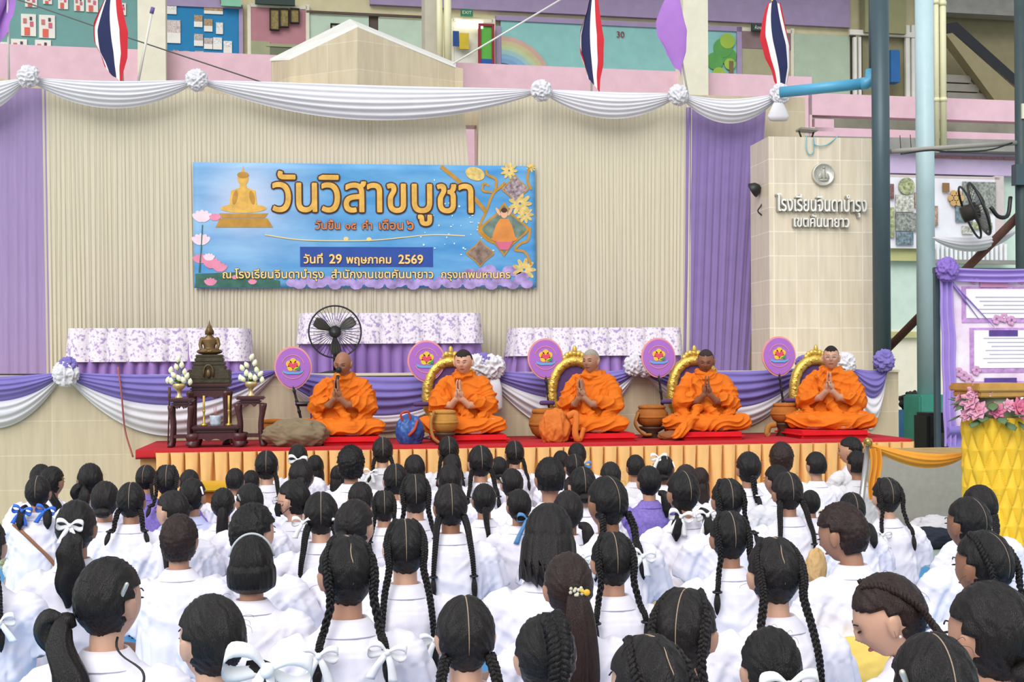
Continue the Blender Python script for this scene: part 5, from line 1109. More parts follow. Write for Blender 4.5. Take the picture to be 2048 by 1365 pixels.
mb = MB(); mb.ell((-.035, -.07, .05), (.045, .02, .055), 12, 8); mb.ell((.02, -.07, .02), (.02, .02, .03), 10, 8); mb.build('yellow_patch', mat('bright_yellow', 'efe03a', .5), o)
q = G(965, 1185, .1); o = heap('plastic_bag', 'clear plastic bag with red and blue print at a student\'s side', 'bag', 966, 1185, q.y, (.075, .07, .09), mat('plastic_clear', 'd5d2c4', .4, .15), 45, .3, z=0)
MB().ell((.01, -.06, .02), (.02, .015, .03), 10, 8).build('red_print', mat('print_red', 'd8495a', .5), o); MB().box((.05, -.04, -.03), (.05, .02, .07), T=Matrix.Rotation(.6, 4, 'Y')).build('blue_print', mat('print_blue', '3f93d8', .5), o)
q = G(40, 1130, .1); o = heap('handled_bag', 'white bag with a stiff looped handle at the outer side of the hall', 'bag', 42, 1135, q.y, (.11, .09, .10), mat('plastic_white', 'ecebd8'), 47, .25, z=0)
MB().tube(cr_path([(-.01, 0, .05), (.0, 0, .19), (.06, 0, .2), (.08, 0, .06)], 16), .01, 8).build('handle', WHITE_CL, o)
q = G(20, 1100, .1); heap('snack_bags', 'pale green and pink packets on the floor at the outer side', 'packets', 22, 1095, q.y, (.13, .12, .10), mat('packet_mix', 'c9cfae', .5, .35, 12), 49, .3, z=0)
q = G(1720, 1345, .12); o = heap('yellow_bag', 'large flat yellow bag on the floor behind the short-haired student', 'bag', 1705, 1345, q.y, (.19, .13, .15), mat('yellow_bag', 'e9c968', .6, .08), 51, .12, z=0)
# ---------------------------------------------------------------- heads and bodies (local frame: the figure faces +y, floor at z = 0)
def gs(d, c, s): return math.exp(-((d[0] - c[0]) ** 2 / s[0] ** 2 + (d[1] - c[1]) ** 2 / s[1] ** 2 + (d[2] - c[2]) ** 2 / s[2] ** 2))
def head(mb, T, wide=1.0, n=48, m=40):
    """a skull with face: nose, brows, eye hollows, lids, lips, chin, ears; about .15 wide, .22 tall, centred on the cranium"""
    vs = []; fs = []
    def pt(d):
        x, y, z = d; r = Vector((x * .075 * wide, y * .093, z * .104))
        if z < 0:
            t = -z; r.x *= 1 - .30 * t ** 1.6; r.z *= 1.10
            if y < 0: r.y *= 1 - .55 * t ** 1.2
            else: r.y *= 1 - .10 * t ** 2
        f = 0
        f += .019 * gs(d, (0, 1, -.24), (.13, .6, .13)) + .010 * gs(d, (0, 1, -.02), (.09, .6, .2))
        f += .006 * gs(d, (.32, .9, .16), (.25, .6, .08)) + .006 * gs(d, (-.32, .9, .16), (.25, .6, .08))
        f -= .009 * gs(d, (.36, .9, -.02), (.17, .6, .11)) + .009 * gs(d, (-.36, .9, -.02), (.17, .6, .11))
        f += .005 * gs(d, (.36, .9, -.03), (.09, .6, .05)) + .005 * gs(d, (-.36, .9, -.03), (.09, .6, .05))
        f += .008 * gs(d, (0, .9, -.53), (.20, .6, .055)) + .007 * gs(d, (0, .85, -.64), (.17, .6, .05)) - .004 * gs(d, (0, .9, -.585), (.25, .6, .025))
        f += .010 * gs(d, (0, .6, -.88), (.25, .6, .16)) + .005 * gs(d, (.55, .75, -.3), (.22, .5, .22)) + .005 * gs(d, (-.55, .75, -.3), (.22, .5, .22))
        r.y += f; return r
    vs.append(pt((0, 0, -1)))
    for i in range(1, m):
        ph = -PI / 2 + PI * i / m
        for j in range(n):
            th = 2 * PI * j / n; vs.append(pt((math.cos(ph) * math.cos(th), math.cos(ph) * math.sin(th), math.sin(ph))))
    vs.append(pt((0, 0, 1))); L = len(vs) - 1
    for j in range(n): fs.append((0, 1 + (j + 1) % n, 1 + j)); fs.append((L, L - n + j, L - n + (j + 1) % n))
    for i in range(m - 2):
        for j in range(n):
            a = 1 + i * n + j; b = 1 + i * n + (j + 1) % n; fs.append((a, b, b + n, a + n))
    mb.add(vs, fs, True, T)
    for sx in (-1, 1):
        mb.ell((sx * .078 * wide, -.004, -.012), (.010, .019, .033), 14, 10, T, rot=(.25, sx * .25, -sx * .35)); mb.ell((sx * .074 * wide, .004, -.036), (.008, .010, .012), 10, 8, T)
def hand(mb, wrist, tip_dir, palm_n, side, L=.17, r=.0082, curl=0.0, spread=.010):
    """palm, four unequal bent fingers and a thumb from the side of the palm"""
    w = Vector(wrist); t = Vector(tip_dir).normalized(); n = Vector(palm_n).normalized(); s = t.cross(n).normalized() * side
    mb.capsule([w - t * .01, w + t * L * .25], [.022, .027], 10)
    T = Matrix(((s.x, t.x, n.x, 0), (s.y, t.y, n.y, 0), (s.z, t.z, n.z, 0), (0, 0, 0, 1)))
    c = w + t * L * .28; mb.ell((0, 0, 0), (.036, L * .30, .014), 14, 10, Matrix.Translation(c) @ T)
    for k, (o, l) in enumerate(((-.027, .40), (-.009, .47), (.009, .50), (.027, .45))):
        b = w + t * L * .48 + s * o; q = b + t * L * l * .5 + n * curl * .012; e = b + t * L * l + n * curl * .034 + s * o * .1
        mb.capsule([b, q, e], [r * 1.08, r, r * .85], 8)
    b = w + t * L * .18 + s * .030; mb.capsule([b, b + t * L * .16 + s * .018 + n * .010, b + t * L * .34 + s * .016 + n * .016], [r * 1.35, r * 1.2, r * .95], 8)
def ridged(p, f, seed): return 1 - abs(noise.noise(Vector((p[0] * f[0] + seed, p[1] * f[1], p[2] * f[2])))) * 2
SKINS = {}
def skin(name, col):
    return mat('skin_' + name, col, .5, .06, 12, spec=.4)
EYE = mat('eye_line', '2a1c18', .5); BROW = mat('brow_hair', '54402f', .8)
def face_slots(me, hc, R, closed=True, lipm=2):
    """material slots on the fused body: 0 skin, 1 eye line, 2 lips, 3 brow"""
    Ri = R.inverted(); hc = Vector(hc)
    for p in me.polygons:
        q = Ri @ (Vector(p.center) - hc); x, y, z = abs(q.x), q.y, q.z
        if y < .055: continue
        k = 0
        if (x - .030) ** 2 / .0145 ** 2 + (z + .004 + .15 * abs(x - .03)) ** 2 / (.0034 if closed else .0050) ** 2 < 1: k = 1
        elif .014 < x < .045 and abs(z - .0195 + .35 * (x - .03) ** 2 / .03) < .0030: k = 3
        elif x < .024 and abs(z + .063) < .0085 * (1 - (x / .026) ** 2): k = 2
        p.material_index = k
def monk(label, px, py, head_px, dirdeg, skincol, haircol, hairstyle, hp, hyaw, wide=1.0, Y=11.35, sc=1.0, lipcol='8a4f48', glasses=False, handz=0.0, hx=0.0, dark=1.0):
    seatz = zpl + .068; c = P(px, py, Y); rz = math.radians(180 - dirdeg)
    t = thing('person', label, 'person', (c.x, Y, seatz), -math.radians(dirdeg) + PI if False else rz, 'robed people on the platform', sc)
    hc = Vector((0, .055, .655)); Rh = Euler((-math.radians(hp), 0, math.radians(hyaw)), 'ZYX').to_matrix(); TH = Matrix.Translation(hc) @ Rh.to_4x4()
    b = MB(); b.capsule([(0, 0, .12), (0, .0, .28), (0, -.01, .40)], [.12, .105, .08], 14); b.capsule([(-.12, .0, .452), (.12, .0, .452)], .05, 12)
    b.capsule([(0, -.01, .44), (0, .012, .54), (0, .04, .60)], [.055, .052, .056], 14); head(b, TH, wide)
    hz = .325 + handz; ty = .29
    for sx in (-1, 1):
        b.capsule([(sx * .165, .0, .445), (sx * .23, .09, .27)], [.045, .043], 10); b.capsule([(sx * .235, .09, .27), (sx * .075 + hx, ty - .04, hz - .06), (sx * .024 + hx, ty, hz)], [.042, .034, .026], 10)
        hand(b, (sx * .020 + hx, ty, hz), (-sx * .05, .12, 1), (-sx, 0, .02), 1 if sx > 0 else 1, .17, .0085)
        b.capsule([(sx * .10, .0, .08), (sx * .30, .17, .085)], [.085, .065], 10); b.capsule([(sx * .30, .17, .085), (-sx * .02, .27, .06)], [.06, .042], 10)
        b.capsule([(-sx * .02, .27, .05), (-sx * .12, .285, .035), (-sx * .18, .28, .03)], [.036, .032, .022], 8)
    me = fuse(b, .0048, 2, 'body'); me.materials.clear()
    for _ in range(4): me.materials.append(None)
    face_slots(me, hc, Rh); put('body', me, [skin(skincol, skincol), EYE, mat('lip_' + lipcol, lipcol, .5), BROW], t)
    # hair: a thin cropped cap
    if hairstyle != 'bald':
        h = MB(); vs = []; n, m = 40, 22
        rows = []
        for i in range(m + 1):
            ph = PI / 2 - (PI * .72) * i / m; r = []
            for j in range(n):
                th = 2 * PI * j / n; d = Vector((math.cos(ph) * math.cos(th), math.cos(ph) * math.sin(th), math.sin(ph)))
                lim = .36 if hairstyle == 'receding' else .42; inside = d.y > .15 and d.z < lim + .18 * abs(d.x) + (0 if hairstyle != 'receding' else .25 * (1 - abs(d.x)))
                low = d.z < -.42 or (abs(d.x) > .75 and d.z < -.05 and d.y > -.2)
                k = .93 if inside or low else 1.035 + (.035 if hairstyle == 'full' and d.z > .1 else 0) + .008 * noise.noise(d * 14)
                f = 1.0; q = Vector((d.x * .075 * wide, d.y * .093, d.z * .104))
                if d.z < 0:
                    tt = -d.z; q.x *= 1 - .30 * tt ** 1.6; q.z *= 1.1
                    if d.y < 0: q.y *= 1 - .55 * tt ** 1.2
                r.append(q * k)
            rows.append(r)
        h.ring_loft(rows, True, True, TH); h.build('cropped_hair', mat('hair_' + haircol, haircol, .85, .2, 90, bump=.4, bscale=200), t)
    # robe: draped over torso, arms and legs
    r = MB(); r.oval([(.02, .20, .17, .02), (.12, .215, .175, .02), (.22, .225, .165, .01), (.34, .222, .145, .005), (.44, .215, .12, -.005), (.50, .18, .095, -.005), (.535, .11, .075, .0), (.565, .08, .068, .012)], 36)
    r.capsule([(-.075, -.03, .545), (-.05, .07, .53), (.0, .095, .50), (.06, .07, .535), (.075, -.03, .55)], [.030, .028, .030, .034, .034], 10); r.capsule([(-.075, -.03, .545), (0, -.075, .55), (.075, -.03, .55)], .028, 10)
    for sx in (-1, 1):
        k = 1.0 if sx < 0 else 1.05     # its own left arm carries the thicker fold
        r.capsule([(sx * .155, .0, .468), (sx * .215, .05, .36), (sx * .245, .09, .26)], [.066 * k, .076 * k, .074 * k], 14)
        r.capsule([(sx * .255, .09, .25), (sx * .19, .17, .275 + handz * .3), (sx * .15 + hx * .4, .20, .295 + handz * .5)], [.068, .064, .062], 14)
        r.capsule([(sx * .24, .07, .22), (sx * .2, .16, .17), (sx * .16, .20, .10)], [.06, .045, .05], 12)
        r.capsule([(sx * .12, .02, .085), (sx * .34, .17, .085)], [.10, .072], 14); r.capsule([(sx * .34, .17, .085), (sx * .15, .27, .075), (-sx * .04, .30, .06)], [.070, .066, .05], 14)
    r.ell((0, .17, .085), (.28, .17, .085)); r.capsule([(.10, .11, .48), (.05, .17, .34), (-.02, .20, .22), (-.10, .24, .12)], [.04, .045, .05, .04], 12)
    if hairstyle == 'receding': r.capsule([(.05, .17, .30), (.12, .30, .13), (.22, .44, .03), (.30, .52, -.035)], [.04, .045, .05, .04], 10)
    me = fuse(r, .0062, 2, 'robe'); co = get_co(me); no = get_no(me); sd = px * .013
    for i in range(len(co)):
        x, y, z = co[i]; s = Vector((x, y, z))
        if z > .16:
            q = (x * .55 + z * 1.0 + y * .2) * 9 + 1.6 * noise.noise(s * 5 + Vector((sd, 0, 0))); a = .015 * (1 - abs(math.sin(q * 3.6))) ** 1.5
            q2 = (abs(x) * 1.1 - z * .5 + y) * 11 + 1.5 * noise.noise(s * 6 + Vector((0, sd, 0))); a += .011 * (1 - abs(math.sin(q2 * 2.6))) ** 1.7
        else:
            q = (x * .35 + y * 1.0 + z * 1.6) * 11 + 1.8 * noise.noise(s * 5 + Vector((sd, 3, 0))); a = .017 * (1 - abs(math.sin(q * 3.0))) ** 1.5
        a += .006 * noise.noise(s * 9 + Vector((sd, 7, 0)))
        co[i] += no[i] * (a - .009)
    co[:, 2] = np.maximum(co[:, 2], -.045 if hairstyle == 'receding' else .002); set_co(me, co)
    put('robe', me, cloth('saffron_robe', 'd9701d', .75, .07, scale=5, bump=.3, bscale=30), t)
    if glasses:
        g = MB()
        for sx in (-1, 1):
            ringmb(g, .019, .0014, TH @ Matrix.Translation((sx * .031, .102, -.004)), 24); g.tube([TH @ Vector((sx * .051, .098, .0)), TH @ Vector((sx * .077, .03, -.002)), TH @ Vector((sx * .08, -.01, -.006))], .0014, 5)
        g.tube([TH @ Vector((-.012, .104, -.002)), TH @ Vector((.012, .104, -.002))], .0013, 5); g.build('eyeglasses', mat('wire_silver', 'c9c9c9', .3, metal=.8), t)
    return t, hc
monk('person in orange robe chanting into a microphone, shaven brown head bowed', 690, 880, None, 14, '9a6b52', None, 'bald', 14, -6, 1.0, Y=11.35, sc=.95, handz=.02, hx=.0)
monk('person in orange robe with cropped black hair and pale face, eyes shut, palms joined', 930, 880, None, 16, 'cf9c80', '2b2624', 'full', 6, -2, 1.08, sc=.965, lipcol='a86258')
monk('grey-haired person in orange robe looking aside past joined palms', 1188, 878, None, 34, 'a97b62', '9a938a', 'crop', 0, -6, .98, sc=.965, lipcol='84524a')
monk('person in orange robe, dark receding hair, head lowered over joined hands', 1412, 876, None, 14, '85563f', '332c2a', 'receding', 16, -4, 1.0, sc=.96, lipcol='6e4038', handz=.02)
monk('person in orange robe wearing thin glasses with palms raised, nearest the sign pillar', 1664, 876, None, 26, 'c2937a', '231f20', 'crop', -2, 4, .96, sc=.995, lipcol='9a6058', glasses=True, handz=.03)
m1 = [o for o in C.objects if o.name == 'person'][0]; bpy.context.view_layer.update()
q = m1.matrix_world @ Vector((.0, .285, .50)); e = m1.matrix_world @ Vector((.005, .20, .595)); t = thing('microphone', 'black microphone held upright before the mouth of the chanting person', 'microphone', tuple(q)); d = e - q
MB().tube([(0, 0, -.06), Vector((0, 0, 0)), d * .7], [.010, .013, .016], 12).build('mic_body', BLACKP, t); MB().ell(d * 1.0, (.025, .025, .028), 16, 12).build('mic_grille', mat('mic_mesh', '24262a', .5), t); MB().tube([d * .42, d * .55], .019, 14).build('orange_band', mat('mic_orange', 'e8902c', .5), t)
# ---------------------------------------------------------------- the seated students
Z0 = .62            # height of the head centre of a seated student
def deform(a, yaw, pitch, lift, lo=.46, hi=.53, roll=0.0):
    a = np.array(a, dtype=float); w = sst(lo, hi, a[:, 2])[:, None]
    M = np.array(Euler((-math.radians(pitch), math.radians(roll), math.radians(yaw)), 'XYZ').to_matrix()) if False else np.array((Matrix.Rotation(math.radians(yaw), 3, 'Z') @ Matrix.Rotation(-math.radians(pitch), 3, 'X') @ Matrix.Rotation(math.radians(roll), 3, 'Y')))
    p = np.array((0, 0, .51)); b = (a - p) @ M.T + p; a = a * (1 - w) + b * w
    a[:, 2] += lift * sst(0, .24, a[:, 2]); return a
_BASE, _VAR = {}, {}
def base_body():
    b = MB(); b.capsule([(0, 0, .10), (0, -.01, .28), (0, -.012, .38)], [.115, .10, .095], 12); b.capsule([(-.09, -.01, .395), (.09, -.01, .395)], .038, 10)
    b.capsule([(0, -.012, .41), (0, -.004, .48), (0, .004, .56)], [.055, .046, .046], 12); head(b, Matrix.Translation((0, .015, Z0)), .96, 36, 28)
    for sx in (-1, 1):
        b.capsule([(sx * .145, -.01, .385), (sx * .200, .03, .225)], [.036, .035], 10); b.capsule([(sx * .200, .03, .225), (sx * .12, .13, .19), (sx * .035, .165, .175)], [.034, .028, .022], 10)
        hand(b, (sx * .030, .165, .175), (-sx * .6, .45, -.1), (0, 0, -1), sx, .14, .0085, .6)
        b.capsule([(sx * .08, .01, .075), (sx * .20, .13, .07)], [.08, .055], 10); b.capsule([(sx * .20, .13, .07), (-sx * .03, .19, .045)], [.050, .036], 10); b.capsule([(-sx * .03, .19, .04), (-sx * .12, .21, .03)], [.032, .022], 8)
    me = fuse(b, .0062, 2, 'body'); return me
def base_shirt(kind):
    r = MB(); rows = [(.035, .205, .150, .0), (.09, .196, .148, -.004), (.18, .182, .138, -.008), (.28, .180, .126, -.012), (.36, .178, .113, -.014), (.41, .165, .096, -.013), (.445, .122, .078, -.011), (.468, .080, .064, -.006), (.49, .06, .056, -.004)]
    if kind == 'never': rows = [(z, rx * 1.04, ry * 1.05, yc + .22 * max(0, z - .1)) for z, rx, ry, yc in rows]
    r.oval(rows, 32)
    dy = 0
    for sx in (-1, 1): r.tube(cr_path([(sx * .115, -.012 + dy, .420), (sx * .168, -.01 + dy, .385), (sx * .198, .008 + dy * .7, .31), (sx * .216, .026 + dy * .5, .225)], 9), [.048, .056, .062, .065, .068, .070, .072, .074, .076], 16)
    me = fuse(r, .0075, 2, 'shirt'); co = get_co(me); no = get_no(me); sd = {'plain': 0, 'loose': 4.3, 'bent': 9.1}[kind]
    for i in range(len(co)):
        s = Vector(co[i]); f = .0075 * (ridged((s.x + s.z * .5, s.y, s.z), (5, 5, 7), sd)) * (1 if s.z < .42 else .3) + .005 * ridged((s.x, s.y, s.z - abs(s.x) * .9), (9, 4, 15), sd + 2) * (1 if .05 < s.z < .40 else .2)
        # gathers that run down from the armholes
        f += .0055 * math.sin(abs(s.x) * 120 + s.z * 22 + 3 * noise.noise(s * 7)) * (1 if abs(s.x) > .11 and s.z < .36 else .15)
        co[i] += no[i] * (f - .003)
    set_co(me, co)
    c = MB(); n = 32; rings = []   # stand-and-fall collar
    prof = [(.058, .054, .462), (.056, .052, .496), (.060, .056, .499), (.078, .069, .478), (.100, .082, .452), (.103, .084, .449), (.098, .079, .450), (.076, .066, .470), (.062, .058, .488), (.062, .058, .462)]
    oy = 0
    for rx, ry, z in prof: rings.append([Vector((rx * math.cos(2 * PI * k / n), -.008 + oy + ry * math.sin(2 * PI * k / n), z - (.03 * max(0, math.sin(2 * PI * k / n)) if rx > .08 else .0))) for k in range(n)])
    c.ring_loft(rings, False); cm = c.mesh('c'); bm = bmesh.new(); bm.from_mesh(me); bm.from_mesh(cm); bm.to_mesh(me); bm.free(); bpy.data.meshes.remove(cm)
    me.polygons.foreach_set('use_smooth', [True] * len(me.polygons)); return me
def base_skirt():
    n, R = 72, 9; rings = []
    for i in range(R + 1):
        v = i / R; ring = []
        for k in range(n):
            a = 2 * PI * k / n; pl = .012 * math.sin(a * 18) * v
            rx = .150 + .075 * math.sin(v * 1.4) + pl; ry = .120 + .065 * math.sin(v * 1.4) + pl
            kn = .04 * v * max(0, math.sin(a)) * abs(math.cos(a)); ring.append(Vector(((rx + kn) * math.cos(a), .01 + .03 * v + (ry + kn) * math.sin(a), .155 * (1 - v ** 1.6) + .002)))
        rings.append(ring)
    b = MB(); b.ring_loft(rings); return b.mesh('skirt')
HW = (.0835, .101, .113); HC = Vector((0, .006, .628))
def hair_cap(style):
    """the hair as one closed lump round the skull, dived under the skin at the face; grooves follow the combing"""
    n, m = 84, 60; rings = []; seed = hash(style) % 7 if False else len(style)
    def comb(d):
        if style in ('part', 'partfb'):
            tx = .78 if d.x > 0 else -.78; T = Vector((tx, -.28, -.56))
        elif style == 'tail': T = Vector((0, -.93, -.25))
        elif style == 'low': T = Vector((0, -.70, -.72))
        elif style in ('bob', 'loose', 'bowl'): T = Vector((0, -.1, 1))
        else: T = Vector((0, -.25, .95))
        T.normalize(); u = T.orthogonal().normalized(); w = T.cross(u); return math.atan2(d.dot(u), d.dot(w)), d.dot(T)
    for i in range(m + 1):
        ph = PI / 2 - PI * (.004 + .992 * i / m); ring = []
        for j in range(n):
            th = 2 * PI * j / n; d = Vector((math.cos(ph) * math.cos(th), math.cos(ph) * math.sin(th), math.sin(ph)))
            q = Vector((d.x * HW[0], d.y * HW[1], d.z * HW[2])); a, ct = comb(d); k = 1.0
            k += .014 * math.sin(a * 19 + 3.2 * noise.noise(d * 3)) * (1 if abs(ct) < .95 else .2) + .009 * math.sin(a * 41 + 2 * noise.noise(d * 6)) + .018 * noise.noise(d * 3.5 + Vector((seed, 0, 0)))
            if style in ('part', 'partfb'): k = 1 + (k - 1) * (1 - math.exp(-(d.x / .16) ** 2))
            if style in ('part', 'partfb'): k -= .035 * math.exp(-(d.x / .05) ** 2) * (1 if d.z > -.35 else .4)
            if style == 'boy': k += .03 * noise.noise(d * 16) + .012
            if style == 'curly': k = 1.10 + .075 * (abs(noise.noise(d * 9)) * 2 - .5) + .05 * noise.noise(d * 20)
            if style == 'mess': k = 1.05 + .05 * noise.noise(d * 7) + .035 * noise.noise(d * 15)
            # where the hair ends: the face in front, the nape behind
            face = d.y > .10 and d.z < (.50 if style not in ('bob', 'bowl', 'loose') else .42) - .25 * abs(d.x)
            nape = -.86 if style in ('part', 'partfb', 'tail', 'low', 'bun') else (-.62 if style in ('boy',) else -.80)
            low = d.z < nape
            ear = abs(d.x) > .80 and -.42 < d.z < .04 and d.y > -.32 and style not in ('bob', 'bowl', 'loose')
            side = d.y > -.12 and d.z < -.30 and style not in ('bob', 'bowl', 'loose')
            if face: k = .78
            elif low or side: k = .70 if low else .80
            elif ear: k = .865
            p = HC + q * k
            if style in ('part', 'partfb', 'tail', 'low', 'bun') and d.z < -.3 and d.y < .1: p.x *= 1 - .22 * (-d.z - .3) / .6; p.y += .012 * (-d.z - .3) / .6
            ring.append(p)
        rings.append(ring)
    b = MB(); b.ring_loft(rings); rw = random.Random(seed)
    for q in range(12):
        th = rw.uniform(0, 2 * PI); ph = rw.uniform(-.55, 1.3); d = Vector((math.cos(ph) * math.cos(th), math.cos(ph) * math.sin(th), math.sin(ph)))
        if d.y > .1 and d.z < .5: continue
        p0 = HC + Vector((d.x * HW[0], d.y * HW[1], d.z * HW[2])) * (1.08 if style == 'curly' else .99); t = Vector((rw.uniform(-1, 1), rw.uniform(-1, .2), rw.uniform(-1.2, .4))).normalized()
        b.tube(cr_path([p0, p0 + d * .006 + t * .012, p0 + d * .009 + t * .020 + Vector((0, 0, -.004)), p0 + d * rw.uniform(.002, .012) + t * .028 + Vector((0, 0, -.012))], 7), [.0005] * 6 + [.0002], 3)
    if style in ('bob', 'bowl', 'loose'):
        zb = {'bob': .495, 'bowl': .525, 'loose': .335}[style]; pts = []; NN, RR = 84, 22; R2 = []
        for i in range(RR + 1):
            v = i / RR; z = .655 + (zb - .655) * v; ring = []
            for j in range(NN):
                a = 2 * PI * j / NN; x, y = math.cos(a), math.sin(a); fr = max(0, y - .15) / .85
                w = {'bob': 1.04 + .16 * v, 'bowl': 1.05 + .07 * math.sin(v * 2.4) - .12 * v ** 6, 'loose': 1.02 + .06 * v}[style]; w -= .16 * (1 - float(sst(0, .35, v)))
                k = w * (1 - (.92 if v > .02 else .3) * fr ** .5 * (1 if v > .12 else .5)) + .018 * math.sin(a * 31 + 3 * noise.noise(Vector((x * 2, y * 2, v)))) + .012 * math.sin(a * 67)
                zz = z + ((.022 * math.sin(a * 23) + .015 * math.sin(a * 41)) if v > .9 and style != 'bowl' else 0)
                sag = (-.045 * v ** 2 if style == 'loose' else 0)
                if style == 'bowl' and v > .85: k *= 1 - 1.8 * (v - .85)
                ring.append(Vector((HC.x + x * HW[0] * k, HC.y + sag + y * HW[1] * (k if y < .15 else min(k, .9)), zz)))
            R2.append(ring)
        b.ring_loft(R2)
    return b.mesh('hair')
def braid(path, r0, r1, cyc, tuft, n=5, fl=.75, tr=1.0, tmin=None):
    b = MB(); N = int(cyc * 10); L = cr_path(path, N); ups = []; f = Vector((0, -1, 0))
    for s in range(3):
        pts = []; rad = []
        for i, p in enumerate(L):
            t = (L[min(i + 1, N - 1)] - L[max(i - 1, 0)]).normalized(); a = t.cross(f).normalized() if t.cross(f).length > .1 else Vector((1, 0, 0)); c = a.cross(t).normalized()
            v = i / (N - 1); r = r0 + (r1 - r0) * v; q = 2 * PI * (i / 10) + s * 2 * PI / 3
            pts.append(p + a * (r * .62 * math.sin(q)) + c * (r * .34 * math.sin(2 * q))); rad.append(r * .60)
        b.tube(pts, rad, n, True, None, fl)
    e = L[-1]; d = (L[-1] - L[-3]).normalized(); d = (d * .4 + Vector((0, -.12, -.9))).normalized()
    if tuft:
        b.tube([e, e + d * .012], r1 * .75, 8)
        pts = [e + d * tuft * v for v in (0, .12, .3, .5, .7, .88, 1)]; b.tube(pts, [r1 * q * tr for q in (.55, .9, 1.3, 1.45, 1.25, .75, .12)], 12, True, None, .6)
    return b, e
def tail(pts, rads, flat=.6, n=22, seed=0, wav=0.0):
    b = MB(); L = cr_path(pts, 26); rr = np.interp(np.linspace(0, 1, 26), np.linspace(0, 1, len(rads)), rads); rings = []; 
    for i, p in enumerate(L):
        t = (L[min(i + 1, 25)] - L[max(i - 1, 0)]).normalized(); a = t.cross(Vector((0, 1, 0))); a = a.normalized() if a.length > .05 else Vector((1, 0, 0)); c = a.cross(t).normalized()
        rings.append([p + a * (wav * math.sin(i * .8 + seed)) + (a * math.cos(q) + c * math.sin(q) * flat) * (rr[i] * (1 + .10 * math.sin(q * 5 + seed + i * .08) + .06 * math.sin(q * 9 + 1 + i * .1))) for q in [2 * PI * k / n for k in range(n)]])
    b.ring_loft(rings); return b
def bow_mesh(tail_len=1.0):
    """a ribbon bow facing -y, about 1 unit across: two loops, knot, two tails"""
    b = MB()
    for sx in (-1, 1):
        L = cr_path([(0, 0, 0), (sx * .25, -.10, .20), (sx * .50, -.08, .17), (sx * .53, .0, -.03), (sx * .40, .08, -.14), (sx * .15, .05, -.06), (0, 0, 0)], 22)
        rows = [[p + Vector((0, y, 0)) + Vector((0, 0, y * .0)) for y in ()] for p in L]
        W = [.09 + .12 * math.sin(PI * i / 21) for i in range(22)]
        rows = [[p + Vector((0, -w * .2, -w * .5)), p + Vector((0, 0, 0)), p + Vector((0, w * .2, w * .5))] for p, w in zip(L, W)]
        b.grid(rows, True, .007, (0, .5, .2))
        T = cr_path([(0, 0, 0), (sx * .12, -.05, -.22 * tail_len), (sx * .24, -.04, -.50 * tail_len), (sx * .33, -.02, -.78 * tail_len)], 10)
        rows = [[p + Vector((-.085 - .05 * i / 9, .01 * math.sin(i), 0)), p + Vector((0, -.02, 0)), p + Vector((.085 + .05 * i / 9, .01 * math.cos(i), .0))] for i, p in enumerate(T)]; b.grid(rows, True, .012, (0, .6, 0))
    b.ell((0, -.03, 0), (.09, .08, .10), 12, 8); return b.mesh('bow')
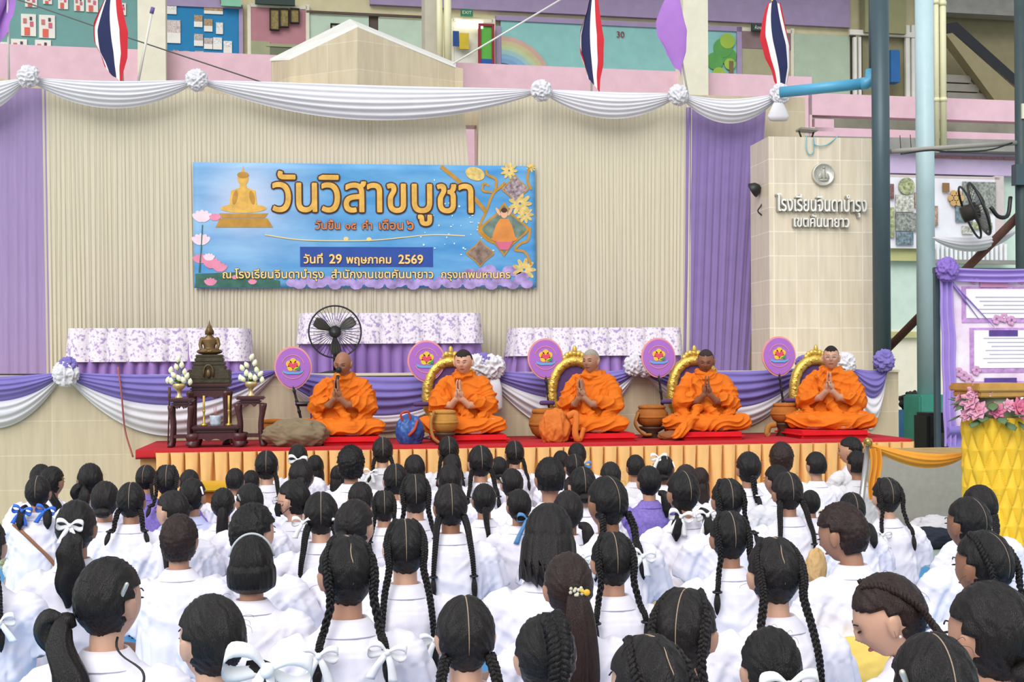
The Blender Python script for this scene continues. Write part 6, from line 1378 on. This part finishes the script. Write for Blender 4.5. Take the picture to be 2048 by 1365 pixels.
def get_base(k):
    if k in _BASE: return _BASE[k]
    if k == 'body': r = base_body()
    elif k.startswith('shirt_'): r = base_shirt(k[6:])
    elif k == 'skirt': r = base_skirt()
    elif k.startswith('cap_'): r = hair_cap(k[4:])
    elif k == 'parting': r = tail([(0, HC.y + HW[1] * 1.0 * math.cos(a) * .966, HC.z + HW[2] * math.sin(a) * .966) for a in [.62 + (PI + .35 - .62) * i / 14 for i in range(15)]], [.0012, .0022, .0024, .0022, .0018, .001], .5, 6).mesh('p')
    elif k == 'partingz': r = tail([(.0045 * math.sin(i * 1.15) + .003 * (i > 4), HC.y + HW[1] * math.cos(a) * .974, HC.z + HW[2] * math.sin(a) * .974) for i, a in enumerate([.62 + (PI + .2 - .62) * i / 14 for i in range(15)])], [.0014, .0022, .0024, .002, .0016, .001], .5, 6).mesh('p')
    elif k[:5] == 'braid':
        sx = -1 if k[5] == 'l' else 1; ln = int(k[6]); fb = k[7:] == 'f'
        low = .47 - .055 * ln
        pts = [(sx * .060, -.055, .585), (sx * .074, -.078, .535), (sx * .082, -.105, .475)] + [(sx * (.086 + .006 * i), -.128 - .006 * i, .475 - (.475 - low) * i / 2) for i in (1, 2)]
        if fb: pts = [(sx * .028, .045, .724), (sx * .050, -.005, .706), (sx * .066, -.045, .668), (sx * .068, -.074, .618)] + [(sx * .064, -.082, .562)] + pts[2:]
        b, e = braid(pts, .0155 if fb else .0165, .0105, (9 if fb else 5) + ln * 1.6, .085 + .012 * ln); r = b.mesh('braid'); r['e'] = tuple(e)
    elif k[:6] == 'single':
        ln = int(k[6]); low = .46 - .06 * ln; b, e = braid([(0, -.088, .585), (0, -.102, .53), (.004, -.118, .47), (.010, -.138, .42), (.016, -.142, low)], .022, .012, 5 + ln * 1.5, .10); r = b.mesh('braid'); r['e'] = tuple(e)
    elif k == 'thick': b, e = braid([(.01, -.02, .735), (.018, -.065, .712), (.02, -.095, .665), (.018, -.105, .61), (.012, -.105, .555), (.004, -.112, .49), (0, -.135, .43), (0, -.14, .36)], .034, .020, 9, .12, 6); r = b.mesh('braid')
    elif k == 'pony': r = tail([(0, -.090, .612), (.004, -.120, .598), (.006, -.132, .55), (.004, -.138, .47), (.0, -.142, .40), (-.004, -.142, .345)], [.016, .026, .034, .038, .032, .006], .62, seed=1).mesh('tail')
    elif k == 'ponylong': r = tail([(0, -.088, .625), (.004, -.122, .61), (.008, -.135, .55), (.012, -.142, .46), (.014, -.146, .36), (.010, -.15, .26), (.008, -.148, .19)], [.018, .032, .046, .054, .056, .046, .012], .5, seed=2).mesh('tail')
    elif k == 'ponywavy': r = tail([(0, -.088, .615), (.004, -.122, .60), (.008, -.135, .54), (.004, -.142, .46), (-.004, -.146, .38), (.0, -.146, .315)], [.018, .036, .050, .054, .042, .008], .6, seed=3, wav=.006).mesh('tail')
    elif k == 'ponyside': r = tail([(.045, -.085, .56), (.075, -.115, .55), (.090, -.122, .50), (.094, -.128, .44), (.088, -.132, .39)], [.016, .028, .036, .032, .006], .62, seed=4).mesh('tail')
    elif k == 'ponyleft': r = tail([(-.035, -.085, .585), (-.050, -.115, .575), (-.050, -.132, .51), (-.046, -.140, .42), (-.04, -.146, .33), (-.038, -.148, .24)], [.018, .030, .044, .050, .048, .014], .55, seed=5).mesh('tail')
    elif k[:3] == 'pig':
        sx = -1 if k[3] == 'l' else 1; r = tail([(sx * .058, -.070, .545), (sx * .074, -.105, .525), (sx * .084, -.120, .48), (sx * .088, -.130, .43), (sx * .09, -.132, .395)], [.014, .022, .028, .024, .005], .7, seed=6 + sx).mesh('tail'); r['e'] = (sx * .074, -.105, .520)
    elif k == 'bun': r = blob_mesh((0, -.098, .600), (.036, .028, .036), 4)
    elif k == 'buns': r = blob_mesh((0, -.095, .56), (.05, .03, .032), 9)
    elif k == 'loops':
        b = tail([(-.045, -.092, .575), (-.085, -.115, .590), (-.105, -.118, .555), (-.08, -.115, .525), (-.045, -.10, .56)], [.012, .026, .03, .026, .012], .7, seed=9); r = b.mesh('loop')
    elif k == 'bow1': r = bow_mesh(1.0)
    elif k == 'bow2': r = bow_mesh(1.7)
    elif k == 'elastic': b = MB(); ringmb(b, .017, .005); r = b.mesh('elastic')
    elif k == 'hairband':
        b = MB(); b.tube([(HC.x + HW[0] * 1.05 * math.cos(a), HC.y + .018, HC.z + HW[2] * 1.03 * math.sin(a)) for a in [.25 + (PI - .5) * i / 20 for i in range(21)]], .005, 6); r = b.mesh('band')
    elif k == 'clip': b = MB(); b.capsule([(-.02, 0, 0), (.02, 0, 0)], [.006, .005], 8); r = b.mesh('clip')
    elif k == 'flowerclip':
        b = MB(); rd = random.Random(2)
        for i in range(14): b.ell((rd.uniform(-.03, .01), rd.uniform(-.01, .0), rd.uniform(-.012, .016)), .006, 8, 6)
        r = b.mesh('flowerclip')
    elif k == 'yellowclip': b = MB(); b.ell((.024, -.008, -.004), (.011, .006, .011), 14, 10); b.capsule([(.005, -.006, .002), (.024, -.006, -.004)], .005); r = b.mesh('yclip')
    elif k == 'eyes':
        b = MB(); [b.ell((sx * .030, .103, Z0 - .003), (.013, .006, .0026), 12, 8) for sx in (-1, 1)]; [b.tube(cr_path([(sx * .014, .110, Z0 + .017), (sx * .03, .108, Z0 + .021), (sx * .045, .098, Z0 + .017)], 8), [.002] * 8, 6) for sx in (-1, 1)]; r = b.mesh('eyes')
    elif k == 'lips': b = MB(); b.ell((0, .0955, Z0 - .064), (.016, .009, .005), 14, 8); r = b.mesh('lips')
    elif k == 'mask':
        rows = [[Vector((.068 * math.sin(u), .016 + (.112 - .012 * abs(v)) * math.cos(u) ** .8, Z0 - .055 + .038 * v)) for u in [-1.25 + 2.5 * i / 14 for i in range(15)]] for v in [-1 + 2 * i / 8 for i in range(9)]]
        b = MB(); b.grid(rows, True, .004, (0, 1, 0))
        for sx in (-1, 1): b.tube([(sx * .064, .05, Z0 - .03), (sx * .078, .0, Z0 + .01)], .002, 5); b.tube([(sx * .064, .05, Z0 - .08), (sx * .078, -.006, Z0 - .04)], .002, 5)
        r = b.mesh('mask')
    elif k == 'specs':
        b = MB()
        for sx in (-1, 1): ringmb(b, .020, .0014, Matrix.Translation((sx * .031, .118, Z0 - .004)), 24); b.tube([(sx * .051, .112, Z0), (sx * .08, .02, Z0), (sx * .082, -.01, Z0 - .005)], .0015, 5)
        r = b.mesh('specs')
    elif k == 'earring': b = MB(); [b.ell((sx * .083, .008, Z0 - .045), .004, 8, 6) for sx in (-1, 1)]; r = b.mesh('earring')
    elif k == 'strap': b = MB(); b.tube(cr_path([(-.14, -.085, .43), (-.05, -.135, .36), (.05, -.145, .26), (.15, -.13, .16), (.2, -.07, .10)], 20), .007, 6, flat=1.8); r = b.mesh('strap')
    elif k == 'earstrap': b = MB(); b.tube(cr_path([(.06, -.03, .535), (.085, -.08, .49), (.13, -.10, .455), (.13, -.12, .425), (.07, -.13, .415)], 20), .0035, 6); r = b.mesh('strap')
    _BASE[k] = r; return r
def blob_mesh(c, r, seed):
    bm = bmesh.new(); bmesh.ops.create_icosphere(bm, subdivisions=3, radius=1)
    for v in bm.verts:
        k = 1 + .14 * noise.noise(v.co * 3 + Vector((seed, 0, 0))); v.co = Vector((v.co.x * r[0] * k + c[0], v.co.y * r[1] * k + c[1], v.co.z * r[2] * k + c[2]))
    me = bpy.data.meshes.new('blob'); bm.to_mesh(me); bm.free(); me.polygons.foreach_set('use_smooth', [True] * len(me.polygons)); return me
HAIRY = lambda k: k.startswith(('cap', 'part', 'braid', 'single', 'thick', 'pony', 'pig', 'bun', 'loops', 'hairband', 'eyes', 'lips', 'mask', 'specs', 'earring', 'earstrap'))
def variant(k, yaw, pitch, lift):
    key = (k, yaw, pitch, lift)
    if key in _VAR: return _VAR[key]
    me = get_base(k).copy(); lo, hi = (.44, .54) if k.startswith(('braid', 'single', 'thick', 'pony', 'pig')) else (.47, .53)
    if k.startswith('shirt') or k in ('skirt', 'strap'): a = deform(get_co(me), 0, 0, lift)
    else: a = deform(get_co(me), yaw, pitch, lift, lo, hi)
    set_co(me, a)
    if k == 'skirt': pass
    _VAR[key] = me; return me
def at_point(p, yaw, pitch, lift, lo=.44, hi=.54): return Vector(deform(np.array([p]), yaw, pitch, lift, lo, hi)[0])
def hairmat(nm, c, var=.35):
    m = mat(nm, c, .34, var, 5, bump=.45, bscale=14, spec=.35, stretch=(40, 40, 3)); return m
HAIRM = {'': hairmat('black_hair', '110d0d'), 'br': hairmat('brown_hair', '2a1a16'), 'dk': hairmat('soft_black_hair', '191413')}
SHIRT = cloth('white_school_shirt', 'ece9f4', .75, .02, bump=.05, bscale=40); SHIRT2 = cloth('off_white_school_shirt', 'd6d5da', .75, .02, bump=.05, bscale=40); SHIRTP = cloth('violet_patterned_shirt', '8270bb', .8, .18, scale=60); SHIRTL = cloth('pale_blue_shirt', 'c3c8ee', .8, .04)
NAVY = cloth('navy_skirt', '20283f', .8, .08); KHAKI = cloth('khaki_shorts', '5c4a38', .8, .08); SCALP = mat('scalp', 'a58f7a', .6, .08)
SK = [skin('a', 'bb8d74'), skin('b', 'a87c64'), skin('c', 'cfa38a'), skin('d', '96694f')]
RIB = {'w': cloth('white_ribbon', 'f4f4f4', .6, .02), 'b': cloth('blue_ribbon', '3f72d0', .6, .06), 'l': cloth('steel_blue_ribbon', '5d8fc0', .6, .06), 'c': cloth('cream_ribbon', 'e6ddbf', .7, .03)}
MET = mat('hairpin', 'd8d4c8', .3, metal=.6); PEARL = mat('pearl', 'efe9e2', .3)
_n = [0]
_Q = []
def S(px, py, w, style, label, yaw=0, **k): _Q.append([px, py, w, style, label, yaw, k])
def head_w(style, yaw): return HW[0] * 2 * (1.06 if style in ('BO', 'BOWL', 'LO') else 1.1 if style == 'CU' else 1.0) * (1.15 if abs(yaw) > 40 else 1.0)
def seat_all():
    """find each student's distance: from the head's size and height in the view, then eased apart so that neighbours have room to sit"""
    n = len(_Q); D = [ray(q[0], q[1]) for q in _Q]; T0 = []
    for (px, py, w, st, lab, yaw, k), d in zip(_Q, D):
        q = (py - HORIZON) / F_PX; tw = CAM_H / (q + Z0 * w / (F_PX * head_w(st, yaw))); th = (CAM_H - .69) / q
        T0.append(min((tw * th) ** .5, k.get('tmax', 10.05) / d.y))
    T = list(T0)
    for it in range(220):
        push = [0.0] * n
        for i in range(n):
            for j in range(i + 1, n):
                a, b = D[i] * T[i], D[j] * T[j]; dx = abs(a.x - b.x); dy = abs(a.y - b.y); si = _Q[i][2] * T[i] / (F_PX * head_w(_Q[i][3], _Q[i][5])); sj = _Q[j][2] * T[j] / (F_PX * head_w(_Q[j][3], _Q[j][5])); W = .38 * (si + sj) / 2
                if dx >= W: continue
                need = .46 * (si + sj) / 2 * math.sqrt(1 - (dx / W) ** 2)
                if dy < need:
                    f = 1 if (T[i], -_Q[i][1]) > (T[j], -_Q[j][1]) else -1; e = (need - dy) * .22; push[i] += f * e; push[j] -= f * e
        for i in range(n):
            d = D[i]; T[i] = min(max(T[i] + max(-.08, min(.08, push[i])), T0[i] * .80), T0[i] * 1.20, _Q[i][6].pop('tmax', 10.05) / d.y if False else 10.05 / d.y)
    for q, t in zip(_Q, T): student(*q[:5], yaw=q[5], t=t, **q[6])
def student(px, py, w, style, label, yaw=0, pitch=0, t=5.0, hair='', shirt='w', bow='', opt='', sk=None, grp=None, tmax=10.05, skirt='n'):
    """px, py, w: centre and width of the hair in the photo"""
    i = _n[0]; _n[0] += 1; rd = random.Random(i * 17 + 3)
    WH = head_w(style, yaw); d = ray(px, py); s = w * t / (F_PX * WH); c = CAM + d * t
    by = round(yaw * .35 / 5) * 5; hy = yaw - by; hy = round(hy / 5) * 5; pitch = round(pitch / 5) * 5; bz = math.radians(by)
    lift = c.z / s - at_point(tuple(HC), hy, pitch, 0).z; lift = round(max(-.16, min(.36, lift)) / .02) * .02
    hp = at_point(tuple(HC), hy, pitch, lift) * s; hx = hp.x * math.cos(bz) - hp.y * math.sin(bz); hyy = hp.x * math.sin(bz) + hp.y * math.cos(bz)
    root = thing('person', label, 'person', (c.x - hx, c.y - hyy, c.z - hp.z), bz, grp or 'seated students', s)
    v = lambda k: variant(k, hy, pitch, lift)
    skm = SK[sk if sk is not None else rd.choice((0, 0, 1, 1, 2, 3))]; hm = HAIRM[hair or rd.choice(('', '', 'dk'))]
    put('body', v('body'), skm, root)
    kind = rd.choice(('plain', 'loose'))
    put('shirt', v('shirt_' + kind), {'w': SHIRT, 'g': SHIRT2, 'p': SHIRTP, 'l': SHIRTL}[shirt], root)
    put('skirt' if skirt == 'n' else 'shorts', v('skirt'), NAVY if skirt == 'n' else KHAKI, root)
    L = 2 + rd.choice((-1, 0, 0, 1)) if 'len' not in opt else int(opt[opt.index('len') + 3])
    def bow_at(p, col, size, kd='bow1', par=root, rot=0.0, tilt=0.0):
        o = put('ribbon_bow', get_base(kd), RIB[col], par); o.location = at_point(p, hy, pitch, lift); o.scale = (size,) * 3; o.rotation_euler = (tilt, rd.uniform(-.25, .25), rot); return o
    cap = {'B2': 'part', 'F2': 'partfb', 'L2': 'part', 'B1': 'low', 'P1': 'tail', 'PL': 'tail', 'PW': 'tail', 'PX': 'low', 'PS': 'low', 'SH': 'boy', 'CU': 'curly', 'BO': 'bob', 'BOWL': 'bowl', 'LO': 'loose', 'UP': 'bun', 'F1': 'tail', 'ME': 'mess', 'BU': 'part', 'TI': 'low'}[style]
    ho = put('hair', v('cap_' + cap), hm, root)
    if cap in ('part', 'partfb') and 'nopart' not in opt: put('hair_parting', v('partingz' if 'zig' in opt else 'parting'), SCALP, root)
    if style in ('B2', 'F2'):
        for sd_ in 'lr':
            if ('only' + sd_) in opt: continue
            k = 'braid%s%d%s' % (sd_, L, 'f' if style == 'F2' else ''); o = put('braid', v(k), hm, root)
            e = get_base(k)['e'] if 'e' in get_base(k) else None
            if bow and not ('bow' + ('r' if sd_ == 'l' else 'l')) in opt:
                hi = 'hib' in opt; p = (e[0], e[1] - .016, e[2] + .004) if not hi else ((-.085 if sd_ == 'l' else .085), -.06, .60)
                bow_at(p, bow, .105 if not hi else .10, par=root)
            elif not bow: q_ = put('hair_tie', get_base('elastic'), BLACKP, root); q_.location = at_point(tuple(e), hy, pitch, lift); q_.rotation_euler = (PI / 2, 0, 0)
    elif style == 'L2':
        for sd_ in 'lr':
            k = 'pig' + sd_; put('pigtail', v(k), hm, root); e = get_base(k)['e']
            if bow: bow_at((e[0], e[1] - .018, e[2]), bow, .12)
    elif style == 'B1':
        k = 'single%d' % L; put('braid', v(k), hm, root); e = get_base(k)['e']
        if bow: bow_at((e[0], e[1] - .015, e[2]), bow, .10)
        else: q_ = put('hair_tie', get_base('elastic'), RIB['w'], root); q_.location = at_point(tuple(e), hy, pitch, lift); q_.rotation_euler = (PI / 2, 0, 0); q_.scale = (.8,) * 3
    elif style in ('P1', 'PL', 'PW', 'PX', 'PS'):
        k = {'P1': 'pony', 'PL': 'ponylong', 'PW': 'ponywavy', 'PX': 'ponyleft', 'PS': 'ponyside'}[style]; put('ponytail', v(k), hm, root)
        if bow: bow_at({'P1': (0, -.135, .612), 'PL': (0, -.14, .62), 'PW': (0, -.125, .648), 'PX': (-.05, -.14, .585), 'PS': (.075, -.135, .555)}[style], bow, .21 if 'bigbow' in opt else .15 if style == 'P1' else .10 if style == 'PW' else .11, 'bow1' if style != 'PS' else 'bow2')
        elif style == 'PX': put('hair_loop', v('loops'), hm, root)
    elif style == 'UP': put('hair_bun', v('bun'), hm, root)
    elif style == 'BU':
        put('hair_bun', v('buns'), hm, root)
        for sd_ in 'lr': put('pigtail', v('pig' + sd_), hm, root)
    elif style == 'F1': put('braid', v('thick'), hm, root)
    elif style == 'TI': put('hair_bun', v('buns'), hm, root)
    if bow and style in ('UP', 'TI'): bow_at((.035, -.125, .55), bow, .13, 'bow2')
    if bow and style in ('SH', 'BO', 'LO', 'BOWL'): bow_at((.055, -.105, .55), bow, .10)
    if 'band' in opt: put('hairband', v('hairband'), mat('band_grey', 'b9c2c4', .4), root)
    for kk, nm, mm, pos, rt in (('clipl', 'clip', MET, (-.080, -.035, .655), (0, 1.0, .6)), ('clipr', 'clip', MET, (.082, -.030, .660), (0, -1.0, -.6)), ('clipb', 'clip', RIB['l'], (-.084, -.02, .585), (0, 1.3, .6)), ('clipw', 'clip', RIB['w'], (.084, -.03, .665), (0, 1.2, -.6))):
        if kk in opt: o = put('hair_clip', get_base(nm), mm, root); o.location = at_point(pos, hy, pitch, lift); o.rotation_euler = rt; o.scale = (1.1,) * 3
    if 'flower' in opt:
        for nm, mm in (('flowerclip', mat('pale_flower', 'cfcdb4', .6, .2, 40)), ('yellowclip', mat('clip_yellow', 'f0b840', .5))): o = put('hair_clip', get_base(nm), mm, root); o.location = at_point((.01, -.128, .632), hy, pitch, lift)
    if 'strap' in opt.split(): put('bag_strap', v('strap'), mat('strap_brown', '9a6a4a', .7), root)
    if 'cord' in opt: put('neck_cord', v('earstrap'), BLACKP, root)
    if 'mask' in opt: put('face_mask', v('mask'), mat('black_mask', '191a1d', .8), root)
    if 'specs' in opt: put('eyeglasses', v('specs'), mat('wire_silver', 'c9c9c9', .3, metal=.8), root)
    if 'pearl' in opt: put('earring', v('earring'), PEARL, root)
    if abs(yaw) > 15: put('eyes_and_brows', v('eyes'), EYE, root); put('lips', v('lips'), mat('lip_a86258', 'a86258', .5), root)
    return root
# far row, along the platform
S(292, 957, 40, 'B2', 'girl in violet shirt with thin plaits, farthest one below the red carpet corner', shirt='p', opt='len0', yaw=-10)
S(335, 962, 48, 'F2', 'girl in violet shirt with cornrowed hair below the bronze statue altar', shirt='p', opt='len0')
S(379, 966, 40, 'TI', 'dark head tucked behind the girl with the white clip, left of the small yellow table')
S(385, 992, 52, 'TI', 'girl with white hair clip and pale blue shoulder, just left of the small yellow table', shirt='l', opt='clipw', yaw=-20)
S(470, 962, 37, 'SH', 'small dark head touching the yellow table top on its far side')
S(502, 964, 34, 'SH', 'smallest dark head between the yellow table and the girl with two thin plaits')
S(533, 933, 47, 'B2', 'girl with two long thin unribboned plaits under the olive grey bag', opt='len2')
S(596, 915, 39, 'P1', 'girl with a large white bow on a ponytail right under the olive grey bag', bow='w')
S(602, 953, 50, 'UP', 'girl with hair in a bun in front of the white-bowed girl by the platform')
S(630, 934, 37, 'LO', 'girl with long loose dark hair next to the curly-haired student')
S(676, 952, 33, 'LO', 'dark loose hair peeking out behind the curly-haired student\'s shoulder')
S(702, 928, 56, 'CU', 'student with short round curly black hair and collar up near the platform', skirt='k', sk=1)
S(765, 903, 42, 'B2', 'girl with two plaits and white ribbon, under the blue bag on the platform', bow='w', opt='len0', shirt='g')
S(791, 961, 50, 'B2', 'girl with straight parting before the girl under the blue bag', opt='len0')
S(829, 938, 45, 'LO', 'girl with loose parted brown-black hair centred below the tan bowl', hair='dk')
S(897, 901, 42, 'B2', 'girl with two plaits whose head overlaps the carpet under the tan bowl\'s straps', opt='len1', shirt='g', bow='')
S(904, 934, 40, 'LO', 'dark head right behind a long-haired girl beneath the pale young person')
S(900, 960, 50, 'LO', 'girl with smooth long parted hair beneath the pale young person', hair='dk')
S(961, 925, 51, 'B2', 'girl with two thick plaits and white collar in front of the second red cushion', opt='len1')
S(998, 938, 36, 'TI', 'dark head half hidden behind the thick-plaited girl by the second red cushion')
S(1029, 908, 39, 'B2', 'girl with two plaits and white bow directly left of the orange bag', bow='w', opt='len1 bowl')
S(1024, 968, 46, 'TI', 'girl with a long silver-white clip on her parted hair', opt='clipl')
S(1100, 956, 61, 'SH', 'large boy with thick short black hair and visible ear below the orange bag', skirt='k', sk=1)
S(1122, 924, 33, 'SH', 'small head just above the large short-haired boy\'s head')
S(1154, 911, 37, 'UP', 'girl with blue patterned ribbon closest to the third red cushion', bow='l')
S(1149, 935, 40, 'BU', 'girl with parted hair and little earrings, in front of the blue patterned ribbon', opt='pearl')
S(1165, 971, 56, 'BU', 'girl with parted hair in two small buns behind the bob-haired girl\'s row')
S(1221, 952, 42, 'TI', 'student with short wavy tied hair below the wide brown bowl', hair='dk')
S(1271, 935, 37, 'SH', 'small student with close black hair and white bow at the nape', bow='w', shirt='g')
S(1328, 938, 40, 'TI', 'small girl with a white bow on top and white headband before the gold skirt', opt='clipl clipw topbow', yaw=-20)
S(1298, 964, 48, 'PS', 'girl in violet patterned shirt with low side ponytail', shirt='p', hair='')
S(1372, 960, 46, 'TI', 'dark brown head just behind the girl with two ribboned pigtails', hair='br')
S(1400, 960, 39, 'LO', 'girl with long loose reddish-brown hair in front of the fourth red cushion', hair='br', yaw=-25)
S(1497, 937, 50, 'B1', 'girl with one thin plait ending in a long brush, alone before the gold skirt', opt='len0')
S(1563, 917, 47, 'ME', 'student with tousled short hair facing away under the last hand fan', hair='br', yaw=-15, skirt='k')
S(1632, 931, 40, 'SH', 'short-haired boy with joined hands visible, under the person with glasses', yaw=8, skirt='k')
S(1702, 900, 45, 'SH', 'tallest short-haired boy turning his face aside next to the brass knob', yaw=60, shirt='g', skirt='k')
S(1714, 929, 40, 'SH', 'short-haired boy partly covered by the steel stand', yaw=10, shirt='g', skirt='k')
S(1554, 961, 46, 'SH', 'student with short hair behind the girl with the single brush-ended plait and ear showing', yaw=25, shirt='g')
S(1621, 1006, 38, 'PS', 'girl with a cream scrunchie on her low ponytail', bow='c')
# outer end, far rows
S(104, 963, 45, 'PS', 'girl farthest out against the tiled stage, ponytail swept to one side', yaw=-25)
S(82, 958, 44, 'TI', 'dark head just behind the girl with blue ribbons')
S(76, 985, 50, 'L2', 'girl with two low pigtails in bright blue ribbons and brown bag strap', bow='b', opt='strap')
S(180, 960, 50, 'PX', 'girl with a sky blue clip by her ear, hair falling over one shoulder', opt='clipb', yaw=15)
S(210, 1000, 56, 'TI', 'student with tied dark hair, both ears showing, beside a parted plaited girl', sk=0)
S(262, 1003, 57, 'B2', 'girl with a clear parting and two plaits at the broad-backed white shirt', opt='len0 nobr', sk=1)
S(346, 1021, 68, 'PX', 'girl in three-quarter profile looking aside with ear and cheek showing', yaw=55, sk=2)
S(446, 1008, 48, 'P1', 'girl with dark hair gathered low in front of the yellow table')
S(499, 1003, 54, 'TI', 'girl with a silver snap clip by her temple near the masked girl', yaw=25, opt='clipl')
S(588, 998, 66, 'TI', 'girl in profile wearing a black face mask and thin glasses', yaw=62, opt='mask specs', sk=2)
S(721, 998, 50, 'SH', 'student with short brushed hair and both ears behind a slick-haired girl', hair='dk')
S(768, 1015, 50, 'F2', 'girl with plaited hair in front of the one below the blue bag', opt='len1')
S(830, 991, 63, 'F2', 'girl with two bumpy plaits framing a bare neck and buttoned collar', opt='len1', sk=2)
S(901, 1013, 68, 'B2', 'girl with crooked parting and two long plaits ending in wide brushes, amid the crowd', opt='len3', hair='dk')
S(968, 1000, 49, 'B1', 'girl with a single thin plait down a plain white back', opt='len2', sk=1)
S(1038, 1012, 50, 'TI', 'girl with rolled-up hair and a steel blue bow at the nape', bow='l', sk=1)
S(1136, 1022, 61, 'PS', 'girl with hair swept into one side plait behind the bob-haired girl', hair='dk')
S(1215, 1005, 79, 'B2', 'girl with a long curved parting and white bows at both plait ends, face turned', bow='w', yaw=20, opt='len1')
S(1366, 985, 65, 'L2', 'girl with two short pigtails tied in white ribbons, arm showing under her sleeve', bow='w', yaw=12, sk=1)
S(1455, 1000, 64, 'F2', 'girl with cornrows and a pale parting before the gold skirt', opt='len0', sk=1)
S(1575, 985, 61, 'B2', 'girl with two slim plaits, one ending in a round brush', opt='len2')
S(1704, 1020, 52, 'BU', 'girl with parted hair just behind the tousle-haired girl with tan paper')
S(1773, 993, 56, 'F2', 'girl with curly plaits and a white ribbon beside the grey board', bow='w', opt='len1 bowl', sk=2)
S(1960, 1012, 62, 'B1', 'girl with one plait, partly hidden, seated before the yellow column', yaw=20, sk=3, opt='len2')
S(1938, 1046, 78, 'BU', 'girl with centre parting and ear showing, left of the yellow column', yaw=22, sk=3)
# middle rows
S(152, 1054, 80, 'PW', 'girl with a white bow over a long wavy ponytail and both ears showing', bow='w', sk=1)
S(358, 1080, 73, 'ME', 'student with brown tousled hair and a small low plait', hair='br')
S(505, 1064, 82, 'ME', 'girl with dark wavy short hair turning her cheek behind the bowl-cut student', yaw=-35, sk=2, hair='')
S(503, 1130, 92, 'BOWL', 'student with a smooth round bowl cut and thin grey hairband', opt='band', hair='')
S(642, 1030, 69, 'B2', 'girl with white bows high above both ears and a long swinging plait', bow='w', opt='hib len2')
S(709, 1051, 77, 'P1', 'girl with slicked-back hair and one ear, facing a little aside', yaw=-28, hair='dk', sk=2)
S(693, 1146, 112, 'F2', 'girl with a zigzag parting and thick plaits tied with white bows', bow='w', opt='len1 zig', yaw=12, sk=0, hair='')
S(810, 1097, 88, 'F2', 'girl with a slanting parting and two big white ribbon bows at the plait ends', bow='w', opt='len3', hair='')
S(1098, 1072, 104, 'BO', 'girl with a chin-length brown-black bob leaning forward', yaw=-15, pitch=15, opt='bent', hair='dk', sk=2)
S(1225, 1122, 86, 'F2', 'girl with a straight centre parting just behind the ponytailed girl with the flower clip', opt='len1')
S(1137, 1172, 100, 'PL', 'girl with a very long brown ponytail and a flowered hair clip', hair='br', opt='flower')
S(1458, 1074, 77, 'F2', 'girl with cornrows and one thin reddish plait over her collar', opt='len1', sk=1)
S(1548, 1146, 106, 'F2', 'girl with a jagged parting and two long thick plaits with brush ends', opt='len3 zig', hair='')
S(1686, 1064, 84, 'ME', 'short tousle-haired student bowing the head over a piece of tan paper', yaw=40, pitch=15, hair='br', sk=1)
S(1969, 1129, 101, 'F2', 'girl with a white-bowed plait and visible cheek at the foot of the yellow column', yaw=25, bow='w', sk=3, opt='len1 bowl')
# nearest row
S(216, 1198, 124, 'PX', 'girl with a long low ponytail, two silver hairpins and a dark neck cord', yaw=-28, opt='clipr cord', hair='dk', sk=2)
S(424, 1276, 129, 'PS', 'girl with a huge white bow on a side ponytail, face turned aside', yaw=35, bow='w', hair='dk', sk=2, opt='bigbow')
S(931, 1272, 120, 'B2', 'girl with a ruler-straight parting and two loose plaits, bare nape above a white collar', opt='len1', hair='dk', sk=2)
S(1091, 1312, 124, 'F1', 'girl with one thick plait down the middle of her head and a green ear charm', hair='', sk=2, opt='charm')
S(1370, 1263, 128, 'F2', 'girl with cornrowed curls and a pale slanting parting, ear turned to the camera', yaw=-32, opt='len1', hair='', sk=2)
S(1298, 1372, 152, 'F2', 'girl cut off by the picture edge, wavy plaited hair with a stray loop on top', yaw=20, hair='dk', opt='zig len1', sk=2)
S(1542, 1336, 121, 'P1', 'girl with a wide white bow on smooth black hair at the picture\'s lower edge', bow='w', hair='', sk=2)
S(1780, 1226, 140, 'F2', 'girl in full profile looking down, brown plaits and a pearl earring', yaw=68, pitch=25, hair='br', opt='pearl len2', sk=2)
S(1984, 1268, 156, 'TI', 'girl with smooth dark tied hair and one ear at the picture\'s outer edge', yaw=22, hair='dk', sk=0)
S(1868, 1376, 164, 'BU', 'girl at the very bottom with a pale parting and a hairpin on parted dark hair', opt='clipl', hair='dk', sk=2)
S(-34, 1092, 88, 'F2', 'girl mostly outside the picture, only a white-bowed plait and shoulder inside', bow='w', opt='len2')
seat_all()
# odds that belong to single students
for o in [o for o in C.objects if o.name.startswith('person') and 'green ear charm' in o.get('label', '')]:
    q = put('ear_charm', blob_mesh((-.098, -.02, .565), (.013, .01, .018), 3), mat('lime_charm', 'b4d858', .5), o); set_co(q.data, deform(get_co(q.data), 0, 0, 0))
for o in [o for o in C.objects if o.name.startswith('person') and 'white bow on top' in o.get('label', '')]:
    q = put('ribbon_bow', get_base('bow1'), RIB['w'], o); hb = [c for c in o.children if c.name.startswith('hair')][0]; a = get_co(hb.data); q.location = (-.05, -.05, a[:, 2].max() - .02); q.scale = (.13,) * 3
for o in [o for o in C.objects if o.name.startswith('person') and 'tan paper' in o.get('label', '') and 'bowing' in o.get('label', '')]:
    bpy.context.view_layer.update(); p = P(1632, 1135, o.location.y + .25); heap('folded_paper', 'tan folded paper held up by the bowing short-haired student', 'paper', 1632, 1130, o.location.y + .28, (.045, .05, .085), mat('kraft_paper', 'd8b37c'), 71, .25, z=p.z - .07)
for o in [o for o in C.objects if o.name.startswith('person') and o.get('label', '').startswith('girl with cornrowed curls')]: pass
